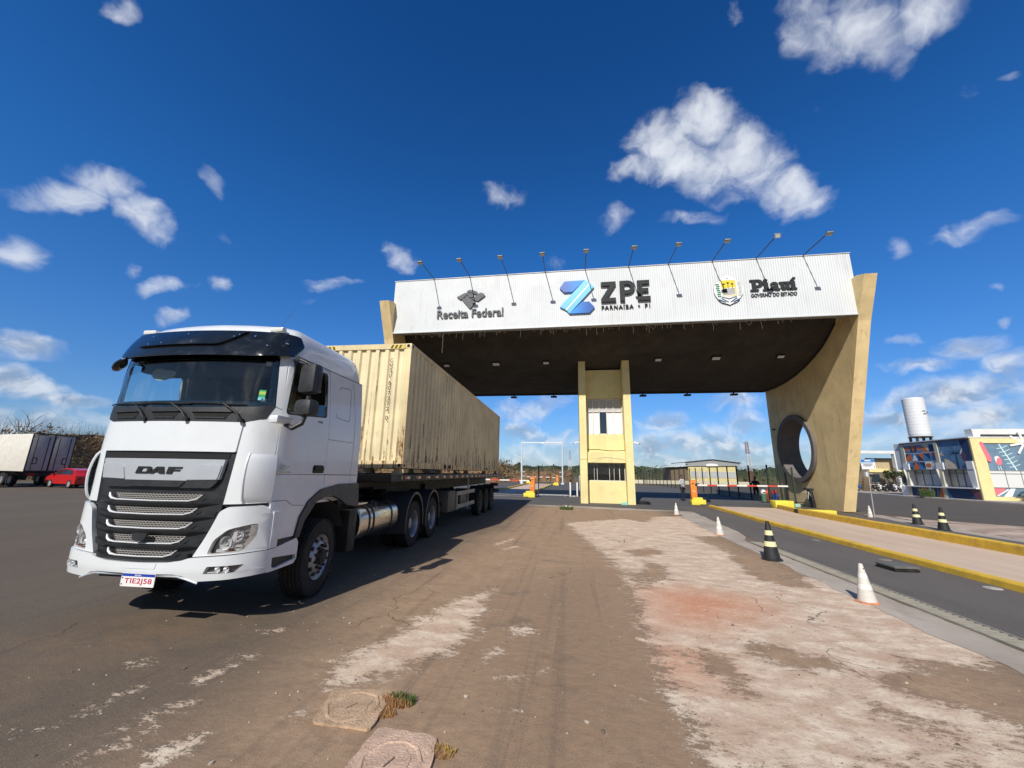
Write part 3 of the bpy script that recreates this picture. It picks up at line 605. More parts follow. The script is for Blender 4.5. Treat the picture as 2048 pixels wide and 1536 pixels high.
for i in range(7):
    z = 11.68-.115*i; x = 7.60+.02*math.sin(i*2)+.012*i
    for sx in (-1, 1): b.prism([(x, z-.03), (x+sx*.05, z-.055), (x+sx*.10, z), (x+sx*.06, z+.045), (x, z+.03)], W3, .06, .068, 2)
for i in range(11):
    z = 11.74-.075*i; x = 8.66+.06*math.sin(i/10*math.pi)
    for sx in (-1, 1): b.prism([(x, z), (x+sx*.075, z+.045), (x+sx*.085, z+.030), (x, z-.018)], W3, .06, .066, 3 if sx < 0 else 2)
b.prism([(7.78, 10.98), (8.13, 10.86), (8.50, 10.98), (8.52, 10.93), (8.13, 10.80), (7.76, 10.93)], W3, .06, .068, 4)
for sx in (-1, 1):
    b.prism([(8.13+sx*.03, 10.66), (8.13+sx*.36, 10.90), (8.13+sx*.40, 10.86), (8.13+sx*.07, 10.62)], W3, .06, .07, 4)
    b.prism([(8.13+sx*.16, 10.66), (8.13+sx*.48, 10.84), (8.13+sx*.54, 10.80), (8.13+sx*.40, 10.70), (8.13+sx*.22, 10.62)], W3, .06, .067, 4)
b.prism([(8.13+(.045 if i % 2 else .02)*math.sin(i*math.pi/5), 12.0+(.045 if i % 2 else .02)*math.cos(i*math.pi/5)) for i in range(10)], W3, .06, .066, 4)
b.build('crest', cr, gate)

# icicle lights left hanging from the fascia edge: one garland
b = B(); rg = random.Random(3); x = GXL+.5; wires = [(GXL+.3, GZ0-.03)]
while x < GXR-.3:
    sag = rg.uniform(.02, .10) if rg.random() < .8 else rg.uniform(.15, .4)
    nx_ = x+rg.uniform(.12, .45)
    b.tube([(x, GY+.06, GZ0-.02), ((x+nx_)/2, GY+.06, GZ0-.02-sag), (nx_, GY+.06, GZ0-.02)], .006, 4)
    L = rg.choice([.08, .14, .2, .28, .36, .5]) if x > -7.2 else rg.choice([.0, .1, .3])
    if x > 12: L *= .5
    pts = [(x, GY+.06, GZ0-.02)]
    for k in range(1, 5): pts.append((x+rg.uniform(-.03, .03), GY+.06+rg.uniform(-.02, .02), GZ0-.02-L*k/4))
    if L: b.tube(pts, .006, 4)
    x = nx_
b.tube([(-7.55+.02*math.sin(k*1.7), GY+.06, GZ0-.02-1.25*k/12) for k in range(13)], .013, 5)
tag(b.build('icicle_light_string', mat('dusty_wire', (.20, .15, .11), .7)), 'ragged brown icicle light string hanging along the lower edge of the white fascia', 'light string')

# floodlights on long arms along the top edge
FL_BODY = mat('floodlight_housing', (.30, .29, .26), .5, .2, var=.1)
def floodlight():
    t = empty('floodlight', 'x', 'floodlight')
    b = B(); b.tube([(0, .06, 0), (0, -.3, -.005), (0, -2.05, -.07), (0, -2.2, -.06)], .024, 8); b.box((0, .03, .0), (.12, .1, .09)); b.build('arm', BLACK_PAINT, t)
    b = B(); b.box((0, -2.18, -.14), (.28, .24, .09), rot=RX(R(-14)), bev=.02, taper=(.9, .8)); b.build('lamp_head', FL_BODY, t)
    b = B(); b.box((0, -2.17, -.19), (.19, .16, .012), rot=RX(R(-14))); b.build('glass', mat('floodlight_glass', (.5, .52, .5), .15), t)
    b = B(); b.tube([(-.13, -2.18, -.14), (-.13, -2.2, -.05), (.13, -2.2, -.05), (.13, -2.18, -.14)], .012, 6); b.build('bracket', BLACK_PAINT, t)
    return t
fl_x = [-8.30, -6.07, -3.80, -1.55, .72, 3.12, 5.25, 7.51, 9.71, 11.98]
fl_lab = ['leftmost floodlight arm on the white fascia, left of the grey agency lettering', 'floodlight arm above the grey eagle emblem on the fascia', 'third floodlight arm from the left, just right of the grey agency lettering', 'floodlight arm just left of the blue Z logo on the fascia',
 'floodlight arm above the blue Z logo, the most upright looking arm', 'floodlight arm over the big dark letter E of ZPE', 'floodlight arm in the bare stretch between ZPE and the crest', 'floodlight arm above the green and yellow state crest', 'floodlight with drooping lamp head above the state name lettering', 'rightmost floodlight arm near the right end of the white fascia']
fl0 = floodlight()
for i, x in enumerate(fl_x):
    o = fl0 if i == 0 else copy_tree(fl0)
    o.location = (x, GY, GZ1+.02); o['label'] = fl_lab[i]; o['group'] = 'floodlight arms along the top of the fascia'
    if i == 8:
        for k in KIDS(o):
            if not k.name.startswith('arm'):
                k.rotation_euler = (R(-75), 0, 0); k.location = (0, -2.2+2.2*math.cos(R(75))-.02, -2.2*math.sin(R(75))-.05)
                k.location = Vector((0, -2.2, -.05)) - (Matrix.Rotation(R(-55), 3, 'X') @ Vector((0, -2.2, -.05))); k.rotation_euler = (R(-55), 0, 0)
# lights under the vault
LAMP_FACE = mat('lamp_diffuser', (.75, .76, .78), .3)
def ceiling_light(w):
    t = empty('ceiling_light', 'x', 'light')
    b = B(); b.box((0, 0, 0), (w, .30, .10), bev=.015); b.build('housing', BLACK_PAINT, t)
    b = B(); b.box((0, -.012, -.055), (w-.07, .22, .02)); b.build('diffuser', LAMP_FACE, t)
    return t
def soff_z(y):
    for (y0, z0_), (y1, z1_) in zip(SOFFIT, SOFFIT[1:]):
        if y0 <= y <= y1: return z0_+(z1_-z0_)*(y-y0)/(y1-y0), math.atan2(z1_-z0_, y1-y0)
cl = ceiling_light(.42)
for i, (x, lab) in enumerate([(-8.5, 'square light under the vault above the container roof, far left one'), (-5.1, 'large square light under the vault left of the tower, second from left'), (-1.79, 'square light under the vault nearest the tower on its left'), (5.16, 'square light under the vault nearest the tower on its right'), (8.52, 'large square light under the vault in the middle of the right bay'), (12.1, 'rightmost square light under the vault near the right pillar')]):
    z, a = soff_z(24.35); o = cl if i == 0 else copy_tree(cl)
    o.location = (x, 24.35, z-.055); o.rotation_euler = (a, 0, 0); o['label'] = lab; o['group'] = 'square lights under the gate vault'
    if i in (1, 4): o.scale = (1.25, 1.2, 1)
rl = empty('edge_light', 'x', 'light')
b = B(); b.box((0, 0, -.10), (.36, .30, .12), bev=.015); b.build('housing', BLACK_PAINT, rl); b = B(); b.box((0, .05, -.0), (.06, .06, .12)); b.build('bracket', BLACK_PAINT, rl)
for i, (x, lab) in enumerate([(-4.93, 'black lamp on the rear roof edge in the left bay, the larger one'), (-1.66, 'black lamp on the rear roof edge just left of the tower'), (5.26, 'black lamp on the rear roof edge just right of the tower'), (8.53, 'larger black lamp on the rear roof edge in the middle of the right bay'), (11.85, 'black lamp on the rear roof edge closest to the right pillar')]):
    o = rl if i == 0 else copy_tree(rl); o.location = (x, 31.0, 7.84); o['label'] = lab; o['group'] = 'black lamps on the rear roof edge'
    if i in (0, 3): o.scale = (1.35, 1.1, 1)

# ------------------------------------------------------------------ gatehouse tower under the canopy
tw = empty('gatehouse', 'pale yellow two storey gatehouse tower standing under the gate canopy', 'gatehouse', (0, 0, 0))
TX0, TX1, TYF = .25, 3.40, 24.42
b = B()
for x0, x1 in ((TX0, .68), (2.96, TX1)): b = B(); b.box(((x0+x1)/2, 26.2, 4.3), (x1-x0, 3.56, 8.9)); b.build('pier', CREAM_LIGHT, tw)
b = B(); b.box((1.82, 26.45, .63), (2.276, 2.9, 1.36)); b.build('wall', CREAM_LIGHT, tw)
b = B(); b.box((1.82, 26.42, 2.72), (2.276, 3.5, .64)); b.box((1.82, 26.55, 3.6), (2.276, 2.7, 1.12)); b.build('wall', CREAM_LIGHT, tw)
b = B(); b.box((1.82, 26.55, 7.4), (2.276, 2.7, 1.9)); b.build('wall', CREAM_LIGHT, tw)
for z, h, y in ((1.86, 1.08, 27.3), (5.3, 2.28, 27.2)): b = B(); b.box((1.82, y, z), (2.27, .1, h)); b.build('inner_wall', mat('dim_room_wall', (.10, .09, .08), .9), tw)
# lower window: bars and sliding frames over dark panes
wn = B(); wy = 25.12
for x in (.70, 1.10, 1.28, 2.03, 2.30, 2.62, 2.93): wn.box((x, wy, 1.86), (.035, .05, 1.06))
wn.box((1.82, wy, 1.325), (2.26, .10, .05)); wn.box((1.82, wy, 2.38), (2.26, .06, .04))
w_ = wn.build('window', mat('pale_window_frame', (.72, .70, .66), .5), tw)
p_ = B(); p_.box((1.82, wy+.05, 1.86), (2.26, .008, 1.02)); p_.build('pane', glass_mat('dark_window_glass', (.25, .26, .26), .8), w_)
g_ = B()
for k in range(26): g_.box((.74+k*.0865, wy-.07, 1.86), (.009, .009, 1.05))
for z in (1.5, 2.2): g_.box((1.82, wy-.07, z), (2.2, .008, .012))
g_.build('security_bars', BLACK_PAINT, w_)
# upper window: row of grey blinds above, white curtains with one open pane below
wn = B(); wy = 25.3
for x in (.70, 1.12, 1.53, 1.98, 2.40, 2.93): wn.box((x, wy-.03, 5.3), (.04, .05, 2.26))
for z in (4.19, 5.62, 6.40): wn.box((1.82, wy-.03, z), (2.26, .05, .05))
w2 = wn.build('window', mat('pale_window_frame', (.72, .70, .66), .5), tw)
bl = B(); bl.box((1.82, wy+.01, 6.02), (2.24, .012, .74)); bl.build('blind', mat('grey_blind_fabric', (.50, .48, .46), .8), w2)
cu = B()
for x0, x1 in ((.72, 1.56), (1.97, 2.92)):
    n = int((x1-x0)/.03); vs = []
    for i in range(n+1):
        x = x0+(x1-x0)*i/n; y = wy+.03+.012*math.sin(i*1.3)
        vs += [(x, y, 4.2), (x, y, 5.62)]
    cu.add(vs, [(2*i, 2*i+2, 2*i+3, 2*i+1) for i in range(n)], 0, True)
cu.build('curtain', mat('white_curtain_cloth', (.82, .81, .79), .8), w2)
p_ = B(); p_.box((1.76, wy, 4.9), (.36, .008, 1.38)); p_.box((1.76, wy-.012, 5.15), (.36, .02, .03)); p_.box((1.585, wy-.012, 4.9), (.02, .02, 1.38)); p_.build('pane', glass_mat('blue_window_glass', (.10, .13, .17), .9, 0, .12), w2)
b = B(); b.tube([(.70, 24.9, 3.18), (1.3, 24.86, 3.2), (2.0, 24.88, 3.13), (2.5, 24.86, 3.12), (2.94, 24.9, 3.17)], .022, 6); b.build('cable', BLACK_PAINT, tw)
b = B(); b.tube([(TX0, TYF-.012, 2.58), (.9, TYF-.01, 2.60), (1.8, 24.66, 2.72), (2.6, 24.66, 2.63), (TX1, TYF-.012, 2.6)], .006, 5); b.build('wire', DARK_PLASTIC, tw)
b = B(); b.box((TX0-.04, 25.0, 1.15), (.06, .5, .9), bev=.02); b.build('meter_box', GREY_STEEL, tw)
def seccam(x, s, lab):
    t = empty('security_camera', lab, 'camera', (x, 24.55, 3.55), 0, 'white security cameras on the tower sides')
    b = B(); b.tube([(0, 0, .05), (s*.12, 0, .05)], .02, 6); b.build('bracket', WHITE_WALL, t)
    b = B(); b.box((s*.22, -.05, .03), (.32, .10, .10), rot=RY(R(18*s)) @ RZ(R(-20*s)), bev=.03); b.build('body', WHITE_WALL, t)
    b = B(); b.cyl((s*.37, -.09, -.02), (s*.39, -.095, -.03), .035, n=10); b.build('lens', BLACK_PAINT, t)
seccam(TX0, -1, 'white security camera on the left side of the yellow tower'); seccam(TX1, 1, 'white security camera on the right side of the yellow tower')
b = B(); b.box((14.72, 23.23, 1.48), (.34, .16, .72), rot=RX(R(20.5)), bev=.01); tag(b.build('junction_box', mat('brown_box_paint', (.20, .15, .095), .7, var=.1)), 'flat brown metal box fixed low on the front edge of the right gate pillar', 'metal box')
b = B(); b.cyl((13.99, 30.2, 5.05), (13.9, 30.2, 5.05), .03, n=8); b.box((13.82, 30.1, 5.0), (.10, .3, .10), bev=.02); tag(b.build('security_camera', BLACK_PLASTIC), 'small dark security camera on the inner face of the right gate pillar', 'camera')
# ------------------------------------------------------------------ white tractor unit
TRK = empty('truck', 'white cab-over tractor unit with black grille, turning in front of the cream container', 'truck', (-4.775+.02, 3.885, 0), .05)
def lerp(z, xs, ys): return float(np.interp(z, xs, ys))
def L0(z): return lerp(z, [0, .5, .8, 1.9, 2.35, 3.15, 3.6], [.02, .0, 0, 0, .02, .11, .2])
def FY(x, z):
    a = abs(x); k = lerp(z, [2.3, 3.0], [.28, .12])
    return L0(z)+.20*(a/1.245)**2+k*max(0, (a-.90)/.345)**2.5
def SX(z): return lerp(z, [0, 2.4, 2.8, 3.17, 3.4], [1.225, 1.225, 1.215, 1.195, 1.175])
def fmap(off=0.):
    return lambda x, z, t: Vector((x*SX(z)/1.225, FY(x, z)+off+t, z))
def side_x(y, z):
    lo, hi = .6, 1.225
    if y >= FY(hi, z): return hi
    for _ in range(24):
        m = (lo+hi)/2
        if FY(m, z) < y: lo = m
        else: hi = m
    return lo
def smap(s, off=0.):
    return lambda y, z, t: Vector((s*(side_x(y, z)*SX(z)/1.225+off-t), y, z))
def rnd(poly, r, n=4):
    out = []; k = len(poly)
    for i in range(k):
        p, a, c = Vector(poly[i]), Vector(poly[i-1]), Vector(poly[(i+1) % k]); ri = r[i] if isinstance(r, (list, tuple)) else r
        u, v = (a-p), (c-p); rr = min(ri, u.length*.45, v.length*.45); u.normalize(); v.normalize()
        A, C_ = p+u*rr, p+v*rr
        for j in range(n+1):
            t = j/n; q = A*(1-t)**2+p*2*t*(1-t)+C_*t*t; out.append((q.x, q.y))
    return out
MIR = lambda poly, s: [(s*x, z) for x, z in poly]
HEADL = rnd([(.755, .78), (.80, .93), (.93, 1.045), (1.15, 1.105), (1.145, .95), (1.075, .81)], .04)
FOG = rnd([(.765, .592), (.80, .668), (1.11, .678), (1.05, .60)], .015)
def door_front(z): return FY(1.172, z)+.006
WIN = rnd([(.40, 2.40), (1.205, 2.465), (1.145, 3.075), (.425, 3.075)], [.05, .05, .05, .04])
DOOR = [(door_front(1.65), 1.65), (1.325, 1.645), (1.315, 2.2), (1.27, 2.7), (1.205, 3.13), (door_front(3.13), 3.13), (door_front(2.7), 2.7), (door_front(2.2), 2.2)]
def seam(b, pts, fn, w=.006, mi=0):
    """a narrow shut line lying on a surface"""
    for p, q in zip(pts, pts[1:]):
        d = Vector((q[0]-p[0], q[1]-p[1])); L = d.length; d.normalize(); n = Vector((-d.y, d.x))*w/2
        k = max(1, int(L/.1)); vs = []
        for i in range(k+1):
            c = Vector(p)+d*L*i/k
            for sgn in (-1, 1): vs.append(fn(c.x+n.x*sgn, c.y+n.y*sgn, 0))
        b.add(vs, [(2*i, 2*i+1, 2*i+3, 2*i+2) for i in range(k)], mi)
# --- cab shell
b = B()
for s in (1, -1):
    side = [(door_front(1.645), 1.645), (door_front(1.33), 1.33), (.36, 1.30), (.37, .89), (.80, .885), (.86, 1.11), (1.01, 1.30), (1.27, 1.44), (1.73, 1.50), (2.30, 1.50), (2.28, 2.1), (2.20, 3.16), (1.215, 3.16), (1.22, 3.135), (1.278, 2.7), (1.323, 2.2), (1.333, 1.638)]
    b.patch(side, smap(s), .03, cut=.14)
    b.patch([(door_front(3.14)+.004, 3.138), (1.21, 3.138), (1.21, 3.18), (door_front(3.17), 3.18)], smap(s), .03)
    corner = MIR([(.887, 2.25), (.867, 1.88), (.815, 1.31), (1.165, 1.32), (1.170, 2.0), (1.172, 2.4), (1.172, 3.18), (1.10, 3.18), (1.105, 3.0), (1.125, 2.46), (1.07, 2.305)], s)
    b.patch(corner, fmap(), .03, cut=.07)
b.patch([(-1.1, 3.10), (1.1, 3.10), (1.1, 3.42), (-1.1, 3.42)], fmap(.02), .03)
b.box((0, 2.19, 2.32), (2.36, .05, 1.66)); b.box((0, 1.3, 1.28), (2.3, 1.9, .06))
# roof
def roof_outline(z, ins):
    w = SX(min(z, 3.4))-ins; pts = []; yf = lambda x: FY(x*1.225/w*.985, min(z, 3.45))+ins*1.15; yb = 2.2-ins*.5; cr = .16
    for i in range(25):
        x = -w+cr*.3+(2*w-cr*.6)*i/24; pts.append((x, yf(x)))
    y0_ = pts[-1][1]
    pts += [(w-.012, y0_+.05)]+[(w, y0_+.12+(yb-.1-y0_-.12)*i/8) for i in range(9)]+[(w-.03, yb-.03), (w-.10, yb)]
    pts += [(-(w-.10), yb), (-(w-.03), yb-.03)]+[(-w, yb-.1-(yb-.1-y0_-.12)*i/8) for i in range(9)]+[(-w+.012, y0_+.05)]
    return pts
lv = [(3.155, 0), (3.30, .012), (3.42, .035), (3.50, .07), (3.555, .115), (3.60, .19), (3.625, .30), (3.635, .55), (3.64, .9)]
rows = [roof_outline(z, i) for z, i in lv]; n = len(rows[0]); vs = [(x, y, z) for (z, _), r in zip(lv, rows) for x, y in r]
b.add(vs, [(j*n+i, j*n+(i+1) % n, (j+1)*n+(i+1) % n, (j+1)*n+i) for j in range(len(lv)-1) for i in range(n)], 0, True)
b.add(vs, [tuple(range((len(lv)-1)*n, len(lv)*n))], 0, True)
body = b.build('cab_body', WHITE_PAINT, TRK, 28)
b = B()
for s in (1, -1):
    f = smap(s, .0015)
    seam(b, [(1.322, 2.145), (2.05, 2.15)], f); seam(b, [(2.05, 1.52), (2.07, 2.15), (2.03, 2.6), (1.9, 3.12)], f); seam(b, [(1.333, 1.64), (2.28, 1.63)], f, .010)
    seam(b, rnd([(1.46, 2.49), (1.86, 2.47), (1.85, 3.0), (1.52, 2.98)], .06)+[(1.52, 2.98)], f, .008)
    seam(b, [(.37, 1.335), (.57, 1.335), (.70, 1.265), (.92, 1.25)], f); seam(b, [(1.345, 1.50), (1.335, 1.64)], f)
    seam(b, [(.45, 3.155), (2.2, 3.165)], f, .012); seam(b, [(1.172, 2.43), (1.13, 2.455)], fmap(-.0015))
    fr_ = lambda y, z, t, s=s: Vector((s*(SX(min(z, 3.4))-.02+.004), y, z))
    seam(b, [(.75, 3.30), (2.1, 3.30)], fr_, .008)
b.build('shut_lines', BLACK_PAINT, body)
b = B(); b.patch(rnd([(-.878, 2.243), (.878, 2.243), (.857, 1.893), (-.857, 1.893)], .02), fmap(-.012), .03, cut=.08); hood = b.build('front_hatch', WHITE_PAINT, TRK, 30)
# --- doors
def make_door(s):
    b = B(); b.patch(DOOR, smap(s), .03, holes=[WIN], cut=.11); d = b.build('door', WHITE_PAINT, TRK, 28)
    b = B(); wo = [(y+(y-.8)*.045, z+(z-2.75)*.06) for y, z in WIN]; b.patch(wo, smap(s, .003), .03, holes=[WIN], cut=.2); b.build('window_frame', BLACK_PLASTIC, d)
    b = B(); b.patch([(y, z) for y, z in WIN], smap(s, -.014), .005, cut=.2); b.build('side_window', SIDE_GLASS, d)
    b = B(); b.patch(rnd([(1.03, 1.662), (1.30, 1.662), (1.285, 1.77), (1.04, 1.77)], .03), smap(s, .004), .02); b.patch(rnd([(1.06, 1.70), (1.275, 1.70), (1.27, 1.745), (1.065, 1.745)], .015), smap(s, .022), .02); b.build('handle', GLOSS_BLACK, d)
    if s > 0:
        b = B(); fn = lambda u, v, t: Vector((SX(v)+t, u, v))
        put_text(b, "XF", .385, 1.70, .14, .05, 0, .006, 0, fn=fn); b.prism([(.36, 1.665), (.60, 1.665), (.60, 1.682), (.36, 1.682)], fn, .001, .004)
        b.prism([(.54, 1.735), (.38, 1.760), (.40, 1.764), (.56, 1.742)], fn, .001, .004)
        b.build('badge', CHROME, d)
        b = B(); put_text(b, "530", 1.02, 2.355, .11, .03, 0, .004, .01, fn=fn); b.build('power_badge', mat('badge_grey', (.12, .12, .13), .4), d)
    return d
SIDE_GLASS = glass_mat('tinted_side_glass', (.95, .97, .97), .9, 0, .0)
make_door(1); make_door(-1)
# --- windscreen
WS = [(-1.11, 2.47), (-.95, 2.435), (-.5, 2.418), (0, 2.414), (.5, 2.418), (.95, 2.435), (1.11, 2.47), (1.103, 2.8), (1.092, 3.05), (1.07, 3.14), (-1.07, 3.14), (-1.092, 3.05), (-1.103, 2.8)]
b = B(); b.patch(WS, fmap(.004), .006, cut=.06); wsc = b.build('windscreen', glass_mat('windscreen_glass', (.90, .975, .985), 1., 0, .0), TRK, 60, merge=True)
b = B(); b.patch(WS, fmap(.012), .006, holes=[rnd([(-1.05, 2.50), (1.05, 2.50), (1.035, 3.04), (-1.035, 3.04)], .07)], cut=.1); b.build('frit_band', GLOSS_BLACK, wsc)
b = B(); b.patch([(.99, 2.50), (1.035, 2.50), (1.035, 2.55), (.99, 2.55)], fmap(.013), .001, mi=0); b.patch([(.955, 2.56), (1.02, 2.56), (1.02, 2.60), (.955, 2.60)], fmap(.013), .001, mi=1); b.patch([(.955, 2.60), (1.02, 2.60), (1.02, 2.635), (.955, 2.635)], fmap(.013), .001, mi=2); b.patch([(.955, 2.635), (1.02, 2.635), (1.02, 2.655), (.955, 2.655)], fmap(.013), .001, mi=1)
b.patch([(.955, 2.525), (1.02, 2.525), (1.02, 2.56), (.955, 2.56)], fmap(.013), .001, mi=3); b.patch([(.96, 2.97), (1.02, 2.97), (1.02, 3.03), (.96, 3.03)], fmap(.013), .001, mi=4)
b.build('toll_stickers', [DARK_PLASTIC, mat('sticker_green', (.03, .42, .10), .5), mat('sticker_yellow', (.75, .66, .05), .5), mat('sticker_cyan', (.35, .70, .78), .5), mat('sticker_brown', (.42, .33, .30), .5)], wsc)
# --- wiper cowl with its three pockets
b = B()
cow = [(-1.128, 2.465), (-1.075, 2.30), (-.885, 2.247), (0, 2.235), (.885, 2.247), (1.075, 2.30), (1.128, 2.465), (1.11, 2.472), (.95, 2.437), (.5, 2.42), (0, 2.416), (-.5, 2.42), (-.95, 2.437), (-1.11, 2.472)]
b.patch(cow, fmap(-.006), .03, cut=.08)
for x0, x1 in ((-.86, -.46), (-.27, .10), (.27, .72)):
    b.patch(rnd([(x0, 2.355), (x0+.05, 2.282), (x1-.05, 2.282), (x1, 2.36)], .015), fmap(-.009), .01, mi=1)
    b.patch([(x0-.01, 2.357), (x1+.01, 2.362), (x1+.01, 2.374), (x0-.01, 2.37)], fmap(-.028), .025)
    b.patch([(x0+.04, 2.284), (x1-.05, 2.284), (x1-.06, 2.30), (x0+.05, 2.30)], fmap(-.02), .02)
b.build('wiper_cowl', [BLACK_PLASTIC, DARK_VOID], TRK, 30)
for px, tx, tz, bx in ((-.40, -.55, 2.47, (-1.04, -.42)), (.17, -.02, 2.475, (-.47, .22)), (.80, .62, 2.48, (.12, .86))):
    b = B(); y = lambda x, z, d=.05: FY(x, z)-d
    b.tube([(px+.06, y(px, 2.26, .03), 2.265), (px, y(px, 2.36), 2.36), (tx+.02, y(tx, 2.46), 2.46), (tx, y(tx, tz, .03), tz)], [.018, .014, .009, .007], 8)
    b.cyl((px+.06, y(px, 2.26, .05), 2.265), (px+.06, y(px, 2.26, 0), 2.265), .026, n=12)
    b.tube([(x, y(x, 2.455+.02*abs(math.sin(i)), .018), 2.462+.006*math.sin(i*.8)) for i, x in enumerate(np.linspace(bx[0], bx[1], 8))], .009, 6)
    b.build('wiper', BLACK_PAINT, TRK)
# --- sun visor
def vmap(off=0.):
    def f(x, z, t):
        a = abs(x); k = max(0., (z-3.06)/.38)
        return Vector((x, L0(3.2)+.19*(a/1.245)**2-.085*max(0., 1-k)**1.2+.10*k**2-.055+.17*max(0, (a-.95)/.26)**2+off+t, z+.03*max(0, (a-.9)/.35)))
    return f
VIS = rnd([(-1.215, 3.085), (-.95, 3.062), (.95, 3.062), (1.215, 3.09), (1.25, 3.26), (1.19, 3.40), (1.0, 3.43), (.62, 3.44), (-.62, 3.44), (-1.0, 3.43), (-1.19, 3.40), (-1.25, 3.26)], .03)
b = B(); b.patch(VIS, vmap(), .02, cut=.06); vis = b.build('sun_visor', mat('smoked_visor', (.007, .009, .012), .10, var=.3, vscale=3, coat=1.), TRK, 40)
b = B(); b.patch(rnd([(-.86, 3.425), (-.80, 3.215), (-.70, 3.20), (.40, 3.21), (.52, 3.27), (.68, 3.425)], .05), vmap(-.032), .03, cut=.06); b.build('visor_scoop', mat('smoked_visor'  , (0, 0, 0)), vis, 40)
b = B()
for x, z in ((-.62, 3.36), (-.08, 3.37), (.80, 3.34), (-.58, 3.23), (-.38, 3.24), (.06, 3.24), (1.0, 3.2), (1.14, 3.26), (.55, 3.33), (.60, 3.36)):
    p = vmap(-.036)(x, z, 0); b.cyl(p, p+Vector((0, .03, 0)), .009, n=8)
b.build('visor_screws', CHROME, vis)
b = B(); b.box((0, .22, 3.11), (1.5, .10, .02), bev=.006); b.build('visor_bracket', BLACK_PLASTIC, vis)
for s, nm in ((1, ''), (-1, '')):
    b = B(); p = Vector((s*.93, FY(.93, 3.45)+.075, 3.495)); b.box(p, (.19, .09, .06), bev=.02); b.build('marker_light', mat('clear_marker_lens', (.72, .72, .68), .2), TRK)
# --- grille
MESH = bpy.data.materials.new('grille_mesh'); MESH.use_nodes = True
t = NT(MESH.node_tree); bs = MESH.node_tree.nodes['Principled BSDF']; sp = t.new('ShaderNodeSeparateXYZ'); t.l.new(t.new('ShaderNodeTexCoord').outputs['Object'], sp.inputs[0]); cb = t.new('ShaderNodeCombineXYZ'); t.l.new(sp.outputs['X'], cb.inputs[0]); t.l.new(sp.outputs['Z'], cb.inputs[1])
br = t.new('ShaderNodeTexBrick'); t.l.new(cb.outputs[0], br.inputs['Vector']); br.inputs['Scale'].default_value = 1.; br.inputs['Brick Width'].default_value = .042; br.inputs['Row Height'].default_value = .021; br.inputs['Mortar Size'].default_value = .0045; br.inputs['Color1'].default_value = (.006, .006, .006, 1); br.inputs['Color2'].default_value = (.01, .009, .008, 1); br.inputs['Mortar'].default_value = (.30, .285, .265, 1)
t.l.new(br.outputs['Color'], bs.inputs['Base Color']); bs.inputs['Roughness'].default_value = .4
GR = [(-.855, 1.885), (.855, 1.885), (.83, 1.6), (.805, 1.31), (.76, 1.1), (.70, .96), (.61, .80), (.53, .735), (.38, .712), (0, .70), (-.38, .712), (-.53, .735), (-.61, .80), (-.70, .96), (-.76, 1.1), (-.805, 1.31), (-.83, 1.6)]
b = B(); b.patch(GR, fmap(.012), .04, cut=.1); GRILLE_M = mat('charcoal_grille', (.020, .022, .025), .42, var=.15, vscale=6); gr = b.build('grille', GRILLE_M, TRK, 30)
SL = [(.585, 1.345, .79), (.555, 1.20, .76), (.53, 1.05, .73), (.48, .895, .66), (.42, .76, .57)]
for i, (hw, zb, full) in enumerate(SL):
    c = .025
    b = B(); b.patch([(c-hw+.03, zb+.075), (c-hw+.09, zb), (c+hw-.09, zb), (c+hw-.02, zb+.075)], fmap(.004), .006); b.build('mesh_insert', MESH, gr)
    arcp = [(c-hw, zb+.072), (c-hw+.012, zb+.035), (c-hw+.045, zb+.010), (c-hw+.12, zb), (c, zb-.004), (c+hw-.14, zb), (c+hw-.06, zb+.022), (c+hw, zb+.068)]
    fm = fmap(-.036 if i else -.036)
    b = B(); pts = [fm(x, z, 0) for x, z in arcp]; b.tube(pts, [.009, .013, .013, .009, .008, .008, .008, .004], 8); b.build('chrome_strip', mat('satin_chrome', (.86, .87, .88), .3, .35), gr)
    # dark lip that juts out under each opening
    b = B(); lip = [(-full, zb+.03), (-hw+c-.05, zb+.0), (-hw+c+.08, zb-.016), (hw+c-.08, zb-.016), (hw+c+.05, zb), (full, zb+.03), (full-.02, zb-.035), (hw-.06, zb-.062), (-hw+.06, zb-.062), (-full+.02, zb-.035)]
    b.patch(lip, lambda x, z, t_, zb=zb: Vector((x, FY(x, z)-.05+.9*max(0, zb-.03-z)+.06*max(0, (abs(x)-.5)/.3)+t_, z)), .05, cut=.06); b.build('grille_bar', GRILLE_M, gr, 30)
b = B(); b.patch([(-.80, 1.87), (.80, 1.87), (.79, 1.815), (-.79, 1.815)], fmap(.004), .008); b.build('intake_slot', DARK_VOID, gr)
b = B(); b.patch(rnd([(-.785, 1.805), (.785, 1.805), (.745, 1.575), (.40, 1.565), (-.37, 1.565), (-.745, 1.575)], .02), fmap(-.035), .04, cut=.07)
for s in (1, -1): b.patch(rnd(MIR([(.765, 1.745), (.52, 1.745), (.44, 1.715), (.385, 1.575), (.735, 1.583)], s), .015), fmap(-.047), .02, cut=.07)
pan = b.build('badge_panel', SILVER, gr, 30)
b = B(); o_ = .035; zf = lambda u, v, t_: Vector((u, FY(u, v)-.035-t_, v))
Z0, Z1 = 1.637, 1.715
b.prism([(-.285+o_, Z0), (-.255+o_, Z1), (-.10+o_, Z1)]+[(-.075+o_, Z1-.012), (-.07+o_, Z1-.03), (-.09+o_, Z0+.015), (-.12+o_, Z0)], zf, 0, .012, holes=[[(-.215+o_, Z0+.02), (-.195+o_, Z1-.018), (-.135+o_, Z1-.018), (-.125+o_, Z1-.03), (-.14+o_, Z0+.02)]])
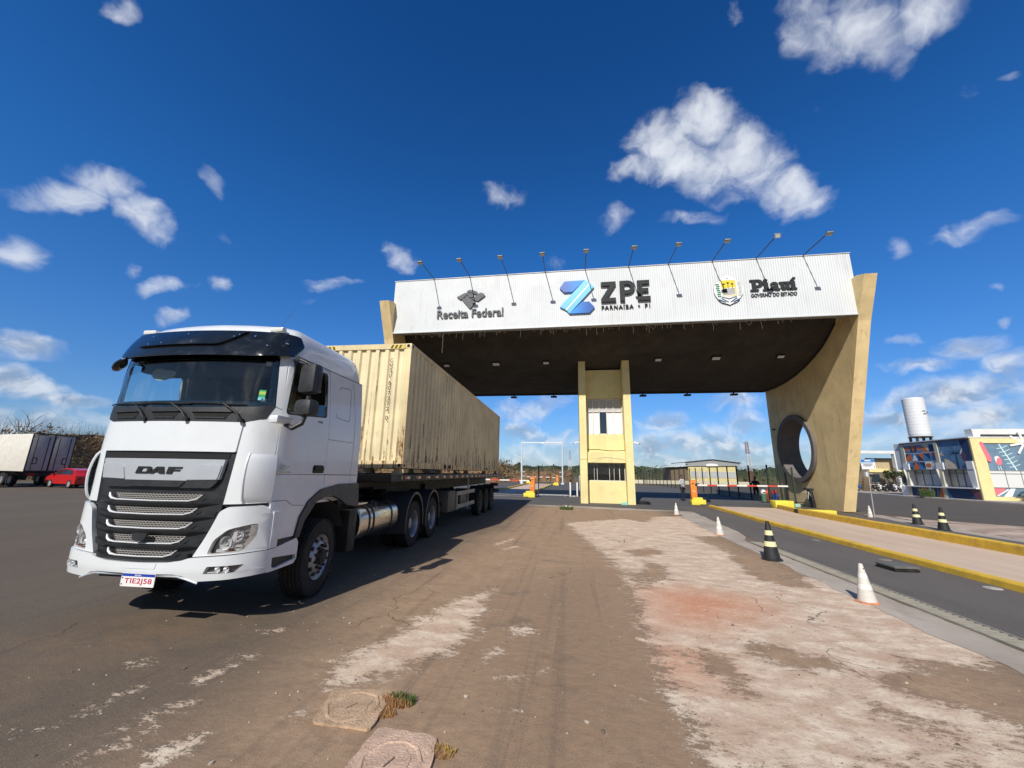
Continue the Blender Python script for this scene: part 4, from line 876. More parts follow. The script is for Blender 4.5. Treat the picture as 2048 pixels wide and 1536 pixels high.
b.prism([(-.10+o_, Z0), (-.01+o_, Z1), (.075+o_, Z1), (.095+o_, Z0), (.025+o_, Z0), (.022+o_, Z0+.016), (-.03+o_, Z0+.016), (-.043+o_, Z0)], zf, 0, .012, holes=[[(-.012+o_, Z0+.031), (.022+o_, Z0+.031), (.018+o_, Z1-.022)]])
b.prism([(.115+o_, Z0), (.135+o_, Z1), (.295+o_, Z1), (.29+o_, Z1-.018), (.20+o_, Z1-.018), (.197+o_, Z1-.030), (.275+o_, Z1-.030), (.27+o_, Z1-.046), (.192+o_, Z1-.046), (.182+o_, Z0)], zf, 0, .012)
b.build('maker_lettering', BLACK_PAINT, pan)
b = B(); b.patch(rnd([(-.745, 1.572), (-.67, 1.485), (.67, 1.485), (.745, 1.572)], .03), fmap(-.03), .04, cut=.08); b.patch(rnd([(-.36, 1.555), (-.30, 1.495), (.33, 1.495), (.39, 1.555)], .02), fmap(-.042), .02, cut=.08); b.build('grille_chin', BLACK_PLASTIC, gr, 30)
b = B(); b.prism([(-.07, 1.0), (.12, 1.0), (.10, .945), (.06, .92), (-.01, .92), (-.05, .945)], lambda u, v, t_: Vector((u, FY(u, v)-.055-t_, v)), 0, .03); b.build('radar_sensor', BLACK_PLASTIC, gr)
# --- bumper
b = B()
for s in (1, -1):
    b.patch(rnd(MIR([(.615, .762), (.715, .965), (.775, 1.12), (.815, 1.235), (.90, 1.285), (1.15, 1.295), (1.205, 1.225), (1.215, .80)], s), [.01, .05, .05, .03, .03, .03, .03, .01]), fmap(-.03), .05, holes=[MIR(HEADL, s)], cut=.07)
    b.patch([(.40, 1.215), (.50, 1.20), (.50, .805), (.40, .80)], smap(s, .012), .04)
    # side return and entry step
    b.patch(rnd([(.40, .79), (.40, .54), (.86, .55), (.91, .60), (.91, .795), (.86, .855), (.50, .80)], .02), smap(s, .010), .05, holes=[rnd([(.45, .695), (.46, .585), (.52, .565), (.885, .605), (.885, .655)], .02)], cut=.1)
low = [(-1.215, .79), (-.60, .752), (-.53, .728), (-.38, .705), (0, .693), (.38, .705), (.53, .728), (.60, .752), (1.215, .79), (1.222, .60), (1.215, .545), (.68, .515), (.56, .572), (.46, .588), (-.46, .588), (-.56, .572), (-.68, .515), (-1.215, .545), (-1.222, .60)]
b.patch(low, lambda x, z, t_: Vector((x, FY(x, z)-.055+.16*max(0, .62-z)+t_, z)), .05, holes=[MIR(FOG, 1), MIR(FOG, -1)], cut=.07)
bum = b.build('bumper', WHITE_PAINT, TRK, 30)
b = B()
for s in (1, -1):
    b = B(); b.patch(rnd([(.45, .695), (.46, .585), (.52, .565), (.885, .605), (.885, .655)], .02), smap(s, -.03), .02, cut=.1); b.build('step_recess', BLACK_PLASTIC, bum)
    b = B(); b.patch([(.36, .90), (.90, .885), (.93, .80), (.86, .86), (.50, .81), (.36, .81)], smap(s, -.01), .02); b.build('step_gap_seal', BLACK_PLASTIC, bum)
    b = B(); b.patch(MIR([(.80, 1.31), (1.165, 1.32), (1.15, 1.28), (.84, 1.265)], s), fmap(.03), .02); b.build('bumper_gap_seal', BLACK_PLASTIC, bum)
b = B(); pth = [(-.72, .512), (-.60, .553), (-.50, .578), (.50, .578), (.60, .553), (.72, .512)]; b.tube([(x, FY(x, z)-.035, z-.012) for x, z in pth], .013, 8); b.build('lower_trim', SILVER, bum)
b = B(); b.box((0, .10, .55), (1.1, .04, .08)); b.box((.0, .5, .62), (1.7, .3, .10)); b.build('underrun_bar', BLACK_PLASTIC, bum)
b = B(); b.patch(rnd([(-.14, .70), (.27, .70), (.26, .64), (-.12, .64)], .01), lambda x, z, t_: Vector((x, FY(x, z)-.060+t_, z)), .01); b.build('tow_cover', WHITE_PAINT, bum)
LENS = glass_mat('clear_lamp_lens', (.97, .97, .97), 1., 0, .0); REFL = mat('lamp_reflector', (.86, .87, .88), .25, .45); LGREY = mat('lamp_housing_grey', (.42, .40, .36), .3, .15)
for s in (1, -1):
    hl = B(); hl.patch(MIR([((x-.95)*1.0+.95, (z-.94)*1.0+.94) for x, z in HEADL], s), fmap(.05), .01, cut=.06)
    h = hl.build('headlight', mat('lamp_bowl', (.46, .46, .46), .3, .3), bum)
    r = B()
    for k, (x, z, rad) in enumerate(((.90, .90, .075), (1.00, .985, .075), (1.02, .87, .055))):
        c = fmap(.045)(s*x, z, 0)
        r.lathe([(rad, -.035), (rad*.92, -.01), (rad*.6, .012), (rad*.25, .02), (.001, .02)], c, 'Y', 20); r.lathe([(rad*.35, -.02), (rad*.35, .02)], c, 'Y', 12)
    for k in range(4):
        r.patch(MIR([(.955+.012*k, .845+.05*k), (1.10, .865+.052*k), (1.10, .885+.052*k), (.955+.012*k, .868+.05*k)], s), fmap(.022), .02)
    r.patch(MIR([(.80, .80), (.95, .80), (.93, .83), (.81, .83)], s), fmap(.03), .01)
    r.patch(MIR([(.93, .84), (.965, .84), (1.0, 1.03), (.97, 1.04)], s), fmap(.012), .03)
    r.build('reflector', REFL, h)
    a = B(); c = fmap(.03)(s*.955, .815, 0); a.lathe([(.02, -.02), (.016, 0), (.001, .01)], c, 'Y', 10); a.build('indicator_bulb', mat('amber_bulb', (.55, .18, .08), .3), h)
    e = B(); e.patch(MIR(HEADL, s), fmap(-.020), .015, holes=[MIR([(x+(.94-x)*.075, z+(.935-z)*.09) for x, z in HEADL], s)], cut=.1); e.patch(MIR(rnd([(1.10, 1.085), (1.148, 1.10), (1.145, .95), (1.075, .815), (1.03, .80), (1.10, .95)], .01), s), fmap(-.021), .015, cut=.06); e.build('lamp_bezel', LGREY, h)
    l = B(); l.patch(MIR(HEADL, s), fmap(-.016), .004, cut=.05); l.build('lamp_lens', LENS, h, 60)
    f = B(); f.patch(MIR(FOG, s), fmap(-.005), .01, cut=.06); fg = f.build('fog_light', mat('fog_housing', (.10, .10, .105), .3, .5), bum)
    r = B()
    for x in (.90, .98): r.lathe([(.034, -.03), (.028, -.01), (.012, .004), (.001, .005)], fmap(-.012)(s*x, .636, 0), 'Y', 16)
    r.patch(MIR([(.80, .60), (1.0, .605), (1.0, .615), (.80, .61)], s), fmap(-.035), .02); r.build('reflector', REFL, fg)
    l = B(); l.patch(MIR(FOG, s), fmap(-.04), .004, cut=.06); l.build('lamp_lens', LENS, fg, 60)
# number plate
pl = B(); PF = lambda u, v, t_: Vector((u+.135, -.085-t_, v+.535)); pl.prism(rnd([(-.20, -.065), (.20, -.065), (.20, .065), (-.20, .065)], .01), PF, 0, .006, 0)
pl.prism([(-.197, .035), (.197, .035), (.197, .062), (-.197, .062)], PF, .006, .007, 1); put_text(pl, "BRASIL", -.04, .042, .08, .013, 0, .002, .01, 0, fn=lambda u, v, t_: PF(u, v, t_+.007))
put_text(pl, "TIE2J58", -.155, -.048, .325, .066, 0, .002, .012, 2, 1.05, fn=lambda u, v, t_: PF(u, v, t_+.006))
pl.prism([(-.19, .012), (-.178, .012), (-.178, .026), (-.19, .026)], PF, .006, .008, 1); pl.prism([(-.19, -.05), (-.178, -.05), (-.178, -.036), (-.19, -.036)], PF, .006, .008, 3)
pl.build('licence_plate', [mat('plate_white', (.80, .79, .78), .4), mat('plate_blue', (.015, .05, .36), .4), mat('plate_red', (.50, .03, .06), .4), BLACK_PAINT], TRK)
# --- corner air deflectors
for s in (1, -1):
    b = B(); f = fmap(-.0)
    def dm(u, v, t_, s=s):   # u 0..1 across the blade, v along height
        k = max(0., min(1., (v-1.335)/.545)); bul = math.sin(math.pi*min(1, max(0, k)))**.6
        x = 1.0+u*.185; w_ = math.sin(math.pi*min(1, max(0, (1-u)/.75*.5+.12)))
        y = FY(x, v)-.004-.062*bul*(1-u)**1.1
        return Vector((s*(x+.028*bul*math.sin(math.pi*min(1., .18+.62*u))), y+t_, v))
    us, zs = np.linspace(0, 1, 13), np.linspace(1.335, 1.88, 18); nu = len(us)
    b.add([dm(u, z, 0) for z in zs for u in us], [(j*nu+i, j*nu+i+1, (j+1)*nu+i+1, (j+1)*nu+i) for j in range(len(zs)-1) for i in range(nu-1)], 0, True)
    edge = [dm(1, z, 0) for z in zs]; inn = [Vector((s*1.165, FY(1.165, z)+.03, z)) for z in zs]
    b.build('air_deflector', WHITE_PAINT, TRK, 60)
    b = B(); ed = [dm(0., z, .004) for z in zs]; b.tube([ed[0]+Vector((0, .03, 0))]+ed+[ed[-1]+Vector((0, .03, 0))], .013, 8); b.build('deflector_edge', WHITE_PAINT, TRK)
    b = B()
    for k in range(3):
        z = 1.50+.105*k; b.box((s*1.085, FY(1.085, z)-.012, z), (.10, .02, .075), rot=RZ(s*.9))
    b.build('deflector_slats', BLACK_PLASTIC, TRK)
# --- mirrors
for s in (1,):
    b = B(); b.tube([(s*1.20, .40, 3.09), (s*1.33, .33, 3.075), (s*1.45, .36, 3.02)], [.022, .02, .018], 8); ua = b; b = B(); b.tube([(s*1.27, .30, 2.245), (s*1.36, .30, 2.20), (s*1.45, .34, 2.26), (s*1.47, .37, 2.38), (s*1.47, .38, 2.62)], [.03, .032, .03, .028, .026], 10)
    mr = b.build('mirror', BLACK_PLASTIC, TRK); ua.build('upper_arm', BLACK_PLASTIC, mr)
    b = B(); b.box((s*1.475, .37, 2.83), (.255 if s > 0 else .13, .17, .385), rot=RZ(s*-.18), bev=.065, taper=(.96, .9)); b.build('upper_housing', BLACK_PLASTIC, mr)
    b = B(); b.box((s*1.47, .37, 2.46), (.275 if s > 0 else .14, .20, .215), rot=RZ(s*-.18), bev=.075, taper=(.92, .9)); b.build('lower_housing', BLACK_PLASTIC, mr)
    b = B(); b.box((s*1.475, .46, 2.83), (.2 if s > 0 else .1, .012, .32), rot=RZ(s*-.18)); b.build('mirror_glass', CHROME, mr)
    b = B(); b.box((s*1.25, .245, 2.29), (.12, .30, .095), bev=.03); b.build('mirror_base_cover', WHITE_PAINT, mr)
b = B(); b.lathe([(.001, -.19), (.05, -.17), (.085, -.08), (.09, .04), (.06, .15), (.001, .19)], (0, 0, 0), 'X', 20)
for i, v in enumerate(b.v): b.v[i] = (v[0], v[1]*1.1, v[2]*.55)
m = b.build('front_mirror', GLOSS_BLACK, TRK, 50); m.location = (-1.03, .14, 2.985); m.rotation_euler = (R(15), R(-24), R(-25)); m.scale = (.75, .7, .8)
b = B(); b.tube([(-.92, .2, 3.12), (-.95, .14, 3.07), (-1.0, .14, 3.01)], .014, 8); b.build('front_mirror_arm', BLACK_PAINT, TRK)
# --- wheels
def tyre(b, w, R0=.51, ri=.29):
    p = [(ri, -w/2+.03), (ri+.03, -w/2+.005), (R0-.10, -w/2), (R0-.03, -w/2+.015), (R0, -w/2+.045)]
    for k in range(4):
        a = -w/2+.05+(w-.10)*(k+.5)/4-.012; p += [(R0, a), (R0-.014, a+.004), (R0-.014, a+.018), (R0, a+.022)]
    p += [(R0, w/2-.045), (R0-.03, w/2-.015), (R0-.10, w/2), (ri+.03, w/2-.005), (ri, w/2-.03)]
    b.lathe(p, (0, 0, 0), 'X', 56)
    for k in range(56):   # shoulder tread blocks
        a = 2*math.pi*k/56
        for sg in (-1, 1):
            c = Vector((sg*(w/2-.02), math.cos(a)*(R0-.018), math.sin(a)*(R0-.018))); b.box(c, (.03, .03, .03), rot=RX(a))
def front_wheel(s):
    b = B(); tyre(b, .30); w = b.build('wheel', RUBBER, TRK, 30)
    b = B(); b.lathe([(.29, -.12), (.285, .10), (.295, .135), (.30, .14), (.285, .125), (.262, .11), (.245, .095), (.20, .135), (.165, .15), (.11, .15), (.11, .13)], (0, 0, 0), 'X', 56)
    for v in range(len(b.v)): b.v[v] = (b.v[v][0]*s, b.v[v][1], b.v[v][2])
    b.build('rim', STEEL_RIM, w, 30)
    b = B(); hs = []
    for k in range(10):
        a = 2*math.pi*k/10; c = Vector((s*.118, math.cos(a)*.222, math.sin(a)*.222)); b.cyl(c-Vector((s*.03, 0, 0)), c+Vector((s*.016, 0, 0)), .028, n=14)
    b.build('rim_holes', BLACK_PAINT, w)
    b = B()
    for k in range(10):
        a = 2*math.pi*(k+.5)/10; c = Vector((s*.15, math.cos(a)*.150, math.sin(a)*.150)); b.cyl(c, c+Vector((s*.045, 0, 0)), .021, .017, n=8)
    b.cyl((s*.13, 0, 0), (s*.20, 0, 0), .115, .10, n=24); b.cyl((s*.20, 0, 0), (s*.215, 0, 0), .07, .06, n=20)
    b.build('hub', BLACK_STEEL, w)
    w.location = (s*1.075, 1.445, .512); w.rotation_euler = (0, 0, R(7)); return w
front_wheel(1); front_wheel(-1)
def drive_wheel(parent, x, y, s, name='wheel', rimmat=STEEL_RIM):
    b = B(); tyre(b, .27); w = b.build(name, RUBBER, parent, 30)
    b = B(); b.lathe([(.30, .13), (.292, .125), (.272, .10), (.262, .05), (.255, -.03), (.225, -.055), (.15, -.06), (.14, -.06), (.14, .02), (.10, .05), (.001, .055)], (0, 0, 0), 'X', 48)
    for v in range(len(b.v)): b.v[v] = (b.v[v][0]*s, b.v[v][1], b.v[v][2])
    b.build('rim', rimmat, w, 30)
    b = B()
    for k in range(10):
        a = 2*math.pi*k/10; c = Vector((-s*.06, math.cos(a)*.175, math.sin(a)*.175)); b.cyl(c, c+Vector((s*.04, 0, 0)), .016, n=6)
    b.build('wheel_nuts', GREY_STEEL, w)
    w.location = (x, y, .51)
    return w
for y in (5.25, 6.64):
    for s in (1, -1):
        drive_wheel(TRK, s*1.075, y, s)
        b = B(); tyre(b, .26); iw = b.build('inner_wheel', RUBBER, TRK, 30); iw.location = (s*.73, y, .51)
# --- fenders
b = B()
for s in (1, -1):
    b = B()
    out = [(.805, .86), (.865, 1.10), (1.015, 1.295), (1.27, 1.437), (1.73, 1.498), (2.33, 1.498), (2.40, 1.12), (2.28, 1.13), (2.02, 1.17), (1.86, 1.25), (1.62, 1.335), (1.43, 1.345), (1.18, 1.27), (.97, 1.05), (.90, .86)]
    b.patch(out, smap(s, .022), .05, cut=.1)
    n = 14; pa = [(1.44+.64*math.cos(R(a)), .60+.70*math.sin(R(a))) for a in np.linspace(172, 20, n)]
    b.add([(s*x, y, z) for y, z in pa for x in (.55, 1.2)], [(2*i, 2*i+1, 2*i+3, 2*i+2) for i in range(n-1)], 0, True); b.build('front_fender', DARK_PLASTIC, TRK, 40)
for y in (5.25, 6.64):
    for s in (1, -1):
        b = B(); n = 18; an = np.linspace(195, -8, n); vs = []
        for a in an:
            for x, r_ in ((.56, .60), (1.22, .60), (1.235, .60), (1.235, .545)): vs.append((s*x, y+r_*math.cos(R(a)), .51+(r_+.10)*math.sin(R(a))+.02))
        b.add(vs, [(4*i+j, 4*i+j+1, 4*i+4+j+1, 4*i+4+j) for i in range(n-1) for j in range(3)], 0, True); b.build('rear_fender', DARK_PLASTIC, TRK, 40)
        b = B(); b.box((s*.92, y+.63, .42), (.6, .012, .42)); b.build('mud_flap', RUBBER, TRK)
# --- chassis, tank, steps, coupling
b = B()
for s in (1, -1): b.box((s*.40, 4.2, .92), (.09, 7.0, .27))
for y in (2.6, 3.6, 4.6, 6.0, 7.3): b.box((0, y, .92), (.8, .12, .2))
for y in (5.25, 6.64): b.cyl((-.7, y, .51), (.7, y, .51), .09, n=14); b.lathe([(.001, -.2), (.17, -.12), (.2, 0), (.17, .12), (.001, .2)], (0, y, .51), 'X', 16)
b.cyl((-.95, 1.445, .50), (.95, 1.445, .50), .06, n=12); b.box((0, 1.0, .78), (.9, 1.3, .6)); b.box((0, 2.5, 1.12), (1.8, .3, .5), bev=.03)
b.tube([(.9, 2.5, 1.7), (.92, 2.7, 1.3), (.6, 3.2, 1.15)], .03); b.box((1.0, 2.40, .74), (.36, .26, .66), bev=.03); b.box((-1.0, 3.0, .74), (.36, 1.2, .6), bev=.03)
b.box((0, 7.72, .75), (2.3, .06, .12))
b.build('chassis', BLACK_STEEL, TRK)
b = B(); b.box((0, 5.95, 1.17), (.95, .9, .06), bev=.02); b.box((0, 5.95, 1.09), (.7, .5, .12)); b.build('fifth_wheel', BLACK_STEEL, TRK)
b = B(); tc = (.91, .80); n = 40; sec = [(tc[0]+.30*math.copysign(abs(math.cos(a))**.75, math.cos(a)), tc[1]+.285*math.copysign(abs(math.sin(a))**.75, math.sin(a))) for a in [2*math.pi*i/n for i in range(n)]]
ys = [(2.64, .90), (2.66, .97), (2.70, 1), (4.22, 1), (4.26, .97), (4.28, .90)]; vs = [(tc[0]+(x-tc[0])*k, y, tc[1]+(z-tc[1])*k) for y, k in ys for x, z in sec]
b.add(vs, [(j*n+i, j*n+(i+1) % n, (j+1)*n+(i+1) % n, (j+1)*n+i) for j in range(len(ys)-1) for i in range(n)], 0, True); b.add(vs, [tuple(range(n)), tuple(range(5*n, 6*n))[::-1]])
tk = b.build('fuel_tank', ALU, TRK, 30)
for y in (2.95, 3.12, 3.93):
    b = B(); vs = [(tc[0]+(x-tc[0])*1.03, yy, tc[1]+(z-tc[1])*1.03) for yy in (y-.028, y+.028) for x, z in sec]; b.add(vs, [(i, (i+1) % n, n+(i+1) % n, n+i) for i in range(n)], 0, True); b.build('tank_strap', BLACK_STEEL, tk)
b = B(); b.cyl((1.02, 3.42, 1.03), (1.06, 3.42, 1.13), .06, n=18); b.build('filler_cap', BLACK_PLASTIC, tk)
b = B(); b.box((.88, 2.72, 1.13), (.5, .5, .03), bev=.01); b.build('catwalk', ALU, TRK)
b = B(); b.tube([(.9, 2.2, 3.63), (.95, 2.27, 3.82), (.98, 2.31, 3.95)], .0022, 4)
for i, v in enumerate(b.v): b.v[i] = (v[0]-.02, v[1]-1.75, v[2]-.06)
b.build('antenna', BLACK_PAINT, TRK)
# --- cabin interior
INT = mat('dark_cabin_trim', (.05, .05, .052), .8, var=.2, vscale=3); INT2 = mat('grey_dashboard', (.14, .145, .15), .6, var=.1, vscale=4)
b = B(); b.patch([(-1.08, 2.40), (1.08, 2.40), (1.08, 2.43), (-1.08, 2.43)], fmap(.05), .5, cut=.3); b.box((.0, .62, 2.28), (2.1, .5, .26), bev=.06); b.box((.55, .55, 2.47), (.9, .42, .14), bev=.06); b.build('dashboard', INT2, TRK)
b = B(); b.lathe([(.22, -.016), (.236, 0), (.22, .016), (.205, 0), (.22, -.016)], (0, 0, 0), 'Z', 28); b.box((0, 0, -.02), (.40, .07, .03), bev=.01); b.box((0, -.1, -.02), (.06, .2, .03), bev=.01); sw = b.build('steering_wheel', BLACK_PLASTIC, TRK); sw.location = (.55, .80, 2.52); sw.rotation_euler = (R(-32), 0, 0)
b = B()
for x in (.56, -.56):
    b = B(); b.box((x, 1.25, 2.05), (.5, .5, .18), bev=.06); b.box((x, 1.50, 2.42), (.48, .16, .66), rot=RX(R(-8)), bev=.06); b.box((x, 1.56, 2.82), (.28, .12, .18), bev=.05); b.build('seat', INT, TRK)
b = B(); b.box((0, 2.12, 2.4), (2.2, .04, 1.5)); b.box((0, 1.2, 3.13), (2.2, 1.9, .03)); b.box((0, .55, 3.02), (2.0, .36, .16), bev=.03); b.box((0, 1.9, 2.25), (2.1, .4, .2), bev=.05); b.build('cabin_lining', INT, TRK)
b = B(); b.lathe([(.001, 0), (.10, .01), (.15, .0), (.10, -.012), (.001, -.014)], (0, 0, 0), 'Z', 20)
o = b.build('sun_shade_pad', mat('beige_pad', (.45, .40, .35), .8), TRK); o.location = (-.62, .36, 2.93); o.rotation_euler = (R(70), R(10), 0); o.scale = (1.1, .8, 1)
# ------------------------------------------------------------------ driver seen through the door window
def skin_body(name, chains, mats, parent=None, sub=2, loc=(0, 0, 0), rz=0, mat_fn=None):
    """one continuous surface grown round connected joints: chains = lists of (x,y,z,r); shared points weld"""
    vs, es, rs, idx = [], [], [], {}
    for ch in chains:
        prev = None
        for (x, y, z, r) in ch:
            k = (round(x, 4), round(y, 4), round(z, 4))
            if k not in idx: idx[k] = len(vs); vs.append((x, y, z)); rs.append(r)
            if prev is not None and prev != idx[k]: es.append((prev, idx[k]))
            prev = idx[k]
    me = bpy.data.meshes.new(name); me.from_pydata(vs, es, []); o = bpy.data.objects.new(name, me); COL.objects.link(o)
    sk = o.modifiers.new('skin', 'SKIN'); sk.use_smooth_shade = True
    for i, d in enumerate(me.skin_vertices[0].data):
        d.radius = (rs[i], rs[i]) if not isinstance(rs[i], tuple) else rs[i]; d.use_root = (i == 0)
    sb = o.modifiers.new('subdivision', 'SUBSURF'); sb.levels = sub; sb.render_levels = sub
    dg = bpy.context.evaluated_depsgraph_get(); m2 = bpy.data.meshes.new_from_object(o.evaluated_get(dg)); o.modifiers.clear(); o.data = m2; bpy.data.meshes.remove(me); m2.name = name
    ms = mats if isinstance(mats, (list, tuple)) else [mats]
    m2.materials.clear()
    for m_ in ms: m2.materials.append(m_)
    for p in m2.polygons:
        p.use_smooth = True
        if mat_fn: p.material_index = mat_fn(p.center)
        else: p.material_index = 0
    if parent is not None: o.parent = parent
    o.location = loc; o.rotation_euler = (0, 0, rz); return o
SKIN_ = mat('brown_skin', (.20, .105, .065), .55); HAIR = mat('black_hair', (.012, .010, .009), .7)
def head_parts(parent, c, s=1., cap=None, yaw=0.):
    """face on a head centred at c, looking towards -y"""
    Q = RZ(yaw); P = lambda x, y, z: Vector(c)+Q @ Vector((x*s, y*s, z*s))
    b = B(); sph = [(math.sin(a)*.098*s, -math.cos(a)*.12*s) for a in np.linspace(.62*math.pi if False else 1.35, math.pi, 8)]
    b.lathe(sph, P(0, .012, .012), 'Z', 20); b.build('hair', cap or HAIR, parent)
    b = B()
    for sx in (-1, 1): b.lathe([(.001, -.008*s), (.011*s, -.004*s), (.013*s, .004*s), (.001, .009*s)], P(sx*.032, -.086, .01), 'Y', 10)
    b.build('eyes', BLACK_PAINT, parent)
drv = empty('person', 'driver in a green shirt sitting behind the side window of the white truck', 'person', TRK.location, .05)
dx, dy = .60, 1.22
body_ = skin_body('body', [[(dx, dy, 2.15, .14), (dx, dy+.03, 2.35, .155), (dx, dy+.03, 2.52, .15), (dx, dy+.01, 2.66, .075), (dx, dy-.01, 2.74, .07), (dx, dy-.02, 2.80, .088), (dx, dy-.02, 2.87, .092), (dx, dy-.01, 2.92, .06)],
    [(dx, dy+.03, 2.52, .15), (dx+.19, dy+.02, 2.55, .07), (dx+.26, dy-.05, 2.36, .052), (dx+.14, dy-.28, 2.44, .042), (dx+.08, dy-.36, 2.50, .03)],
    [(dx, dy+.03, 2.52, .15), (dx-.19, dy+.02, 2.55, .07), (dx-.26, dy-.05, 2.36, .052), (dx-.14, dy-.28, 2.44, .042), (dx-.08, dy-.36, 2.50, .03)],
    [(dx, dy-.02, 2.80, .088), (dx, dy-.10, 2.805, .022), (dx, dy-.122, 2.80, .012)]],
    [SKIN_, mat('green_shirt', (.01, .17, .075), .85)], drv, mat_fn=lambda c: 1 if (c.z < 2.665 and c.y > dy-.18) else 0)
head_parts(drv, (dx, dy-.02, 2.85), 1., mat('grey_cap', (.12, .12, .13), .8))
for i in range(5):
    pass
# ------------------------------------------------------------------ flatbed semi-trailer and container
TLX, TLY, TLA = -4.9512, 8.1408, .0203
TRL = empty('semi_trailer', 'black three-axle flatbed semi-trailer with red and white reflectors carrying the cream container', 'trailer', (TLX, TLY, 0), TLA)
b = B()
b.box((0, 5.9, 1.60), (2.46, 13.0, .05))
for s in (1, -1): b.box((s*.45, 6.6, 1.36), (.12, 11.6, .42)); b.box((s*.45, .7, 1.46), (.12, 2.4, .2))
for y in np.arange(-.4, 12.4, .62): b.box((0, float(y), 1.52), (2.40, .08, .10))
b.build('deck_frame', BLACK_STEEL, TRL)
RAIL = mat('dark_rail_paint', (.030, .027, .026), .55, var=.3, vscale=4, dirt=(.09, .07, .055), dscale=3, damt=.5)
b = B()
for s in (1, -1): b = B(); b.box((s*1.245, 5.9, 1.562), (.05, 13.04, .145), bev=.008); b.build('side_rail', RAIL, TRL)
for y in (-.60, 12.40): b = B(); b.box((0, y, 1.562), (2.5, .06, .145), bev=.008); b.build('end_rail', RAIL, TRL)
b = B()
for s in (1, -1):
    y = .02
    while y < 12.2:
        b.box((s*1.272, y+.10, 1.565), (.004, .15, .055), mi=0); b.box((s*1.272, y+.25, 1.565), (.004, .14, .055), mi=1); y += .66
    b.cyl((s*1.268, -.12, 1.565), (s*1.285, -.12, 1.565), .045, n=14, mi=2)
b.build('reflective_tape', [mat('red_reflector', (.38, .03, .025), .35), mat('white_reflector', (.68, .62, .55), .3), mat('olive_lamp', (.22, .22, .12), .4)], TRL)
for y in (.12, 3.0, 6.1, 9.2, 12.05):
    for s in (1, -1): b = B(); b.prism([(s*.95, 1.63), (s*1.16, 1.63), (s*1.13, 1.765), (s*1.02, 1.765)], lambda u, v, t, y=y: Vector((u, y+t, v)), -.07, .07); b.build('twist_lock', mat('worn_cream_steel', (.42, .32, .18), .7, var=.2, vscale=5), TRL)
for y in (8.06, 9.31, 10.56):
    for s in (1, -1):
        w = drive_wheel(TRL, s*1.075, y, s, 'wheel', mat('dusty_rim', (.12, .115, .105), .6, .2, var=.2, vscale=7))
    b = B(); b.cyl((-.9, y, .51), (.9, y, .51), .07, n=12); b.build('axle', BLACK_STEEL, TRL)
for s in (1, -1):
    for y in (8.06, 9.31, 10.56):
        b = B(); n = 10; an = np.linspace(150, 30, n); b.add([(s*x, y+.60*math.cos(R(a)), .51+.66*math.sin(R(a))) for a in an for x in (.8, 1.23)], [(2*i, 2*i+1, 2*i+3, 2*i+2) for i in range(n-1)], 0, True); b.build('mud_guard', RUBBER, TRL)
    b = B(); b.box((s*1.0, 7.35, .75), (.4, .012, .6)); b.build('mud_flap', RUBBER, TRL)
b = B(); b.box((0, 11.3, .62), (2.3, .012, .5)); b.build('mud_flap', RUBBER, TRL)
GUARD = mat('grey_guard_paint', (.36, .34, .29), .65, var=.12, vscale=3, dirt=(.16, .13, .1), dscale=2, damt=.5)
for s in (1, -1):
    b = B(); b.box((s*1.19, 5.75, 1.02), (.04, 2.5, .13), bev=.008); b.box((s*1.19, 5.75, .60), (.04, 2.5, .13), bev=.008); b.box((s*1.19, 4.55, .80), (.05, .12, .58), bev=.01); b.box((s*1.17, 6.1, .95), (.04, .07, 1.05)); b.build('side_guard', GUARD, TRL)
    b = B(); b.box((s*.98, 3.95, .82), (.46, .8, .62), bev=.03); tb = b.build('tool_box', mat('dark_toolbox', (.10, .098, .09), .6, var=.2, vscale=3), TRL)
    b = B(); b.box((s*.55, 3.2, .8), (.14, .14, 1.1)); b.box((s*.55, 3.2, .28), (.3, .3, .05)); b.build('landing_leg', BLACK_STEEL, TRL)
    b = B(); b.box((s*1.0, 5.6, .82), (.3, .9, .4), bev=.04); b.build('air_tank_box', DARK_PLASTIC, TRL)
b = B(); b.box((0, 12.46, .80), (2.4, .08, .14), bev=.01); b.build('rear_bumper', RAIL, TRL)
for s in (1, -1):
    b = B(); b.box((s*.95, 12.47, 1.10), (.42, .06, .16), bev=.015); b.build('tail_light', mat('tail_light_red', (.30, .015, .012), .3), TRL)
b = B(); b.cyl((0, 1.1, 1.40), (0, 1.1, 1.16), .05, n=12); b.box((0, 1.0, 1.33), (1.1, 1.8, .06)); b.build('king_pin', BLACK_STEEL, TRL)
for k, x in enumerate((-.3, -.1, .12)):
    b = B(); b.tube([(x, -2.0, 1.45), (x+.05, -1.6, 1.18), (x+.1, -1.1, 1.12), (x+.08, -.7, 1.3), (x, -.55, 1.5)], .018, 6); b.build('air_hose', mat('red_air_hose', (.2, .03, .02), .5), TRL)

CB = mat('container_cream', (.60, .475, .255), .6, var=.06, vscale=1.4, bump=.12, bscale=18, dirt=(.34, .15, .05), dscale=2.6, damt=.35, stretch=(1, 1, .35))
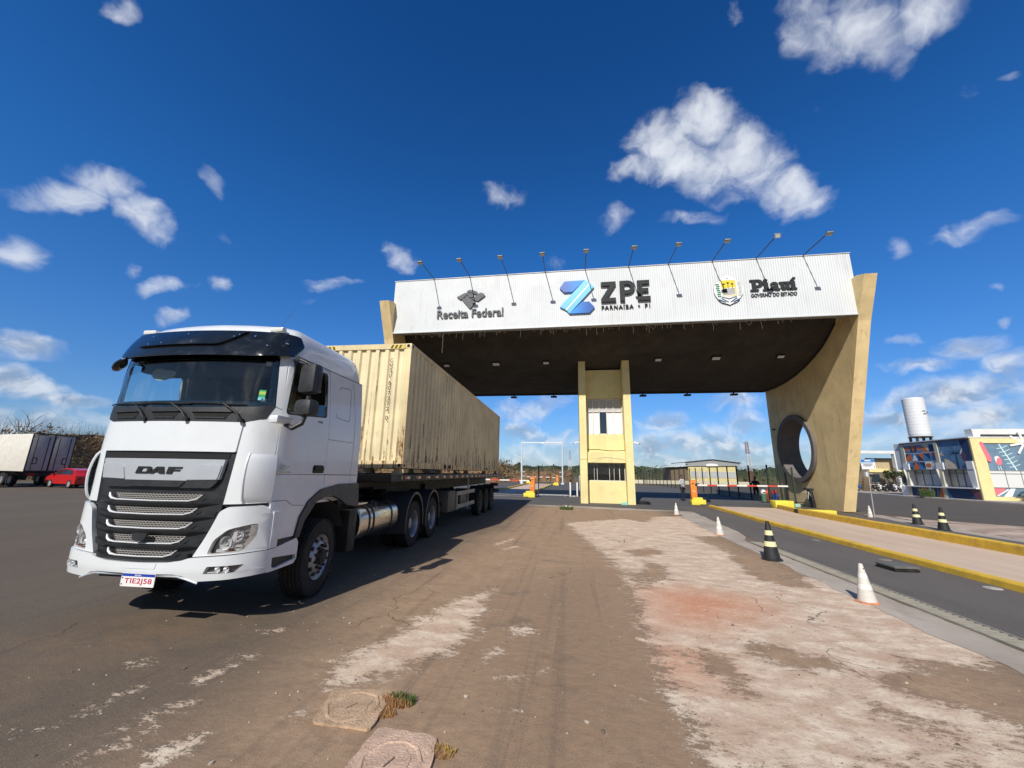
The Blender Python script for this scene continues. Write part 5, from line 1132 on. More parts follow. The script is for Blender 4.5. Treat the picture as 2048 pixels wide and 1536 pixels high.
# rust runs: long vertical streaks plus scabs at the foot of each panel
def rusty(name, base, amt):
    m = bpy.data.materials.new(name); m.use_nodes = True; t = NT(m.node_tree); bs = m.node_tree.nodes['Principled BSDF']
    co = t.new('ShaderNodeTexCoord').outputs['Object']; sp = t.new('ShaderNodeSeparateXYZ'); t.l.new(co, sp.inputs[0])
    c = t.mix(t.ramp(t.noise(co, 1.1, 6, .6), .35, .65), tuple(x*.86 for x in base), tuple(x*1.08 for x in base))
    st = t.noise(t.vmath('MULTIPLY', co, (7, 7, .5)), 1.6, 6, .6); sc = t.noise(co, 6.5, 8, .7); gr = t.noise(t.vmath('MULTIPLY', co, (5, 5, .25)), 2.2, 5, .6)
    low = t.ramp(sp.outputs['Z'], 1.3, .0)
    c = t.mix(t.math('MULTIPLY', t.ramp(gr, .48, .75), .30), c, tuple(x*.45 for x in base))
    r1 = t.math('MULTIPLY', t.ramp(t.math('ADD', t.math('ADD', st, t.math('MULTIPLY', low, .13)), t.math('MULTIPLY', t.math('SUBTRACT', sc, .5), .35)), .62, .71), amt)
    c = t.mix(r1, c, t.mix(t.ramp(sc, .4, .6), (.26, .095, .03), (.10, .04, .018)))
    r2 = t.ramp(t.math('SUBTRACT', sc, t.math('MULTIPLY', low, -.035)), .715, .75)
    c = t.mix(t.math('MULTIPLY', r2, min(1, amt+.2)), c, (.14, .055, .022))
    t.set(bs.inputs['Base Color'], c); bs.inputs['Roughness'].default_value = .62
    bp = t.new('ShaderNodeBump'); bp.inputs['Strength'].default_value = .2; bp.inputs['Distance'].default_value = .01; t.l.new(t.math('ADD', sc, t.noise(co, 2.2, 3)), bp.inputs['Height']); t.l.new(bp.outputs[0], bs.inputs['Normal'])
    MATS[name] = m; return m
CWALL = rusty('rust_streaked_cream', (.76, .655, .41), .75); CRAIL = rusty('rust_scabbed_cream', (.70, .57, .32), 1.0)
CZ, CH, CW, CL = 1.768, 2.86, 2.438, 12.192
CON = empty('shipping_container', 'cream forty foot shipping container with rust streaks riding on the flatbed trailer', 'container', (TLX, TLY, CZ), TLA)
def corrug(L, pitch, depth, lo):
    """trapezoid wave along a wall: list of (along, in)"""
    out = []; u = lo; f1, sl, f2 = pitch*.36, pitch*.13, pitch*.38
    while u+pitch <= L-lo+.01: out += [(u, 0), (u+f1, 0), (u+f1+sl, depth), (u+f1+sl+f2, depth)]; u += pitch
    out += [(u, 0), (L-lo, 0)]; return out
for s in (1, -1):
    b = B(); w = corrug(CL, .275, .046, .16); n = len(w); vs = [(s*(CW/2-.012-d), y, z) for z in (.15, CH-.10) for y, d in w]
    b.add(vs, [(i, i+1, n+i+1, n+i) for i in range(n-1)]); b.build('side_wall', CWALL, CON, norm=False)
b = B(); w = corrug(CW, .235, .048, .14); n = len(w); vs = [(-CW/2+x, .020+d, z) for z in (.16, CH-.13) for x, d in w]; b.add(vs, [(i, i+1, n+i+1, n+i) for i in range(n-1)])
b.build('front_wall', CWALL, CON, norm=False)
b = B()
for s in (1, -1):
    for y in (.075, CL-.075): b.box((s*(CW/2-.07), y, CH/2), (.14, .15, CH-.24), bev=.012)
    b.box((s*(CW/2-.03), CL/2, .075), (.05, CL-.34, .15)); b.box((s*(CW/2-.04), CL/2, CH-.05), (.06, CL-.34, .10))
    for y in (3.0, 3.55, 8.6, 9.15): pass
for y in (.05, CL-.05): b.box((0, y, .08), (CW-.34, .10, .16)); b.box((0, y, CH-.065), (CW-.34, .09, .125))
b.box((0, CL/2, CH-.03), (CW-.10, CL-.2, .03)); b.box((0, CL/2, .12), (CW-.1, CL-.2, .05))
b.build('frame', CRAIL, CON, 30)
for s in (1, -1):
    for y in (.09, CL-.09):
        for z in (.06, CH-.06):
            b = B(); b.box((s*(CW/2-.08), y, z), (.165, .18, .12), bev=.012); b.build('corner_casting', CRAIL, CON, 30)
b = B()
for s in (1, -1):
    for z in (.06, CH-.06):
        for y, d in ((-.0015, -1), ):
            b.lathe([(.038, 0), (.001, 0)], (s*(CW/2-.08), y, z), 'Y', 16)
        for y in (.09, CL-.09): b.lathe([(.036, 0), (.001, 0)], (s*(CW/2+.0035), y, z), 'X', 16)
    for y in (3.05, 3.5, 8.7, 9.15): b.box((s*(CW/2-.004), y, .08), (.004, .24, .10))
b.build('casting_holes', DARK_VOID, CON)
b = B(); HZ = lambda u, v, t: Vector((u, .004-t, v))
for s in (1, -1):
    x1, x0 = CW/2-.18, CW/2-.52
    b.prism([(s*x0, CH-.115), (s*x1, CH-.115), (s*x1, CH-.03), (s*x0, CH-.03)], HZ, .0, .003, 0)
    k = x0
    while k < x1-.07: b.prism([(s*k, CH-.112), (s*(k+.045), CH-.112), (s*(k+.085), CH-.033), (s*(k+.04), CH-.033)], HZ, .003, .005, 1); k += .10
b.build('hazard_stripes', [mat('hazard_yellow', (.70, .52, .04), .6), BLACK_PAINT], CON)
b = B(); z = 2.50
for i, ch in enumerate("CNSU8073720"):
    if i == 4: z -= .05
    if i == 10: z -= .08
    put_text(b, ch, .715, z-.092, .064, .098, .017, .003, .008); z -= .122
b.build('container_number', BLACK_PAINT, CON)
# rear doors
for s in (1, -1):
    b = B(); b.box((s*.57, CL-.02, CH/2), (1.10, .04, CH-.3)); dr = b.build('rear_door', CWALL, CON)
    for x in (.35, .9): b = B(); b.cyl((s*x, CL+.03, .2), (s*x, CL+.03, CH-.2), .018, n=8); b.build('locking_bar', GREY_STEEL, dr)
# ------------------------------------------------------------------ traffic cones
CONE_W = mat('dusty_white_rubber', (.66, .62, .56), .7, var=.12, vscale=5, dirt=(.42, .27, .18), dscale=4, damt=.6)
CONE_W2 = mat('white_reflective_band', (.80, .78, .73), .5, var=.05, vscale=6, dirt=(.5, .42, .34), dscale=4, damt=.3)
CONE_K = mat('black_cone_rubber', (.020, .021, .022), .6, var=.2, vscale=6)
CONE_Y = mat('pale_yellow_band', (.80, .74, .42), .5, var=.05)
CONE_F = mat('faded_orange_rim', (.58, .25, .13), .75, var=.15, vscale=5)
def cone(black):
    t = empty('traffic_cone', 'x', 'traffic cone')
    H = .78; r = lambda z: .160-(.160-.033)*(z-.03)/(H-.03)
    body, band = B(), B()
    cuts = [(.03, 0), (.275, 0), (.275, 1), (.375, 1), (.375, 0), (.50, 0), (.50, 1), (.595, 1), (.595, 0), (H, 0)]
    def seg(b, a, c): b.lathe([(r(a)+(.002 if b is band else 0), a), (r(c)+(.002 if b is band else 0), c)], (0, 0, 0), 'Z', 32)
    seg(body, .03, .275); seg(body, .375, .50); seg(body, .595, H); body.lathe([(r(H), H), (.022, H+.004), (.022, H-.1), (.001, H-.1)], (0, 0, 0), 'Z', 32)
    seg(band, .275, .375); seg(band, .50, .595)
    body.build('cone_body', CONE_K if black else CONE_W, t); band.build('reflective_band', CONE_Y if black else CONE_W2, t)
    f = B(); n = 8; pts = [(.205*math.cos(2*math.pi*(i+.5)/n), .205*math.sin(2*math.pi*(i+.5)/n)) for i in range(n)]
    f.prism(pts, lambda u, v, z: Vector((u, v, z)), 0, .022); f.lathe([(.185, .022), (.165, .034), (.155, .034)], (0, 0, 0), 'Z', 32); f.build('base_flange', CONE_K if black else CONE_F, t)
    e = B(); e.cyl((.0, -r(.66)-.004, .69), (.0, -r(.66)+.01, .69), .011, n=8); e.build('cone_hole', BLACK_PAINT, t)
    return t
cw, ck = cone(False), cone(True); first = {False: True, True: True}
for (x, y, k, rz, lab) in [(4.07, 6.83, False, .2, 'nearest white cone with a faded orange rim beside the drain grate'), (4.09, 9.68, True, .5, 'black cone with two pale bands standing on the concrete strip beside the worn yard'), (4.23, 13.22, False, .9, 'middle white cone on the strip, between the black cone and the farthest white one'),
        (4.39, 19.14, False, .3, 'small looking white cone farthest along the strip, in front of the orange barrier'), (13.28, 21.08, False, .4, 'white cone beside the foot of the signpost'), (13.28, 18.53, True, .1, 'left of the two black cones by the dark road, set farther from the camera'), (12.75, 16.72, True, .7, 'right of the two black cones by the dark road, the nearer one')]:
    src = ck if k else cw; o = src if first[k] else copy_tree(src); first[k] = False
    o.location = (x, y, .004); o.scale = (1, 1, 1) if k else (.70, .70, .655); o.rotation_euler = (R(1.5*math.sin(x*7)), R(1.5*math.cos(y*5)), rz); o['label'] = lab; o['group'] = 'black cones with pale bands' if k else 'white cones with orange rims'
# ------------------------------------------------------------------ drain grate, lane box, lids, manhole covers
b = B(); rg = random.Random(5)
for k in range(3): pass
y = 2.0
while y < 12.0:
    b.box((4.69+rg.uniform(-.004, .004), y, .014), (.26, .040, .018), rot=RZ(R(-12))); y += .098
for x in (4.555, 4.825): b.box((x, 7.0, .016), (.024, 10.0, .026))
g = B(); g.box((4.69, 7, .0055), (.26, 10.0, .003))
gr_ = b.build('drain_grate', mat('dull_drain_steel', (.36, .33, .26), .6, .1, var=.15, vscale=6, dirt=(.2, .14, .09), dscale=3, damt=.6)); tag(gr_, 'long steel drain grate sunk between the concrete strip and the asphalt lane', 'drain grate'); g.build('drain_channel', DARK_VOID, gr_)
t = empty('lane_box', 'low dark box lying on the asphalt lane beside the yellow kerb', 'box', (6.16, 9.30, .004), R(4))
b = B(); b.box((0, 0, .025), (.44, .46, .04), bev=.006); b.build('lower_plate', BLACK_STEEL, t); b = B(); b.box((0, 0, .052), (.40, .42, .012)); b.build('gap', DARK_VOID, t)
b = B(); b.box((0, 0, .075), (.44, .46, .035), bev=.006); b.build('lid', mat('dull_green_grey_lid', (.13, .13, .115), .6, var=.15, vscale=5, dirt=(.25, .18, .12), dscale=3, damt=.5), t)
for i, (x, y, lab) in enumerate([(6.72, 8.14, 'nearest pale round lid at the foot of the yellow kerb with rusty debris'), (6.62, 10.3, 'pale round lid at the kerb foot just beyond the low dark box'), (6.64, 12.9, 'farthest and faintest round lid at the kerb foot')]):
    b = B(); b.lathe([(.001, .014), (.07, .013), (.10, .010), (.115, .004), (.115, 0)], (0, 0, 0), 'Z', 28); b.lathe([(.03, .02), (.03, .014)], (0, 0, 0), 'Z', 12)
    o = b.build('round_lid', mat('dull_lid', (.22, .20, .18), .7, var=.2, vscale=9) if i else mat('pale_lid', (.42, .40, .36), .6, var=.15, vscale=6), loc=(x, y, .004)); tag(o, lab, 'lid', 'round lids along the kerb foot')
MAN = mat('stained_concrete_cover', (.50, .345, .22), .92, var=.22, vscale=6, bump=.7, bscale=60, dirt=(.24, .155, .09), dscale=4.5, damt=.85)
MAN2 = mat('pink_concrete_cover', (.60, .415, .30), .92, var=.2, vscale=6, bump=.7, bscale=60, dirt=(.36, .22, .15), dscale=4.5, damt=.7)
def manhole(poly, m, lab, c, slot_a):
    t = empty('manhole_cover', lab, 'manhole cover', (c[0], c[1], 0), 0, 'square concrete manhole covers')
    pp = rnd([(x-c[0], y-c[1]) for x, y in poly], .05, 3); pts = []
    for p, q in zip(pp, pp[1:]+pp[:1]):
        k = max(1, int(math.hypot(q[0]-p[0], q[1]-p[1])/.05))
        for i in range(k):
            x, y = p[0]+(q[0]-p[0])*i/k, p[1]+(q[1]-p[1])*i/k; e = .010*mnoise.noise(Vector((x*14, y*14, 1))); pts.append((x+e, y+e))
    slot = [(math.cos(slot_a)*u-math.sin(slot_a)*v, math.sin(slot_a)*u+math.cos(slot_a)*v) for u, v in rnd([(-.055, -.008), (.055, -.008), (.055, .008), (-.055, .008)], .006, 2)]
    b = B(); b.prism(pts, lambda u, v, z: Vector((u, v, z)), .020, .002, holes=[slot]); b.build('slab', m, t, norm=True)
    r = B(); rr = []
    for i in range(40):
        a = 2*math.pi*i/40; q = .13+.03*mnoise.noise(Vector((math.cos(a)*1.6, math.sin(a)*1.6, c[0]*9)))+.008*mnoise.noise(Vector((math.cos(a)*7, math.sin(a)*7, c[0]*9))); rr.append((q*math.cos(a), q*math.sin(a)))
    r.prism(rr, lambda u, v, z: Vector((u, v, z)), .024, .02, holes=[slot]); r.build('raised_disc', m, t)
    r = B(); k = 56; vs = []   # worn ridge round the lifting slot
    for i in range(k):
        a = 2*math.pi*i/k; q = .175+.02*mnoise.noise(Vector((math.cos(a)*2, math.sin(a)*2, c[1]*7)))
        for dq, h in ((-.016, .018), (-.006, .027), (.006, .027), (.018, .018)): vs.append(((q+dq)*math.cos(a), (q+dq)*math.sin(a), h+.002*mnoise.noise(Vector((a*5, dq*90, 2)))))
    r.add(vs, [(4*i+j, 4*i+j+1, 4*((i+1) % k)+j+1, 4*((i+1) % k)+j) for i in range(k) for j in range(3)], 0, True); r.build('ridge', m, t)
    r = B(); r.box((0, 0, .0045), (.16, .16, .003)); r.build('slot_shadow_gap', DARK_VOID, t)
manhole([(-1.84, 2.88), (-1.39, 2.88), (-1.46, 3.36), (-1.93, 3.29)], MAN, 'brown concrete manhole cover with a green tuft at its corner', (-1.66, 3.10), R(60))
manhole([(-1.37, 2.32), (-.83, 2.36), (-.93, 2.90), (-1.36, 2.92)], MAN2, 'pinkish concrete manhole cover at the bottom edge of the yard', (-1.13, 2.62), R(70))
def tuft(name, lab, cat, loc, n, h, spread, cols, seed, flowers=0):
    rg = random.Random(seed); b = B()
    for i in range(n):
        a = rg.uniform(0, 2*math.pi); r_ = spread*math.sqrt(rg.random()); x, y = r_*math.cos(a)*1.5, r_*math.sin(a); L = h*rg.uniform(.45, 1.1); ta = rg.uniform(0, 2*math.pi); ln = rg.uniform(.1, .9)
        w = .0026*rg.uniform(.6, 1.5)*(h/.07)**.5; d = Vector((math.cos(ta), math.sin(ta), 0)); s_ = Vector((-d.y, d.x, 0))*w; p = Vector((x, y, 0)); mi = 0 if x*cols[2][0]+y*cols[2][1]+rg.uniform(-.4, .4)*spread > 0 else 1
        m_ = p+Vector((0, 0, L*.6))+d*L*ln*.3; e = p+Vector((0, 0, L*(1-.3*ln)))+d*L*ln*.8
        b.add([p-s_, p+s_, m_+s_*.8, m_-s_*.8, e], [(0, 1, 2, 3), (3, 2, 4)], mi)
    ms = [cols[0], cols[1]]
    for i in range(flowers):
        a = rg.uniform(0, 6.28); r_ = spread*rg.random(); c = Vector((r_*1.4*math.cos(a), r_*math.sin(a), h*rg.uniform(.5, .9))); b.box(c, (.03, .03, .03), mi=2)
    if flowers: ms.append(mat('pale_flower', (.8, .78, .7), .6))
    o = b.build(name, ms, loc=loc, norm=False); return tag(o, lab, cat)
GRASS = mat('weed_green', (.09, .135, .03), .7, var=.3, vscale=30); STRAW = mat('dry_straw', (.36, .19, .075), .8, var=.3, vscale=30); YEL = mat('yellow_dry_weed', (.42, .27, .07), .8, var=.3, vscale=30)
tuft('weed_tuft', 'half green half brown weed tuft growing at the corner of the brown manhole cover', 'weed', (-1.36, 3.24, 0), 700, .060, .085, (GRASS, STRAW, (.4, 1)), 1)
tuft('weed_tuft', 'dry brown weed strip along the side of the brown manhole cover', 'weed', (-1.40, 3.09, 0), 420, .035, .06, (STRAW, STRAW, (1, 0)), 2)
tuft('weed_tuft', 'thin yellow weed at the right side of the pinkish manhole cover', 'weed', (-.86, 2.78, 0), 260, .036, .06, (YEL, STRAW, (1, 1)), 4)
tuft('weed_tuft', 'sparse yellow grass stalks at the very bottom beside the pinkish cover', 'weed', (-.84, 2.52, 0), 120, .045, .05, (YEL, YEL, (1, 0)), 6)
tuft('weed_tuft', 'leafy green weed with pale flowers in the crack of the concrete strip before the gate', 'weed', (-.5, 20.0, 0), 500, .22, .22, (GRASS, GRASS, (1, 0)), 8, 9)
tuft('weed_tuft', 'flat dull weed patch left of the flowering weed before the gate', 'weed', (-1.9, 20.8, 0), 160, .06, .3, (GRASS, STRAW, (1, 0)), 9)
# ------------------------------------------------------------------ loose stones on the yard: nobody could count them
b = B(); rg = random.Random(11)
for i in range(900):
    x, y = rg.uniform(-5, 4), 1.6+rg.random()**1.6*14; s_ = rg.uniform(.003, .010)*(1.0 if rg.random() < .93 else 1.9)
    bm = bmesh.new(); bmesh.ops.create_icosphere(bm, subdivisions=1, radius=s_)
    for v in bm.verts: v.co *= rg.uniform(.7, 1.3); v.co.z *= .6
    b.bm(bm, (x, y, s_*.3), None, 0 if rg.random() < .6 else 1)
tag(b.build('loose_gravel', [mat('pale_stone', (.48, .41, .33), .8), mat('dark_stone', (.12, .10, .085), .8)]), kind='stuff')
# ------------------------------------------------------------------ sign on a slanted post
t = empty('sign_post', 'small white notice board with a blue header on a leaning grey post', 'sign', (13.30, 20.87, 0))
b = B(); b.tube([(0, 0, 0), (.07, 0, 2.16)], .022, 8); b.build('post', GREY_STEEL, t)
b = B(); b.box((.10, -.03, 2.39), (.58, .02, .45), rot=RY(R(-3))); bd = b.build('board', mat('sign_white', (.78, .80, .82), .4), t)
b = B(); b.box((.10, -.043, 2.545), (.57, .006, .12), rot=RY(R(-3))); b.box((.09, -.047, 2.545), (.24, .006, .05), rot=RY(R(-3)), mi=1)
for k, (z, w, m_) in enumerate(((2.445, .50, 0), (2.39, .36, 2), (2.345, .42, 2), (2.30, .28, 2))): b.box((.08, -.043, z), (w, .005, .022), rot=RY(R(-3)), mi=m_)
b.box((.34, -.043, 2.27), (.03, .005, .06), mi=3); b.build('sign_print', [mat('sign_blue', (.03, .20, .52), .4), mat('sign_white', (1, 1, 1)), mat('sign_ink', (.10, .10, .13), .5), mat('sign_red', (.5, .05, .04), .5)], bd)
# ------------------------------------------------------------------ barrier gates
ORANGE = mat('orange_cabinet_paint', (.80, .25, .035), .45, var=.06, dirt=(.4, .18, .06), dscale=2, damt=.35); BOOM_R = mat('boom_red', (.60, .06, .04), .5); BOOM_W = mat('boom_white', (.80, .79, .77), .5)
def barrier(lab, loc, s, L, hb, base=True, rz=0., k=1.):
    t = empty('barrier_gate', lab, 'barrier', loc, rz, 'orange barrier gates')
    b = B(); b.box((0, 0, .86), (.34, .34, 1.12), bev=.02); b.box((0, 0, 1.43), (.36, .36, .03), bev=.01); cb_ = b.build('cabinet', ORANGE, t)
    b = B(); b.cyl((-s*.04, -.172, 1.24), (-s*.04, -.182, 1.24), .045, n=14, mi=0); b.box((0, -.173, .80), (.14, .01, .05), mi=1); b.box((s*.0, -.178, .80), (.10, .006, .02), mi=2); b.build('front_badge', [BLACK_PAINT, BOOM_W, mat('badge_orange', (.7, .3, .1), .5)], cb_)
    b = B(); b.box((s*.04, .0, .15), (.46, .46, .30), bev=.02); b.box((s*.40, -.02, .17), (.44, .40, .26), bev=.02); b.box((s*.18, -.02, .36), (.55, .34, .14), bev=.02); b.build('plinth', BRIGHT_YELLOW, t)
    b = B(); b.box((s*.2, -.20, 1.20), (.24, .05, .14), bev=.015); b.build('arm_bracket', BLACK_PLASTIC, t)
    b = B(); n = 9
    for i in range(n): b.box((s*(.2+L*(i+.5)/n), -.24, hb+.006*i), (L/n*(.62 if i % 2 else 1.38)+.001 if False else L/n, .045, .085), mi=1 if i % 2 == 1 and i < 8 else 0)
    b.build('boom_arm', [BOOM_W, BOOM_R], t)
    return t
barrier('orange barrier gate right of the tower holding a long red and white boom', (7.06, 26.1, .008), 1, 5.0, 1.16)
barrier('orange barrier gate left of the tower, its boom reaching behind the trailer', (-3.13, 28.9, .008), -1, 6.5, 1.16)
barrier('farther small orange barrier gate beside the height frame beyond the left bay', (-2.7, 58.0, .008), -1, 4.2, 1.12)
BLK = lambda lab, c, d, nm='kerb_block', g=None: tag((lambda b: (b.box((0, 0, d[2]/2), d, bev=.03), b.build(nm, BRIGHT_YELLOW, loc=c))[1])(B()), lab, 'yellow block', g)
BLK('yellow block at the end of the right kerb in front of the bins', (11.6, 25.4, .005), (.95, .7, .42)); BLK('long flat yellow block beside the right kerb near the pillar foot', (11.6, 21.95, .004), (1.35, .5, .20)); BLK('yellow block at the far end of the left kerb under the height frame', (-7.2, 63.6, .008), (1.2, .8, .5))
b = B(); b.box((10.86, 22.05, .10), (.3, .55, .2), bev=.01); tag(b.build('kerb_gap_cover', BLACK_STEEL), 'black cover in the gap of the right yellow kerb', 'cover')
# ------------------------------------------------------------------ bins, turnstile, green mesh fence, bollards, railing
def bin_(loc, body, lid, lab, h=.62):
    t = empty('waste_bin', lab, 'bin', loc, 0, 'sorted waste bins by the right pillar')
    b = B(); b.lathe([(.001, .05), (.13, .05), (.145, .10), (.165, h), (.15, h)], (0, 0, 0), 'Z', 20); b.build('bin_body', body, t)
    b = B(); b.lathe([(.175, h-.01), (.17, h+.09), (.135, h+.19), (.06, h+.25), (.001, h+.26)], (0, 0, 0), 'Z', 20); b.build('bin_lid', lid, t)
    b = B(); b.box((0, -.165, h+.06), (.15, .03, .07)); b.build('bin_slot', BLACK_PAINT, t)
    b = B(); b.box((0, 0, .03), (.26, .26, .06)); b.build('bin_foot', BLACK_STEEL, t)
pb = lambda n, c: mat('bin_plastic_'+n, c, .45, var=.08)
bin_((15.05-1.72, 30.0, .008), pb('blue', (.03, .11, .55)), pb('red', (.62, .07, .05)), 'blue waste bin with a red domed lid by the right pillar'); bin_((13.02, 30.2, .008), pb('maroon', (.30, .06, .07)), pb('red', (0, 0, 0)), 'maroon waste bin beside the blue one')
bin_((12.72, 30.2, .008), pb('green', (.10, .22, .12)), pb('white', (.65, .66, .64)), 'dull green waste bin with a whitish lid, leftmost of the bins')
t = empty('turnstile', 'black tripod turnstile standing against the right gate pillar', 'turnstile', (13.75, 26.6, .0))
b = B(); b.box((.05, 0, .52), (.16, .34, 1.04), rot=RY(R(-5)), bev=.02); b.box((-.05, 0, 1.06), (.42, .36, .12), rot=RY(R(4)), bev=.05); b.build('cabinet', BLACK_STEEL, t)
b = B()
for e in ((-.5, -.1, .87), (-.2, -.12, .48), (.02, -.14, .45)): b.tube([(-.1, -.1, .90), e], .016, 8)
b.build('tripod_arms', GREY_STEEL, t); b = B(); b.tube([(-.9, -.05, .30), (.0, -.05, .26)], .02, 8); b.tube([(-.9, -.05, .18), (.0, -.05, .14)], .03, 8); b.build('low_rail', BLACK_STEEL, t)
GREEN_POST = mat('dark_green_steel', (.035, .055, .03), .55)
t = empty('mesh_fence', 'dark green mesh fence panel with two posts in front of the round window', 'fence', (0, 0, 0))
for (x, y) in ((12.95, 26.62), (12.95, 28.2), (12.95, 29.8)):
    b = B(); b.box((x, y, 1.17), (.07, .07, 2.34)); b.build('post', GREEN_POST, t)
b = B()
for k in range(28): b.box((12.95, 26.66+k*.113, 1.15), (.006, .006, 2.2))
for k in range(12): b.box((12.95, 28.2, .1+k*.19), (.006, 3.16, .006))
b.build('mesh', GREEN_POST, t); b = B(); b.box((12.95, 26.62, .10), (.3, .3, .2), bev=.02); b.build('footing', mat('pale_green_footing', (.35, .55, .42), .7), t)
# right fence: black posts with thin wires running away
t = empty('post_fence', 'black post and wire fence running away behind the gate on the right', 'fence', (0, 0, 0))
ypos = [29.6, 31.56, 33.93, 36.34, 38.45, 40.93, 43.24, 45.63, 48.11, 50.5, 53, 55.4, 57.9, 60.3, 62.8, 65.3, 68, 71, 74, 77, 80, 84, 88, 92]
for y in ypos:
    x = 13.4+.5*max(0, (34-y)/4) if y < 34 else 13.4
    b = B(); b.box((x, y, 1.30), (.085, .085, 2.6)); b.build('post', BLACK_PAINT, t)
b = B()
for k in range(25):
    z = .15+k*.1
    b.tube([(13.4+.5*max(0, (34-y)/4) if y < 34 else 13.4, y, z) for y in (ypos[0], 33.93, ypos[-1])], .0035, 3)
y = ypos[0]
while y < 92:
    w_ = .006 if y < 45 else .014
    b.box((13.4+.5*max(0, (34-y)/4) if y < 34 else 13.4, y, 1.35), (w_, w_, 2.4)); y += .16 if y < 45 else .34
b.build('wire_mesh', mat('thin_black_wire', (.03, .03, .03), .6), t)
b = B(); b.box((13.75, 38, .22), (.14, 9.0, .44)); tag(b.build('low_wall', CONCRETE), 'low stained concrete wall at the foot of the black fence on the right', 'wall')
t = empty('crowd_barricade', 'low galvanised barricade panel on the kerb island left of the tower', 'barricade', (-1.78, 31.2, .008))
b = B(); b.tube([(-1.15, 0, .10), (-1.15, 0, 1.05), (1.15, 0, 1.05), (1.15, 0, .10), (-1.15, 0, .10)], .022, 8); b.box((0, 0, .08), (2.4, .06, .06)); b.build('frame', GREY_STEEL, t)
b = B()
for k in range(1, 16): b.cyl((-1.15+k*.144, 0, .12), (-1.15+k*.144, 0, 1.04), .009, n=5)
b.build('bars', mat('dull_bar_steel', (.16, .16, .16), .5, .4), t); 
for x in (-.9, .9): b = B(); b.box((x, 0, .03), (.06, .5, .06)); b.build('foot', GREY_STEEL, t)
b = B(); b.box((-3.16+.26, 31.2, 1.12), (.07, .07, 2.24)); tag(b.build('black_pole', BLACK_PAINT), 'slim black pole standing beside the near left orange barrier', 'pole')
for i, (x, lab) in enumerate(((-.46, 'left of the two white bollards beside the tower'), (.06, 'right of the two white bollards, touching the tower side'))):
    b = B(); b.lathe([(.001, 1.06), (.05, 1.05), (.062, 1.02), (.062, .0)], (0, 0, 0), 'Z', 16); tag(b.build('bollard', BOOM_W, loc=(x, 31.1, .008)), lab, 'bollard', 'white bollards beside the tower')
b = B(); b.lathe([(.001, .12), (.10, .10), (.16, .05), (.17, 0)], (0, 0, 0), 'Z', 14); b.box((.12, .05, .05), (.22, .14, .09), rot=RZ(.5), bev=.03); tag(b.build('stone_heap', CONCRETE, loc=(-.2, 30.8, .008)), 'little pale heap of rubble at the foot of the white bollards', 'rubble')
b = B(); b.box((0, 0, .05), (.36, .2, .10), bev=.03); b.box((.05, .02, .12), (.22, .14, .06), bev=.02); tag(b.build('cloth_bundle', mat('turquoise_cloth', (.25, .62, .55), .8, var=.1, vscale=9), loc=(2.72, 24.25, .0)), 'crumpled turquoise plastic bag lying at the front of the tower', 'bag')
b = B(); b.tube([(.2+.45*math.cos(a)*(1-.05*k), .3*math.sin(a), .05+.02*k) for k in range(5) for a in np.linspace(0, 6.28, 14)], .03, 6); tag(b.build('black_hose', BLACK_PAINT, loc=(3.7, 25.2, .008)), 'coiled black hose on the ground right of the tower', 'hose')
b = B(); b.lathe([(.001, .30), (.35, .28), (.62, .16), (.68, 0)], (0, 0, 0), 'Z', 18); tag(b.build('black_sack', mat('black_sack', (.01, .01, .011), .5), loc=(8.3, 29.3, .008)), 'rounded black sack lying behind the right orange barrier', 'sack')
# ------------------------------------------------------------------ height frame, masts, lamp
t = empty('height_frame', 'tall white steel height frame spanning the far left lane', 'height frame', (-5.45, 64.5, 0))
for s in (-1, 1):
    b = B(); b.cyl((s*3.3, 0, 0), (s*3.3, 0, 6.65), .11, n=10); b.lathe([(.3, 0), (.3, .05), (.12, .4)], (s*3.3, 0, 0), 'Z', 10); b.build('leg', mat('frame_white_steel', (.66, .70, .72), .5, .1), t)
b = B(); b.box((0, 0, 6.6), (6.8, .16, .2)); b.box((.1, -.1, 6.48), (.5, .1, .12)); b.build('crossbar', mat('frame_white_steel', (0, 0, 0)), t)
for z in (1.2, 1.9):
    for x in (-3.0, 3.0): b = B(); b.box((x, 0, z), (.42, .2, .15)); b.build('sensor_box', GREY_STEEL, t)
def mast(lab, loc, H, w0, w1, head, z_white=(0.3, .75)):
    t = empty('lattice_mast', lab, 'mast', loc, 0, 'red and white lattice masts')
    n = 14; lv = [(w0+(w1-w0)*i/n, H*i/n) for i in range(n+1)]; b = B()
    for i in range(n):
        (wa, za), (wb, zb_) = lv[i], lv[i+1]; f = (i+.5)/n; mi = 1 if z_white[0] < f < z_white[1] else 0
        ca = [(-wa, -wa), (wa, -wa), (wa, wa), (-wa, wa)]; c2 = [(-wb, -wb), (wb, -wb), (wb, wb), (-wb, wb)]
        for k in range(4):
            b.cyl((*ca[k], za), (*c2[k], zb_), .05, n=4, mi=mi, cap=False); b.cyl((*ca[k], za), (*c2[(k+1) % 4], zb_), .03, n=4, mi=mi, cap=False); b.cyl((*ca[(k+1) % 4], za), (*c2[k], zb_), .03, n=4, mi=mi, cap=False)
    b.build('lattice', [mat('mast_red', (.34, .13, .08), .7), mat('mast_white', (.66, .66, .66), .6)], t)
    b = B(); b.box((0, 0, H+.15), (w1*3, w1*2, .12)); b.cyl((0, 0, H), (0, 0, H+head), .05, n=6); b.box((-w1*2.2, 0, H-.2), (.9, .3, .2), rot=RY(R(20))); b.build('mast_head', GREY_STEEL, t)
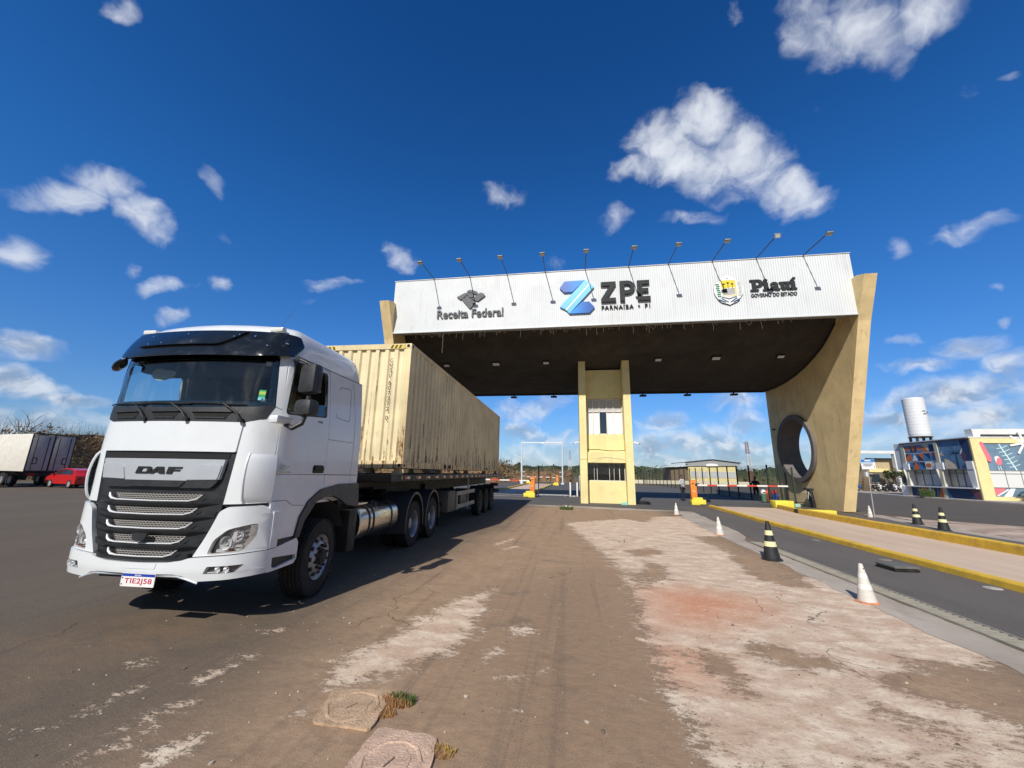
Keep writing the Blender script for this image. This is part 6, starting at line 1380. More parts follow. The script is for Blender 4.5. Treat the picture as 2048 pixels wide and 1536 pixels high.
mast('red and white lattice mast behind the fence left of the right pillar', (47.7, 120, 0), 11.2, .62, .28, .8, (.28, .72)); mast('slim red and white lattice mast seen just left of the tower', (-2.2, 150, 0), 10.2, .62, .26, .5, (.30, .66))
t = empty('street_lamp', 'small twin-armed white street lamp far behind the height frame', 'street lamp', (-12.4, 90, 0))
b = B(); b.cyl((0, 0, 0), (0, 0, 5.2), .08, .05, n=8); b.build('pole', mat('frame_white_steel', (0, 0, 0)), t)
b = B()
for s, z in ((-1, 5.5), (1, 5.0)): b.tube([(0, 0, 5.0), (s*.9, 0, z)], .04, 6); b.box((s*1.2, 0, z), (.7, .22, .12), bev=.03)
b.build('lamp_head', WHITE_WALL, t)
# left far fence
t = empty('wire_fence', 'dark wire fence with thin posts closing the field behind the left bay', 'fence', (0, 0, 0)); b = B()
for k in range(16): b.box((-16+k*1.9, 72, 1.25), (.07, .07, 2.5))
b.build('post_row', BLACK_PAINT, t); b = B()
for k in range(14): b.box((-1.9, 72, .15+k*.17), (28.5, .012, .008))
for k in range(140): b.box((-16+k*.2, 72, 1.2), (.008, .008, 2.3))
b.build('wire_mesh', mat('thin_black_wire', (0, 0, 0)), t)
# ------------------------------------------------------------------ people at the gate
TROUSER = mat('dark_trousers', (.016, .016, .02), .85); SHIRT = mat('pale_grey_shirt', (.50, .51, .53), .85, var=.05, vscale=6); SHOE = mat('black_shoe', (.012, .012, .012), .5)
def person(lab, loc, rz, H, skin, shirt, trouser, arms, bare_arm=True, k=1.):
    t = empty('person', lab, 'person', loc, rz); s = H/1.75; S = lambda *c: [(x*s, y*s, z*s, r*s*(k if i else 1)) for i, (x, y, z, r) in enumerate(c)]
    hip, chest, neck = (0, 0, .95, .125), (0, 0, 1.28, .145), (0, .01, 1.46, .062)
    body = [[*S(hip, (0, -.01, 1.10, .13), chest, (0, 0, 1.40, .11), neck, (0, -.005, 1.54, .058), (0, -.01, 1.60, .078), (0, -.01, 1.68, .088), (0, 0, 1.735, .055))], S((0, -.01, 1.60, .078), (0, -.085, 1.61, .02), (0, -.105, 1.605, .012))]
    for sx in (-1, 1):
        body.append(S(hip, (sx*.095, 0, .86, .092), (sx*.105, -.015, .50, .062), (sx*.11, .02, .10, .042), (sx*.115, .0, .05, .042), (sx*.125, -.14, .035, .032)))
        el, wr = arms[0 if sx < 0 else 1]
        body.append(S((0, 0, 1.40, .11), (sx*.19, 0, 1.385, .062), (*el, .045), (*wr, .034)))
        w = Vector(wr); d = (w-Vector(el)).normalized(); px = d.orthogonal().normalized()
        palm = w+d*.07; body.append(S((*wr, .034), (*palm, .033)))
        for f in range(4):
            q = palm+px*(f-1.5)*.017; e = q+d*(.075-.008*abs(f-1.2))+Vector((0, -.012, 0)); body.append(S((*palm, .033), (*q, .0095), (*e, .007)))
        q = w+d*.03+Vector((0, -.035, 0)); body.append(S((*wr, .034), (*q, .011), (*(q+d*.045), .008)))
    def mf(c):
        if c.z < .07*s: return 3
        if c.z < .93*s and abs(c.x) < .21*s and not (abs(c.x) > .17*s and c.z > .62*s): return 2
        if c.z > 1.465*s: return 0
        lim = 1.12*s if bare_arm else .92*s
        if abs(c.x) > .2*s and c.z < lim: return 0
        if abs(c.y) > .2*s: return 0
        return 1 if c.z > .93*s or abs(c.x) > .17*s else 2
    skin_body('body', body, [skin, shirt, trouser, SHOE], t, 2, mat_fn=mf); head_parts(t, (0, -.01*s, 1.655*s), s*.86)
    return t
person('man in a pale grey shirt and dark trousers standing by the right orange barrier', (7.33, 29.7, .008), R(35), 1.76, SKIN_, SHIRT, TROUSER, (((-.27, -.05, 1.12), (-.25, -.26, 1.14)), ((.25, .03, 1.10), (.26, -.06, .86))))
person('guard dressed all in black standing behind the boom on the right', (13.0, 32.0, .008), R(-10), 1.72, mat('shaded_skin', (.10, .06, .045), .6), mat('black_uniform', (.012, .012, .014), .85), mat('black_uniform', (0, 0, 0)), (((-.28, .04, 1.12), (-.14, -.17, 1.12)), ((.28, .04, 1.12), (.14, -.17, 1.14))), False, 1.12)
# ------------------------------------------------------------------ mural building on the right
BX, BY0, BY1, BH = 34.54, 40.85, 48.45, 5.45
bld = empty('mural_building', 'low cream building with painted murals and white window bays on the right', 'building', (0, 0, 0))
MC = [mat('mural_navy', (0.017, 0.043, 0.123), .7, var=.1), mat('mural_orange', (0.609, 0.167, 0.051), .7, var=.1), mat('mural_mid_blue', (0.043, 0.217, 0.478), .7, var=.1), mat('mural_beige', (0.725, 0.580, 0.406), .7, var=.1), mat('mural_white', (0.800, 0.800, 0.800), .7), mat('mural_teal', (0.109, 0.217, 0.362), .7, var=.2, vscale=1.5), mat('mural_dark_teal', (0.012, 0.051, 0.087), .7), mat('mural_pink', (0.797, 0.189, 0.232), .7), mat('mural_maroon', (0.145, 0.051, 0.072), .7), mat('mural_slate', (0.145, 0.232, 0.319), .7, var=.15, vscale=1.5), mat('mural_pale_blue', (0.609, 0.800, 0.800), .7)]
WX = lambda u, v, t: Vector((BX-t, u, v))     # west wall: u = Y
SY = lambda u, v, t: Vector((u, BY0-t, v))    # south wall: u = X
b = B(); b.box((46.5, 45.2, 4.1), (23.92, 8.3, 2.74)); b.box((46.5, 45.2, .5), (23.92, 8.3, 1.0)); b.box((46.9, 45.6, 1.9), (22.4, 6.6, 1.9)); b.box((46.5, 44.6, 5.5), (24.1, 7.7, .10)); b.build('wall', WHITE_WALL, bld)
for y0, y1, d_ in ((44.0, 44.34, .12), (48.0, 48.4, .08)): b = B(); b.prism([(y0, 0), (y1, 0), (y1, 5.38), (y0, 5.38)], WX, 0, d_); b.build('pilaster', mat('pale_pilaster', (.52, .49, .38), .8), bld)
# geometric mural of tiles
def tile(b, y, z, s, kind):
    P = lambda pts, mi, d: b.prism([(y+u*s, z+v*s) for u, v in pts], WX, d, d+.003, mi)
    bg, sh, fg = kind; P([(0, 0), (1, 0), (1, 1), (0, 1)], bg, .02)
    if sh == 't': P([(.02, .02), (.98, .02), (.98, .98)], fg, .024)
    if sh == 'u': P([(.02, .02), (.98, .98), (.02, .98)], fg, .024)
    if sh == 'q': P([(.02, .02)]+[(.02+.95*math.cos(R(a)), .02+.95*math.sin(R(a))) for a in range(0, 91, 10)], fg, .024)
    if sh == 'h': P([(.5+.48*math.cos(R(a)), .02+.9*math.sin(R(a))) for a in range(0, 181, 12)], fg, .024)
    if sh == 'o': P([(.5+.45*math.cos(R(a)), .5+.3*math.sin(R(a))) for a in range(0, 360, 20)], fg, .024)
    if sh == 'v': P([(.02, .98), (.98, .98), (.5, .05)], fg, .024)
    if sh == 'a': P([(.02, .02), (.98, .02), (.5, .95)], fg, .024)
b = B(); cs = (47.95-44.34)/5; rz_ = (5.32-2.76)/3
grid = [[(2, 't', 0), (0, 'h', 1), (2, 'u', 0), (4, 'o', 1), (3, 'h', 4)], [(0, 'q', 1), (2, 'a', 4), (0, 'u', 1), (0, 't', 2), (2, 'u', 1)], [(2, 'o', 1), (0, 'v', 1), (2, 'o', 1), (3, 't', 1), (2, 'h', 0)]]
for r_ in range(3):
    for c in range(5): tile(b, 47.95-(c+1)*cs, 2.76+r_*rz_, cs, grid[r_][c])
b.build('geometric_mural', MC, bld)
b = B(); b.prism([(41.0, 2.76), (44.0, 2.76), (44.0, 5.34), (41.0, 5.34)], WX, .02, .024, 5)
b.prism([(40.95, 3.4), (41.45, 3.4), (41.75, 5.34), (40.95, 5.34)], WX, .024, .028, 0); b.prism([(42.42, 2.78), (42.22, 2.78), (42.30, 4.2), (42.40, 4.2)], WX, .026, .032, 6)
for k, a in enumerate(np.linspace(10, 170, 9)):
    pts = [(42.35+1.05*t_*math.cos(R(a)), 4.15+.95*t_*math.sin(R(a))-.75*t_*t_*abs(math.cos(R(a)))) for t_ in np.linspace(0, 1, 7)]
    b.prism([(u, v+.03*(1-i/7)) for i, (u, v) in enumerate(pts)]+[(u, v-.07*(1-i/7)) for i, (u, v) in list(enumerate(pts))[::-1]], WX, .026+.0002*k, .031+.0002*k, 6)
b.prism([(43.6, 2.78), (42.5, 2.78), (42.7, 3.2), (43.2, 3.6), (43.55, 3.7), (43.62, 3.3)], WX, .026, .03, 3); b.prism([(41.5, 3.4), (41.75, 3.5), (41.8, 4.0), (41.55, 4.3), (41.4, 3.9)], WX, .029, .033, 8); b.prism([(41.75, 4.2), (41.95, 4.0), (41.85, 4.3), (41.6, 4.6)], WX, .029, .033, 4)
b.prism([(43.95, 4.1), (43.6, 4.5), (43.75, 4.2), (43.5, 3.95)], WX, .026, .03, 3); b.build('palm_mural', MC, bld)
b = B(); b.prism([(44.34, .02), (48.0, .02), (48.0, 1.02), (44.34, 1.02)], WX, .02, .024, 0)
for u0, u1, mi in ((46.95, 46.2, 1), (46.1, 45.7, 4), (45.2, 44.95, 9), (44.9, 44.4, 1)): b.prism([(u0, .02), (u1-.1, .02), (u1, 1.0), (u0-.15, 1.0)], WX, .024, .028, mi)
b.prism([(40.95, .02), (44.0, .02), (44.0, 1.02), (40.95, 1.02)], WX, .02, .024, 0); b.prism([(44.0, .02), (43.5, .02), (44.0, 1.0)], WX, .024, .028, 2); b.prism([(41.0, .02), (41.0, .9), (41.7, .9), (41.3, .02)], WX, .024, .028, 8); b.build('base_mural', MC, bld)
b = B()
for y in (48.1, 44.15): b.prism([(y+.35, 2.72), (y-.40, 2.72), (y-.40, 3.36), (y+.35, 3.36)], WX, .02, .135)
b.prism([(41.45, 2.72), (40.86, 2.72), (40.86, 3.42), (41.45, 3.42)], WX, .02, .135); b.build('canopy_block', WHITE_WALL, bld)
b = B()
for y0, y1 in ((48.4, 44.4), (44.4, 40.9)): b.prism([(y0, 1.02), (y1, 1.02), (y1, 1.13), (y0, 1.13)], WX, -.75, .28)
b.build('sill', WHITE_WALL, bld)
for y in (48.35, 44.45):   # slanting fins beside each bay: wide at the head, narrow at the foot
    b = B(); b.prism([(y, 1.13), (y-.10, 1.13), (y-.10, 2.74), (y, 2.74)], WX, -.75, -.02); b.prism([(-.02, 2.74), (.28, 2.74), (-.02, 1.13)], lambda u, v, t, y=y: Vector((BX-u, y-t, v)), 0, .10); b.build('window_fin', WHITE_WALL, bld)
b = B(); b.prism([(41.35, 1.13), (40.9, 1.13), (40.86, 2.74), (41.55, 2.74)], WX, -.02, .10); b.build('window_fin', WHITE_WALL, bld)
FRAME = mat('grey_window_frame', (.20, .20, .20), .5); PANE = mat('whitewashed_glass', (.50, .50, .49), .35, var=.05)
for y0, y1 in ((48.2, 44.5), (44.3, 41.5)):
    b = B(); n = 4
    for k in range(n+1): b.box((BX+.70, y0+(y1-y0)*k/n, 1.93), (.05, .05, 1.6))
    for z in (1.16, 2.38, 2.70): b.box((BX+.70, (y0+y1)/2, z), (.05, y0-y1, .05))
    w_ = b.build('window', FRAME, bld); p = B(); p.box((BX+.73, (y0+y1)/2, 1.93), (.01, y0-y1, 1.6)); p.build('pane', PANE, w_)
# south side, in full sun
b = B(); fr = [(BX, 0), (60, 0), (60, 5.42), (BX, 5.42)]; b.prism(fr, SY, .0, .12, holes=[[(35.45, .42), (59, .42), (59, 4.98), (35.45, 4.98)]]); b.build('cream_frame', CREAM_LIGHT, bld)
b = B(); b.prism([(35.46, 2.64), (58.9, 2.64), (58.9, 4.97), (35.46, 4.97)], SY, .01, .03, 9); b.prism([(35.16, 4.95), (35.26, 5.12), (35.42, 5.08), (35.80, 3.7), (35.76, 3.38), (35.55, 3.35), (35.44, 3.6)], SY, .123, .127, 7)
b.prism([(36.36+.24*math.cos(R(a))*(1.2 if 200 < a < 340 else 1), 3.48+.40*math.sin(R(a))) for a in range(0, 360, 20)], SY, .03, .034, 7); b.prism([(36.1, 3.75), (36.3, 3.9), (36.5, 3.75), (36.35, 3.7), (36.25, 3.55), (36.15, 3.3)], SY, .034, .037, 4)
for x in (36.25, 36.42): b.prism([(x, 2.66), (x+.06, 2.66), (x-.0, 3.0), (x-.05, 3.0)], SY, .034, .037, 10)
b.prism([(36.62, 4.96), (36.72, 4.96), (37.6, 2.66), (37.5, 2.66)], SY, .03, .033, 10)
for k in range(6):
    x, z = 36.85+.12*k, 4.55-.32*k
    b.prism([(x, z), (x+.45, z+.22), (x+.42, z+.26), (x, z+.05)], SY, .03, .0335, 10); b.prism([(x, z), (x-.4, z-.06), (x-.4, z-.01), (x, z+.05)], SY, .03, .0336, 10)
for k in range(8):
    a = 2*math.pi*k/8+.2; c = (38.5, 5.0); b.prism([(c[0]+.12*math.cos(a-.8), c[1]+.12*math.sin(a-.8)), (c[0]+1.1*math.cos(a-.08), c[1]+1.1*math.sin(a-.08)), (c[0]+1.1*math.cos(a+.08), c[1]+1.1*math.sin(a+.08)), (c[0]+.12*math.cos(a+.8), c[1]+.12*math.sin(a+.8))], SY, .123+.0003*k, .127+.0003*k, 4)
b.prism([(35.46, .43), (58.9, .43), (58.9, 1.15), (35.46, 1.15)], SY, .01, .03, 9); b.prism([(35.47, 1.14), (36.4, 1.14), (35.7, .44), (35.47, .7)], SY, .03, .034, 7); b.prism([(36.1, .44), (36.7, .44), (37.1, 1.14), (36.75, 1.14)], SY, .03, .034, 4); b.prism([(37.6, .44), (38.6, .44), (38.4, .9), (37.8, 1.1)], SY, .03, .034, 1)
b.prism([(35.6, .5), (35.7, .46), (36.6, 1.0), (36.55, 1.1)], SY, .034, .038, 4); b.build('south_mural', MC, bld)
b = B(); b.box((47, BY0-.02, 1.9), (23.2, .05, 1.5)); sw_ = b.build('window', mat('white_blind_pane', (.72, .72, .70), .5), bld); b = B()
for k in range(20): b.box((36.6+k*1.15, BY0-.05, 1.9), (.05, .03, 1.5))
for z in (1.18, 2.36, 2.62): b.box((47, BY0-.055, z), (23.2, .03, .05))
b.build('window_bars', FRAME, sw_)
b = B(); b.prism([(35.04, 5.5), (35.5, 5.5), (35.6, 5.78), (60, 5.78), (60, 6.25), (34.98, 6.25)], SY, -.75, -.06); b.build('roof_parapet', WHITE_WALL, bld)
b = B(); b.box((48, 41.75, 5.63), (24.6, .3, .3)); b.build('parapet_base', mat('grey_gap', (.42, .42, .43), .8), bld)
b = B(); b.prism([(40.9, 5.38), (48.45, 5.38), (48.45, 5.46), (40.9, 5.46)], WX, 0, .16); b.build('roof_edge', mat('dark_flashing', (.05, .06, .08), .6), bld)
# ------------------------------------------------------------------ water tank behind it
t = empty('water_tank', 'tall white cylindrical water tank with a small Z logo behind the mural building', 'water tank', (46.85, 62, 0))
pr = [(.001, 12.95), (.7, 12.93), (1.12, 12.8)]
for k in range(12): z = 12.75-.435*k; pr += [(1.15, z), (1.158, z-.03), (1.15, z-.06), (1.15, z-.40)]
pr += [(1.12, 7.5), (.001, 7.5)]
b = B(); b.lathe(pr, (0, 0, 0), 'Z', 40); tb = b.build('tank_shell', mat('white_tank_paint', (.78, .79, .80), .5, var=.03, dirt=(.5, .5, .5), dscale=1.5, damt=.2), t)
b = B(); TF = lambda u, v, t_: Vector((1.172*math.sin(u/1.17), -1.172*math.cos(u/1.17), v)); TF2 = lambda u, v, t_: Vector(((1.172+t_)*math.sin(u/1.17), -(1.172+t_)*math.cos(u/1.17), v))
b.prism([(-.05, 10.86), (.08, 10.98), (.45, 10.98), (.30, 10.84)], TF2, 0, .01, 0); b.prism([(.02, 10.46), (.14, 10.60), (.52, 10.60), (.40, 10.46)], TF2, 0, .01, 0)
put_text(b, "ZPE", .60, 10.62, .62, .28, 0, .01, .005, 1, fn=TF2); b.prism([(.60, 10.54), (1.2, 10.54), (1.2, 10.57), (.60, 10.57)], TF2, 0, .01, 1)
b.build('tank_logo', [mat('tank_logo_navy', (.03, .05, .12), .5), mat('tank_logo_ink', (.05, .05, .06), .5)], tb)
b = B()
for x, y in ((-.8, -.5), (.8, -.5), (.8, .6), (-.8, .6)): b.box((x, y, 3.75), (.22, .22, 7.5))
b.box((0, 0, 7.42), (1.9, 1.6, .12)); b.build('support', DARK_PLASTIC, t)
# ------------------------------------------------------------------ portico building behind, with motorcycles
pt = empty('office_building', 'beige low office building with a white portico frame behind the motorcycles', 'building', (0, 0, 0))
b = B(); b.box((52, 70.2, 2.3), (19, 8, 4.6)); b.build('wall', mat('beige_wall', (.50, .39, .23), .85, var=.06), pt)
b = B(); b.box((52, 66.1, 2.95), (19.02, .18, .5)); b.build('yellow_band', CREAM_LIGHT, pt)
b = B(); b.box((52, 66.15, 4.66), (19.3, 8.6 if False else .3, .14)); b.build('roof_edge', mat('dark_flashing', (0, 0, 0)), pt)
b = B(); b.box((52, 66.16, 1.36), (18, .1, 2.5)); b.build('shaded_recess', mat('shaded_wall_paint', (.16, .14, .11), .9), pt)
for x0, x1 in ((42.4, 43.7), (45.6, 47)):
    b = B(); b.box(((x0+x1)/2, 66.07, 1.8), (x1-x0, .06, 1.2)); w_ = b.build('window', mat('dark_window', (.03, .04, .05), .2), pt); b = B(); b.box(((x0+x1)/2, 66.02, 1.2), (x1-x0, .05, .05)); b.build('frame', GREY_STEEL, w_)
b = B(); b.box((41.2, 65.0, 5.52), (8.6, .5, .42)); b.prism([(45.15, .1), (45.5, .1), (45.5, 5.74), (45.15, 5.74)], lambda u, v, t_: Vector((u, 65+t_, v)), -.26, .3); b.prism([(41.25, .1), (41.6, .1), (41.5, 2.7), (41.2, 2.7)], lambda u, v, t_: Vector((u, 65+t_, v)), -.2, .2); b.build('portico_frame', WHITE_WALL, pt)
def foliage(b, c, rad, n, size, rg, mis=(0,), squash=.8):
    for i in range(n):
        d = Vector((rg.gauss(0, 1), rg.gauss(0, 1), rg.gauss(0, 1))).normalized()*rg.random()**.38; p = Vector(c)+Vector((d.x*rad[0], d.y*rad[1], d.z*rad[2]))
        a = Vector((rg.uniform(-1, 1), rg.uniform(-1, 1), rg.uniform(-1, 1))).normalized(); u = a.orthogonal().normalized(); v = a.cross(u); s = size*rg.uniform(.5, 1.4)
        b.add([p-u*s, p-v*s*.45, p+u*s, p+v*s*.45], [(0, 1, 2, 3)], rg.choice(mis))
LEAF = [mat('leaf_dark', (.030, .045, .014), .7), mat('leaf_mid', (.055, .075, .022), .7), mat('leaf_olive', (.10, .10, .035), .7), mat('leaf_brown', (.12, .075, .035), .8), mat('twig_grey', (.14, .105, .08), .9), mat('leaf_dry', (.20, .125, .06), .8)]
def tree(lab, loc, H, rad, seed, mis, n=700, size=.16, group=None):
    t = empty('tree', lab, 'tree', loc, 0, group); rg = random.Random(seed); tr = B(); cr_ = B()
    tr.tube([(0, 0, 0), (.05*H*rg.uniform(-.5, .5), 0, H*.35), (.06*H*rg.uniform(-.5, .5), 0, H*.7)], [H*.028, H*.02, H*.008], 7, 4)
    for k in range(6):
        a = rg.uniform(0, 6.28); z = H*rg.uniform(.3, .55); e = Vector((math.cos(a)*rad*.7, math.sin(a)*rad*.7, H*rg.uniform(.6, .9))); tr.tube([(0, 0, z), (e.x*.5, e.y*.5, (z+e.z)/2+.1), e], [H*.012, H*.008, H*.003], 5, 4)
        foliage(cr_, e, (rad*.55, rad*.55, rad*.42), n//7, size, rg, mis)
    foliage(cr_, (0, 0, H*.8), (rad*.7, rad*.7, H*.2), n//7, size, rg, mis)
    tr.build('trunk', LEAF, t); cr_.build('crown', LEAF, t, merge=False, norm=False); return t
tree('small dark tree in front of the beige office building', (44.1, 64.0, .1), 3.2, .9, 3, (0, 1, 1), 900, .13)
# motorcycles
def moto(cols):
    t = empty('motorcycle', 'x', 'motorcycle')
    for y in (-.62, .62):
        b = B(); b.lathe([(.29, -.045), (.30, 0), (.29, .045), (.235, .04), (.235, -.04), (.29, -.045)], (0, y, .30), 'X', 22); w = b.build('wheel', RUBBER, t); s_ = B()
        for k in range(6): a = math.pi*k/6; s_.cyl((0, y-.23*math.cos(a), .30-.23*math.sin(a)), (0, y+.23*math.cos(a), .30+.23*math.sin(a)), .008, n=4)
        s_.cyl((-.05, y, .3), (.05, y, .3), .05, n=8); s_.build('spokes', GREY_STEEL, w)
    b = B(); b.tube([(0, -.62, .30), (0, -.42, .85), (0, -.38, .98)], .03, 6); b.tube([(0, .62, .30), (0, .1, .42), (0, -.3, .70)], .03, 6); b.box((0, .05, .40), (.22, .36, .28), bev=.05); b.cyl((.12, .2, .30), (.14, .85, .36), .04, n=8); b.build('frame', BLACK_STEEL, t)
    b = B(); b.box((0, -.12, .74), (.26, .42, .20), bev=.07); b.box((0, -.52, .62), (.14, .4, .06), rot=RX(R(-15)), bev=.02); b.box((0, .62, .66), (.18, .4, .08), rot=RX(R(12)), bev=.03); b.box((0, -.44, .88), (.24, .12, .22), bev=.05); b.box((0, -.35, .5), (.30, .06, .42), rot=RX(R(-12)), bev=.02); b.build('fairing', cols, t)
    b = B(); b.box((0, .34, .80), (.26, .72, .09), bev=.035); b.build('seat', BLACK_PLASTIC, t)
    b = B(); b.tube([(-.36, -.26, 1.02), (-.15, -.36, 1.0), (.15, -.36, 1.0), (.36, -.26, 1.02)], .014, 6); 
    for s in (-1, 1): b.tube([(s*.25, -.32, 1.01), (s*.30, -.36, 1.18)], .008, 5); b.box((s*.31, -.36, 1.2), (.12, .02, .08), bev=.01)
    b.build('handlebar', BLACK_PAINT, t); b = B(); b.lathe([(.08, 0), (.06, -.05), (.001, -.06)], (0, -.50, .90), 'Y', 12); b.build('headlight', mat('lamp_diffuser', (0, 0, 0)), t)
    return t
mcol = [mat('moto_black', (.015, .015, .018), .3), mat('moto_white', (.72, .74, .76), .35), mat('moto_blue', (.03, .12, .42), .35)]
ml = [(39.1, 62.5, 2, 'bluish motorcycle at the left end of the row by the white portico post'), (39.75, 62.2, 0, 'black motorcycle second from the left in the parked row'), (40.4, 61.9, 0, 'black motorcycle third from the left in the parked row'), (41.0, 61.6, 1, 'white motorcycle in the middle of the parked row, left of the portico post'), (41.7, 61.3, 0, 'dark motorcycle just right of the middle of the row'), (42.4, 61.0, 1, 'large white motorcycle right of the portico post'), (43.1, 60.7, 1, 'white motorcycle at the right end of the row, front wheel turned out')]
protos = {}
for x, y, k, lab in ml:
    if k not in protos: o = protos[k] = moto(mcol[k])
    else: o = copy_tree(protos[k])
    o.location = (x-.6, y-.6, .11); o.rotation_euler = (0, R(-8), R(-58 if x < 43 else -40)); o['label'] = lab; o['group'] = 'motorcycles parked in a row'
tuft('shrub', 'small wild shrub growing against the base of the geometric mural', 'shrub', (33.55, 45.0, .1), 600, .95, .38, (mat('shrub_green', (.10, .15, .05), .7), mat('shrub_green', (0, 0, 0)), (1, 0)), 21)
p = empty('palm_plant', 'drooping dwarf palm at the right picture edge before the cream wall', 'plant', (37.3, 39.7, .11)); b = B(); rg = random.Random(5)
for k in range(26):
    a = rg.uniform(0, 6.28); L = rg.uniform(.7, 1.2); up_ = rg.uniform(.3, 1.1); pts = [Vector((math.cos(a)*L*t_, math.sin(a)*L*t_, .75+up_*t_-(1.0+.3*up_)*t_*t_)) for t_ in np.linspace(0, 1, 7)]
    for q0, q1 in zip(pts, pts[1:]):
        d = q1-q0; s_ = Vector((-d.y, d.x, 0)).normalized()
        for j in range(3):
            q = q0+d*j/3
            for sg in (-1, 1): b.add([q, q+d*.2+s_*sg*.02, q+s_*sg*.22+d*.35-Vector((0, 0, .08))], [(0, 1, 2)], 0)
b.build('fronds', mat('palm_green', (.05, .065, .018), .7, var=.3), p, norm=False); b = B(); b.tube([(0, 0, 0), (0, 0, .8)], [.14, .10], 10); b.build('trunk', mat('twig_grey', (0, 0, 0)), p)
# ------------------------------------------------------------------ warehouse, low wall far behind
wh = empty('warehouse', 'pale yellow gabled warehouse with a dark roof edge far behind the right fence', 'warehouse', (0, 90, 0))
b = B(); b.prism([(23.7, 0), (33.1, 0), (33.1, 3.9), (23.7, 3.7)], lambda u, v, t_: Vector((u, t_, v)), 0, 12); b.build('wall', CREAM_LIGHT, wh)
b = B(); b.box((21.9, 4.2, 1.75), (3.6, 7.0, 3.5)); b.build('side_wing', mat('brown_wing_wall', (.20, .145, .09), .9), wh)
b = B(); b.prism([(23.2, 3.72), (33.9, 3.92), (33.9, 4.42), (29.8, 4.85), (28.6, 5.05), (27.2, 5.0), (23.2, 4.5)], lambda u, v, t_: Vector((u, t_, v)), -.3, 0); b.build('gable', mat('grey_gable', (.30, .31, .31), .7), wh)
b = B()
for (x0, z0_), (x1, z1_) in zip([(23.1, 4.55), (27.6, 5.06), (28.7, 5.16), (29.9, 4.98)], [(27.6, 5.06), (28.7, 5.16), (29.9, 4.98), (34.1, 4.50)]): b.prism([(x0, z0_-.07), (x1, z1_-.07), (x1, z1_+.07), (x0, z0_+.07)], lambda u, v, t_: Vector((u, t_, v)), -.5, 12.5)
b.build('roof', mat('dark_slate_roof', (.05, .055, .06), .6), wh); b = B(); b.box((21.4, 2, 4.0), (4.4, 5, .10), rot=RY(R(-6))); b.build('lean_to_roof', GREY_STEEL, wh)
b = B(); b.prism([(27.2, 3.75), (29.6, 3.8), (29.6, 4.05), (29.2, 4.25), (28.0, 4.3), (27.3, 4.15)], lambda u, v, t_: Vector((u, t_, v)), -.36, -.3); b.build('gable_sign', BOOM_W, wh)
for k in range(5):
    x = 24.15+k*1.82; b = B(); b.box((x+.75, -.03, 2.0), (1.55, .06, 1.3)); b.build('window', mat('hazy_window', (.55, .56, .58), .4), wh)
b = B(); b.box((20, -5.0, .36), (28, .2, .72)); o = b.build('low_wall', mat('pale_low_wall', (.70, .64, .48), .8)); o.location = (0, 90, 0); tag(o, 'long low whitish wall in front of the pale yellow warehouse', 'wall')
# ------------------------------------------------------------------ left side: box truck, red car, thicket
bt = empty('box_truck', 'box truck with dirty white side and grey double rear doors, far left', 'truck', (-41.5, 24, 0), R(-9))
b = B(); b.box((-4.2, 1.25, 2.58), (8.3, 2.5, 2.86), bev=.03); b.build('cargo_box', mat('dirty_white_panel', (.70, .67, .60), .7, var=.06, vscale=1.5, dirt=(.40, .33, .25), dscale=1.6, damt=.55), bt)
b = B()
for y in (.62, 1.88): b.box((.02, y, 2.55), (.05, 1.16, 2.66), bev=.01)
d_ = b.build('rear_door', mat('grey_door_panel', (.44, .43, .42), .6, var=.06), bt); b = B()
for y in (.30, .95, 1.55, 2.2): b.cyl((.06, y, 1.25), (.06, y, 3.85), .022, n=6)
for y in (.42, 2.08): b.box((.06, y, 1.95), (.03, .26, .5)); b.box((.066, y, 1.95), (.03, .16, .38), mi=1)
b.build('locking_gear', [BLACK_STEEL, mat('grey_door_panel', (0, 0, 0))], d_)
b = B(); b.box((.02, 1.25, 4.0), (.08, 2.5, .06)); b.box((.02, 1.25, 1.16), (.08, 2.5, .08)); b.box((.02, 1.25, 2.55), (.085, .05, 2.8)); b.box((.02, .03, 2.55), (.08, .05, 2.8)); b.box((.02, 2.47, 2.55), (.08, .05, 2.8)); b.build('door_frame', BLACK_STEEL, bt)
b = B(); b.box((-4.2, 1.25, .95), (8.2, 1.0, .3)); b.box((.1, 1.25, .92), (.2, 2.3, .22)); b.box((-5.6, 1.25, .65), (.8, 2.1, .5)); b.build('chassis', BLACK_STEEL, bt); b = B(); b.box((.22, .35, .92), (.03, .42, .14)); b.box((.22, 2.15, .92), (.03, .42, .14)); b.build('tail_light', mat('tail_light_red', (0, 0, 0)), bt)
for x in (-1.9, -3.1, -7.4):
    for y in (.25, 2.25): b = B(); b.lathe([(.28, -.13), (.48, -.14), (.51, -.10), (.51, .10), (.48, .14), (.28, .13)], (0, 0, 0), 'Y', 26); w = b.build('wheel', RUBBER, bt); w.location = (x, y, .51); b = B(); b.lathe([(.30, -.12), (.2, -.08), (.001, -.08)], (0, 0, 0), 'Y', 20); b.lathe([(.30, .12), (.2, .08), (.001, .08)], (0, 0, 0), 'Y', 20); b.build('rim', STEEL_RIM, w)
t2 = empty('parked_truck', 'dark nosed truck just entering the left picture edge with a black mirror', 'truck', (-39.9, 20.2, 0), R(-9))
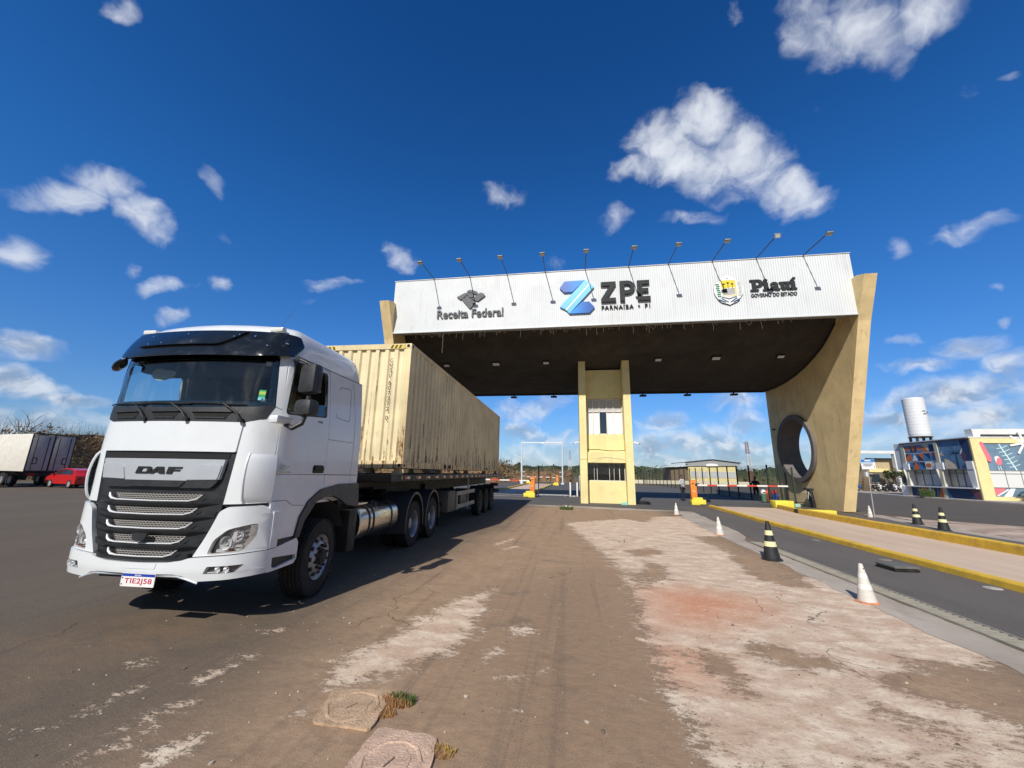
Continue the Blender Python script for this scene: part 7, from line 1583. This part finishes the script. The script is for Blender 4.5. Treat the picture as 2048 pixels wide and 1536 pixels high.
b = B(); b.box((-3.0, 0, 1.9), (3.0, 2.4, 2.2), bev=.15); b.build('cab', BLACK_PLASTIC, t2); b = B(); b.box((-1.35, 1.15, 2.55), (.16, .3, .5), bev=.04); b.box((-1.28, 1.15, 2.95), (.7, .4, .10), bev=.03); b.build('mirror', BLACK_PAINT, t2); b = B(); b.lathe([(.001, -.14), (.48, -.14), (.51, -.1), (.51, .1), (.48, .14), (.001, .14)], (0, 0, 0), 'Y', 24); w = b.build('wheel', RUBBER, t2); w.location = (-2.4, 0, .51); b = B(); b.box((-3, 0, .75), (2.6, 1.8, .3)); b.build('chassis', BLACK_STEEL, t2)
car = empty('parked_car', 'small red hatchback parked behind the box truck beside the white tractor unit', 'car', (-38.3, 25.2, 0), R(-10))
RED = mat('red_car_paint', (.50, .015, .018), .3, coat=.6)
prof = [(-1.95, .30), (-1.98, .62), (-1.9, .80), (-1.55, .92), (-1.15, .96), (-.62, 1.38), (-.1, 1.45), (.7, 1.44), (1.35, 1.30), (1.72, .98), (1.9, .90), (1.95, .55), (1.92, .30)]
b = B(); secs = [(-.80, .97), (-.76, 1.), (.76, 1.), (.80, .97)]; n = len(prof)
vs = [(x, y*(1 if z < .95 else 1-.22*(z-.95)/.5), .3+(z-.3)*k) for y, k in secs for x, z in prof]
b.add(vs, [(j*n+i, j*n+i+1, (j+1)*n+i+1, (j+1)*n+i) for j in range(3) for i in range(n-1)], 0, True); b.add(vs, [tuple(range(n)), tuple(range(3*n, 4*n))[::-1]]); b.build('car_body', RED, car, 25)
for s in (-1, 1):
    b = B(); f = lambda u, v, t_, s=s: Vector((u, s*(.803*(1-.22*max(0, v-.95)/.5)+t_-.003), v))
    b.prism([(-.98, .98), (-.58, 1.32), (-.12, 1.38), (-.12, .98)], f, 0, .008); b.prism([(-.04, .98), (-.04, 1.38), (.62, 1.36), (.68, .98)], f, 0, .008); b.prism([(.76, .98), (.70, 1.35), (1.22, 1.25), (1.36, .98)], f, 0, .008); b.build('side_window', mat('dark_car_glass', (.02, .025, .03), .08), car); b = B(); b.box((-.95, 0, 1.17), (.02, 1.2, .5), rot=RY(R(52))); b.build('windscreen', mat('dark_car_glass', (0, 0, 0)), car)
for x in (-1.25, 1.25):
    for s in (-1, 1): b = B(); b.lathe([(.20, -.09), (.28, -.095), (.30, -.07), (.30, .07), (.28, .095), (.20, .09)], (0, 0, 0), 'Y', 24); w = b.build('wheel', RUBBER, car); w.location = (x, s*.74, .30); b = B(); b.lathe([(.21, s*.075), (.12, s*.095), (.001, s*.095)], (0, 0, 0), 'Y', 20); b.build('rim', mat('alloy_rim', (.62, .63, .64), .35, .6), w)
b = B(); b.box((-.9, -.9, .98), (.14, .16, .11), bev=.04); b.box((-.9, .9, .98), (.14, .16, .11), bev=.04); b.build('wing_mirror', RED, car); b = B(); b.box((0, 0, .28), (3.5, 1.4, .12)); b.build('underbody', BLACK_STEEL, car)
for x, s, nm, mm in ((-1.93, -1, 'headlight', LAMP_FACE), (1.93, 1, 'tail_light', mat('tail_light_red', (0, 0, 0)))):
    for y in (-.58, .58): b = B(); b.box((x, y, .72), (.06, .28, .14), bev=.02); b.build(nm, mm, car)
# thicket that reads as one mass, with bare trees rising from it
def thicket(name, x0, x1, y0, y1, h, n, seed, mis, size, twigs):
    rg = random.Random(seed); b = B()
    for i in range(n):
        x, y = rg.uniform(x0, x1), rg.uniform(y0, y1); hh = h*(.72+.35*mnoise.noise(Vector((x*.11, y*.11, seed)))+.22*mnoise.noise(Vector((x*.4, y*.4, seed)))); z = hh*rg.random()**.7
        a = Vector((rg.uniform(-1, 1), rg.uniform(-1, 1), rg.uniform(-.6, 1))).normalized(); u = a.orthogonal().normalized(); v = a.cross(u); s = size*rg.uniform(.5, 1.5); p = Vector((x, y, z))
        b.add([p-u*s, p-v*s*.5, p+u*s, p+v*s*.5], [(0, 1, 2, 3)], rg.choice(mis) if mnoise.noise(Vector((x*.15, y*.15, z*.3+seed))) < .12 else mis[0])
    # the shaded mass behind the leaves
    gx, gy = max(8, int((x1-x0)/3)), max(6, int((y1-y0)/3)); vs = []
    for iy in range(gy+1):
        for ix in range(gx+1):
            x, y = x0+(x1-x0)*ix/gx, y0+(y1-y0)*iy/gy; edge = min(1., min(ix, gx-ix, iy, gy-iy)/1.0)
            vs.append((x+rg.uniform(-1, 1), y+rg.uniform(-1, 1), edge*h*(.66+.35*mnoise.noise(Vector((x*.11, y*.11, seed)))+.25*mnoise.noise(Vector((x*.45, y*.45, seed+3))))-.05))
    b.add(vs, [(iy*(gx+1)+ix, iy*(gx+1)+ix+1, (iy+1)*(gx+1)+ix+1, (iy+1)*(gx+1)+ix) for iy in range(gy) for ix in range(gx)], mis[0])
    for i in range(twigs):
        x, y = rg.uniform(x0, x1), rg.uniform(y0, y1); p = Vector((x, y, h*rg.uniform(.3, .8))); d = Vector((rg.uniform(-.6, .6), rg.uniform(-.6, .6), 1)).normalized(); L = h*rg.uniform(.15, .5); r_ = size*.10
        q = p+d*L; s = d.orthogonal().normalized()*r_; s2 = d.cross(s)
        b.add([p-s, p+s, q], [(0, 1, 2)], 4); b.add([p-s2, p+s2, q], [(0, 1, 2)], 4)
    return tag(b.build(name, LEAF, merge=False, norm=False), kind='stuff')
thicket('thicket', -84, -58, 14, 74, 6.4, 52000, 2, (3, 3, 2, 1, 0, 5), .15, 6000)
thicket('dry_scrub', -34, -1, 78, 135, 2.9, 9000, 5, (5, 3, 2, 5, 2), .26, 1500); thicket('dry_scrub', -40, -13.2, 70, 92, 4.6, 5000, 8, (5, 3, 2, 3), .25, 900)
thicket('far_wood', -170, 130, 210, 300, 6.9, 34000, 6, (0, 1, 2, 1, 2), .55, 0); thicket('far_wood', 130, 420, 150, 330, 6.6, 24000, 9, (1, 2, 1, 2), .6, 0); thicket('field_scrub', 14.5, 120, 125, 200, 2.0, 13000, 7, (2, 1, 2, 5), .42, 0); thicket('far_wood', -420, -90, 90, 300, 9., 16000, 12, (3, 0, 1, 2), .9, 500)
def bare_tree(lab, loc, H, seed):
    t = empty('bare_tree', lab, 'tree', loc, 0, 'bare trees rising from the thicket'); rg = random.Random(seed); tr, cr_ = B(), B()
    def grow(b, p, d, L, r_, dep):
        q = p+d*L; b.tube([p, (p+q)/2+Vector((rg.uniform(-.06, .06), rg.uniform(-.06, .06), 0))*L, q], [r_, r_*.8, r_*.6], 5, 4)
        if dep == 0: return
        for k in range(3 if dep > 1 else 2):
            nd = (d+Vector((rg.uniform(-.8, .8), rg.uniform(-.8, .8), rg.uniform(-.1, .5)))).normalized(); grow(cr_, q if k else p+d*L*.7, nd, L*rg.uniform(.55, .8), r_*.55, dep-1)
    grow(tr, Vector((0, 0, 0)), Vector((.05, 0, 1)).normalized(), H*.36, H*.018, 4); tr.build('trunk', LEAF, t); cr_.build('crown', LEAF, t, merge=False)
for i, (x, y, H, lab) in enumerate(((-73, 27, 9.3, 'tall bare tree standing above the white box truck, leftmost of the bare trees'), (-71, 33.5, 8.8, 'spreading bare tree above the rear doors of the box truck'), (-68, 38, 8.2, 'bare twiggy tree between the box truck and the white tractor unit'), (-66, 41.5, 7.4, 'shorter bare tree half hidden by the white tractor unit'))): bare_tree(lab, (x, y, 0), H, 30+i)
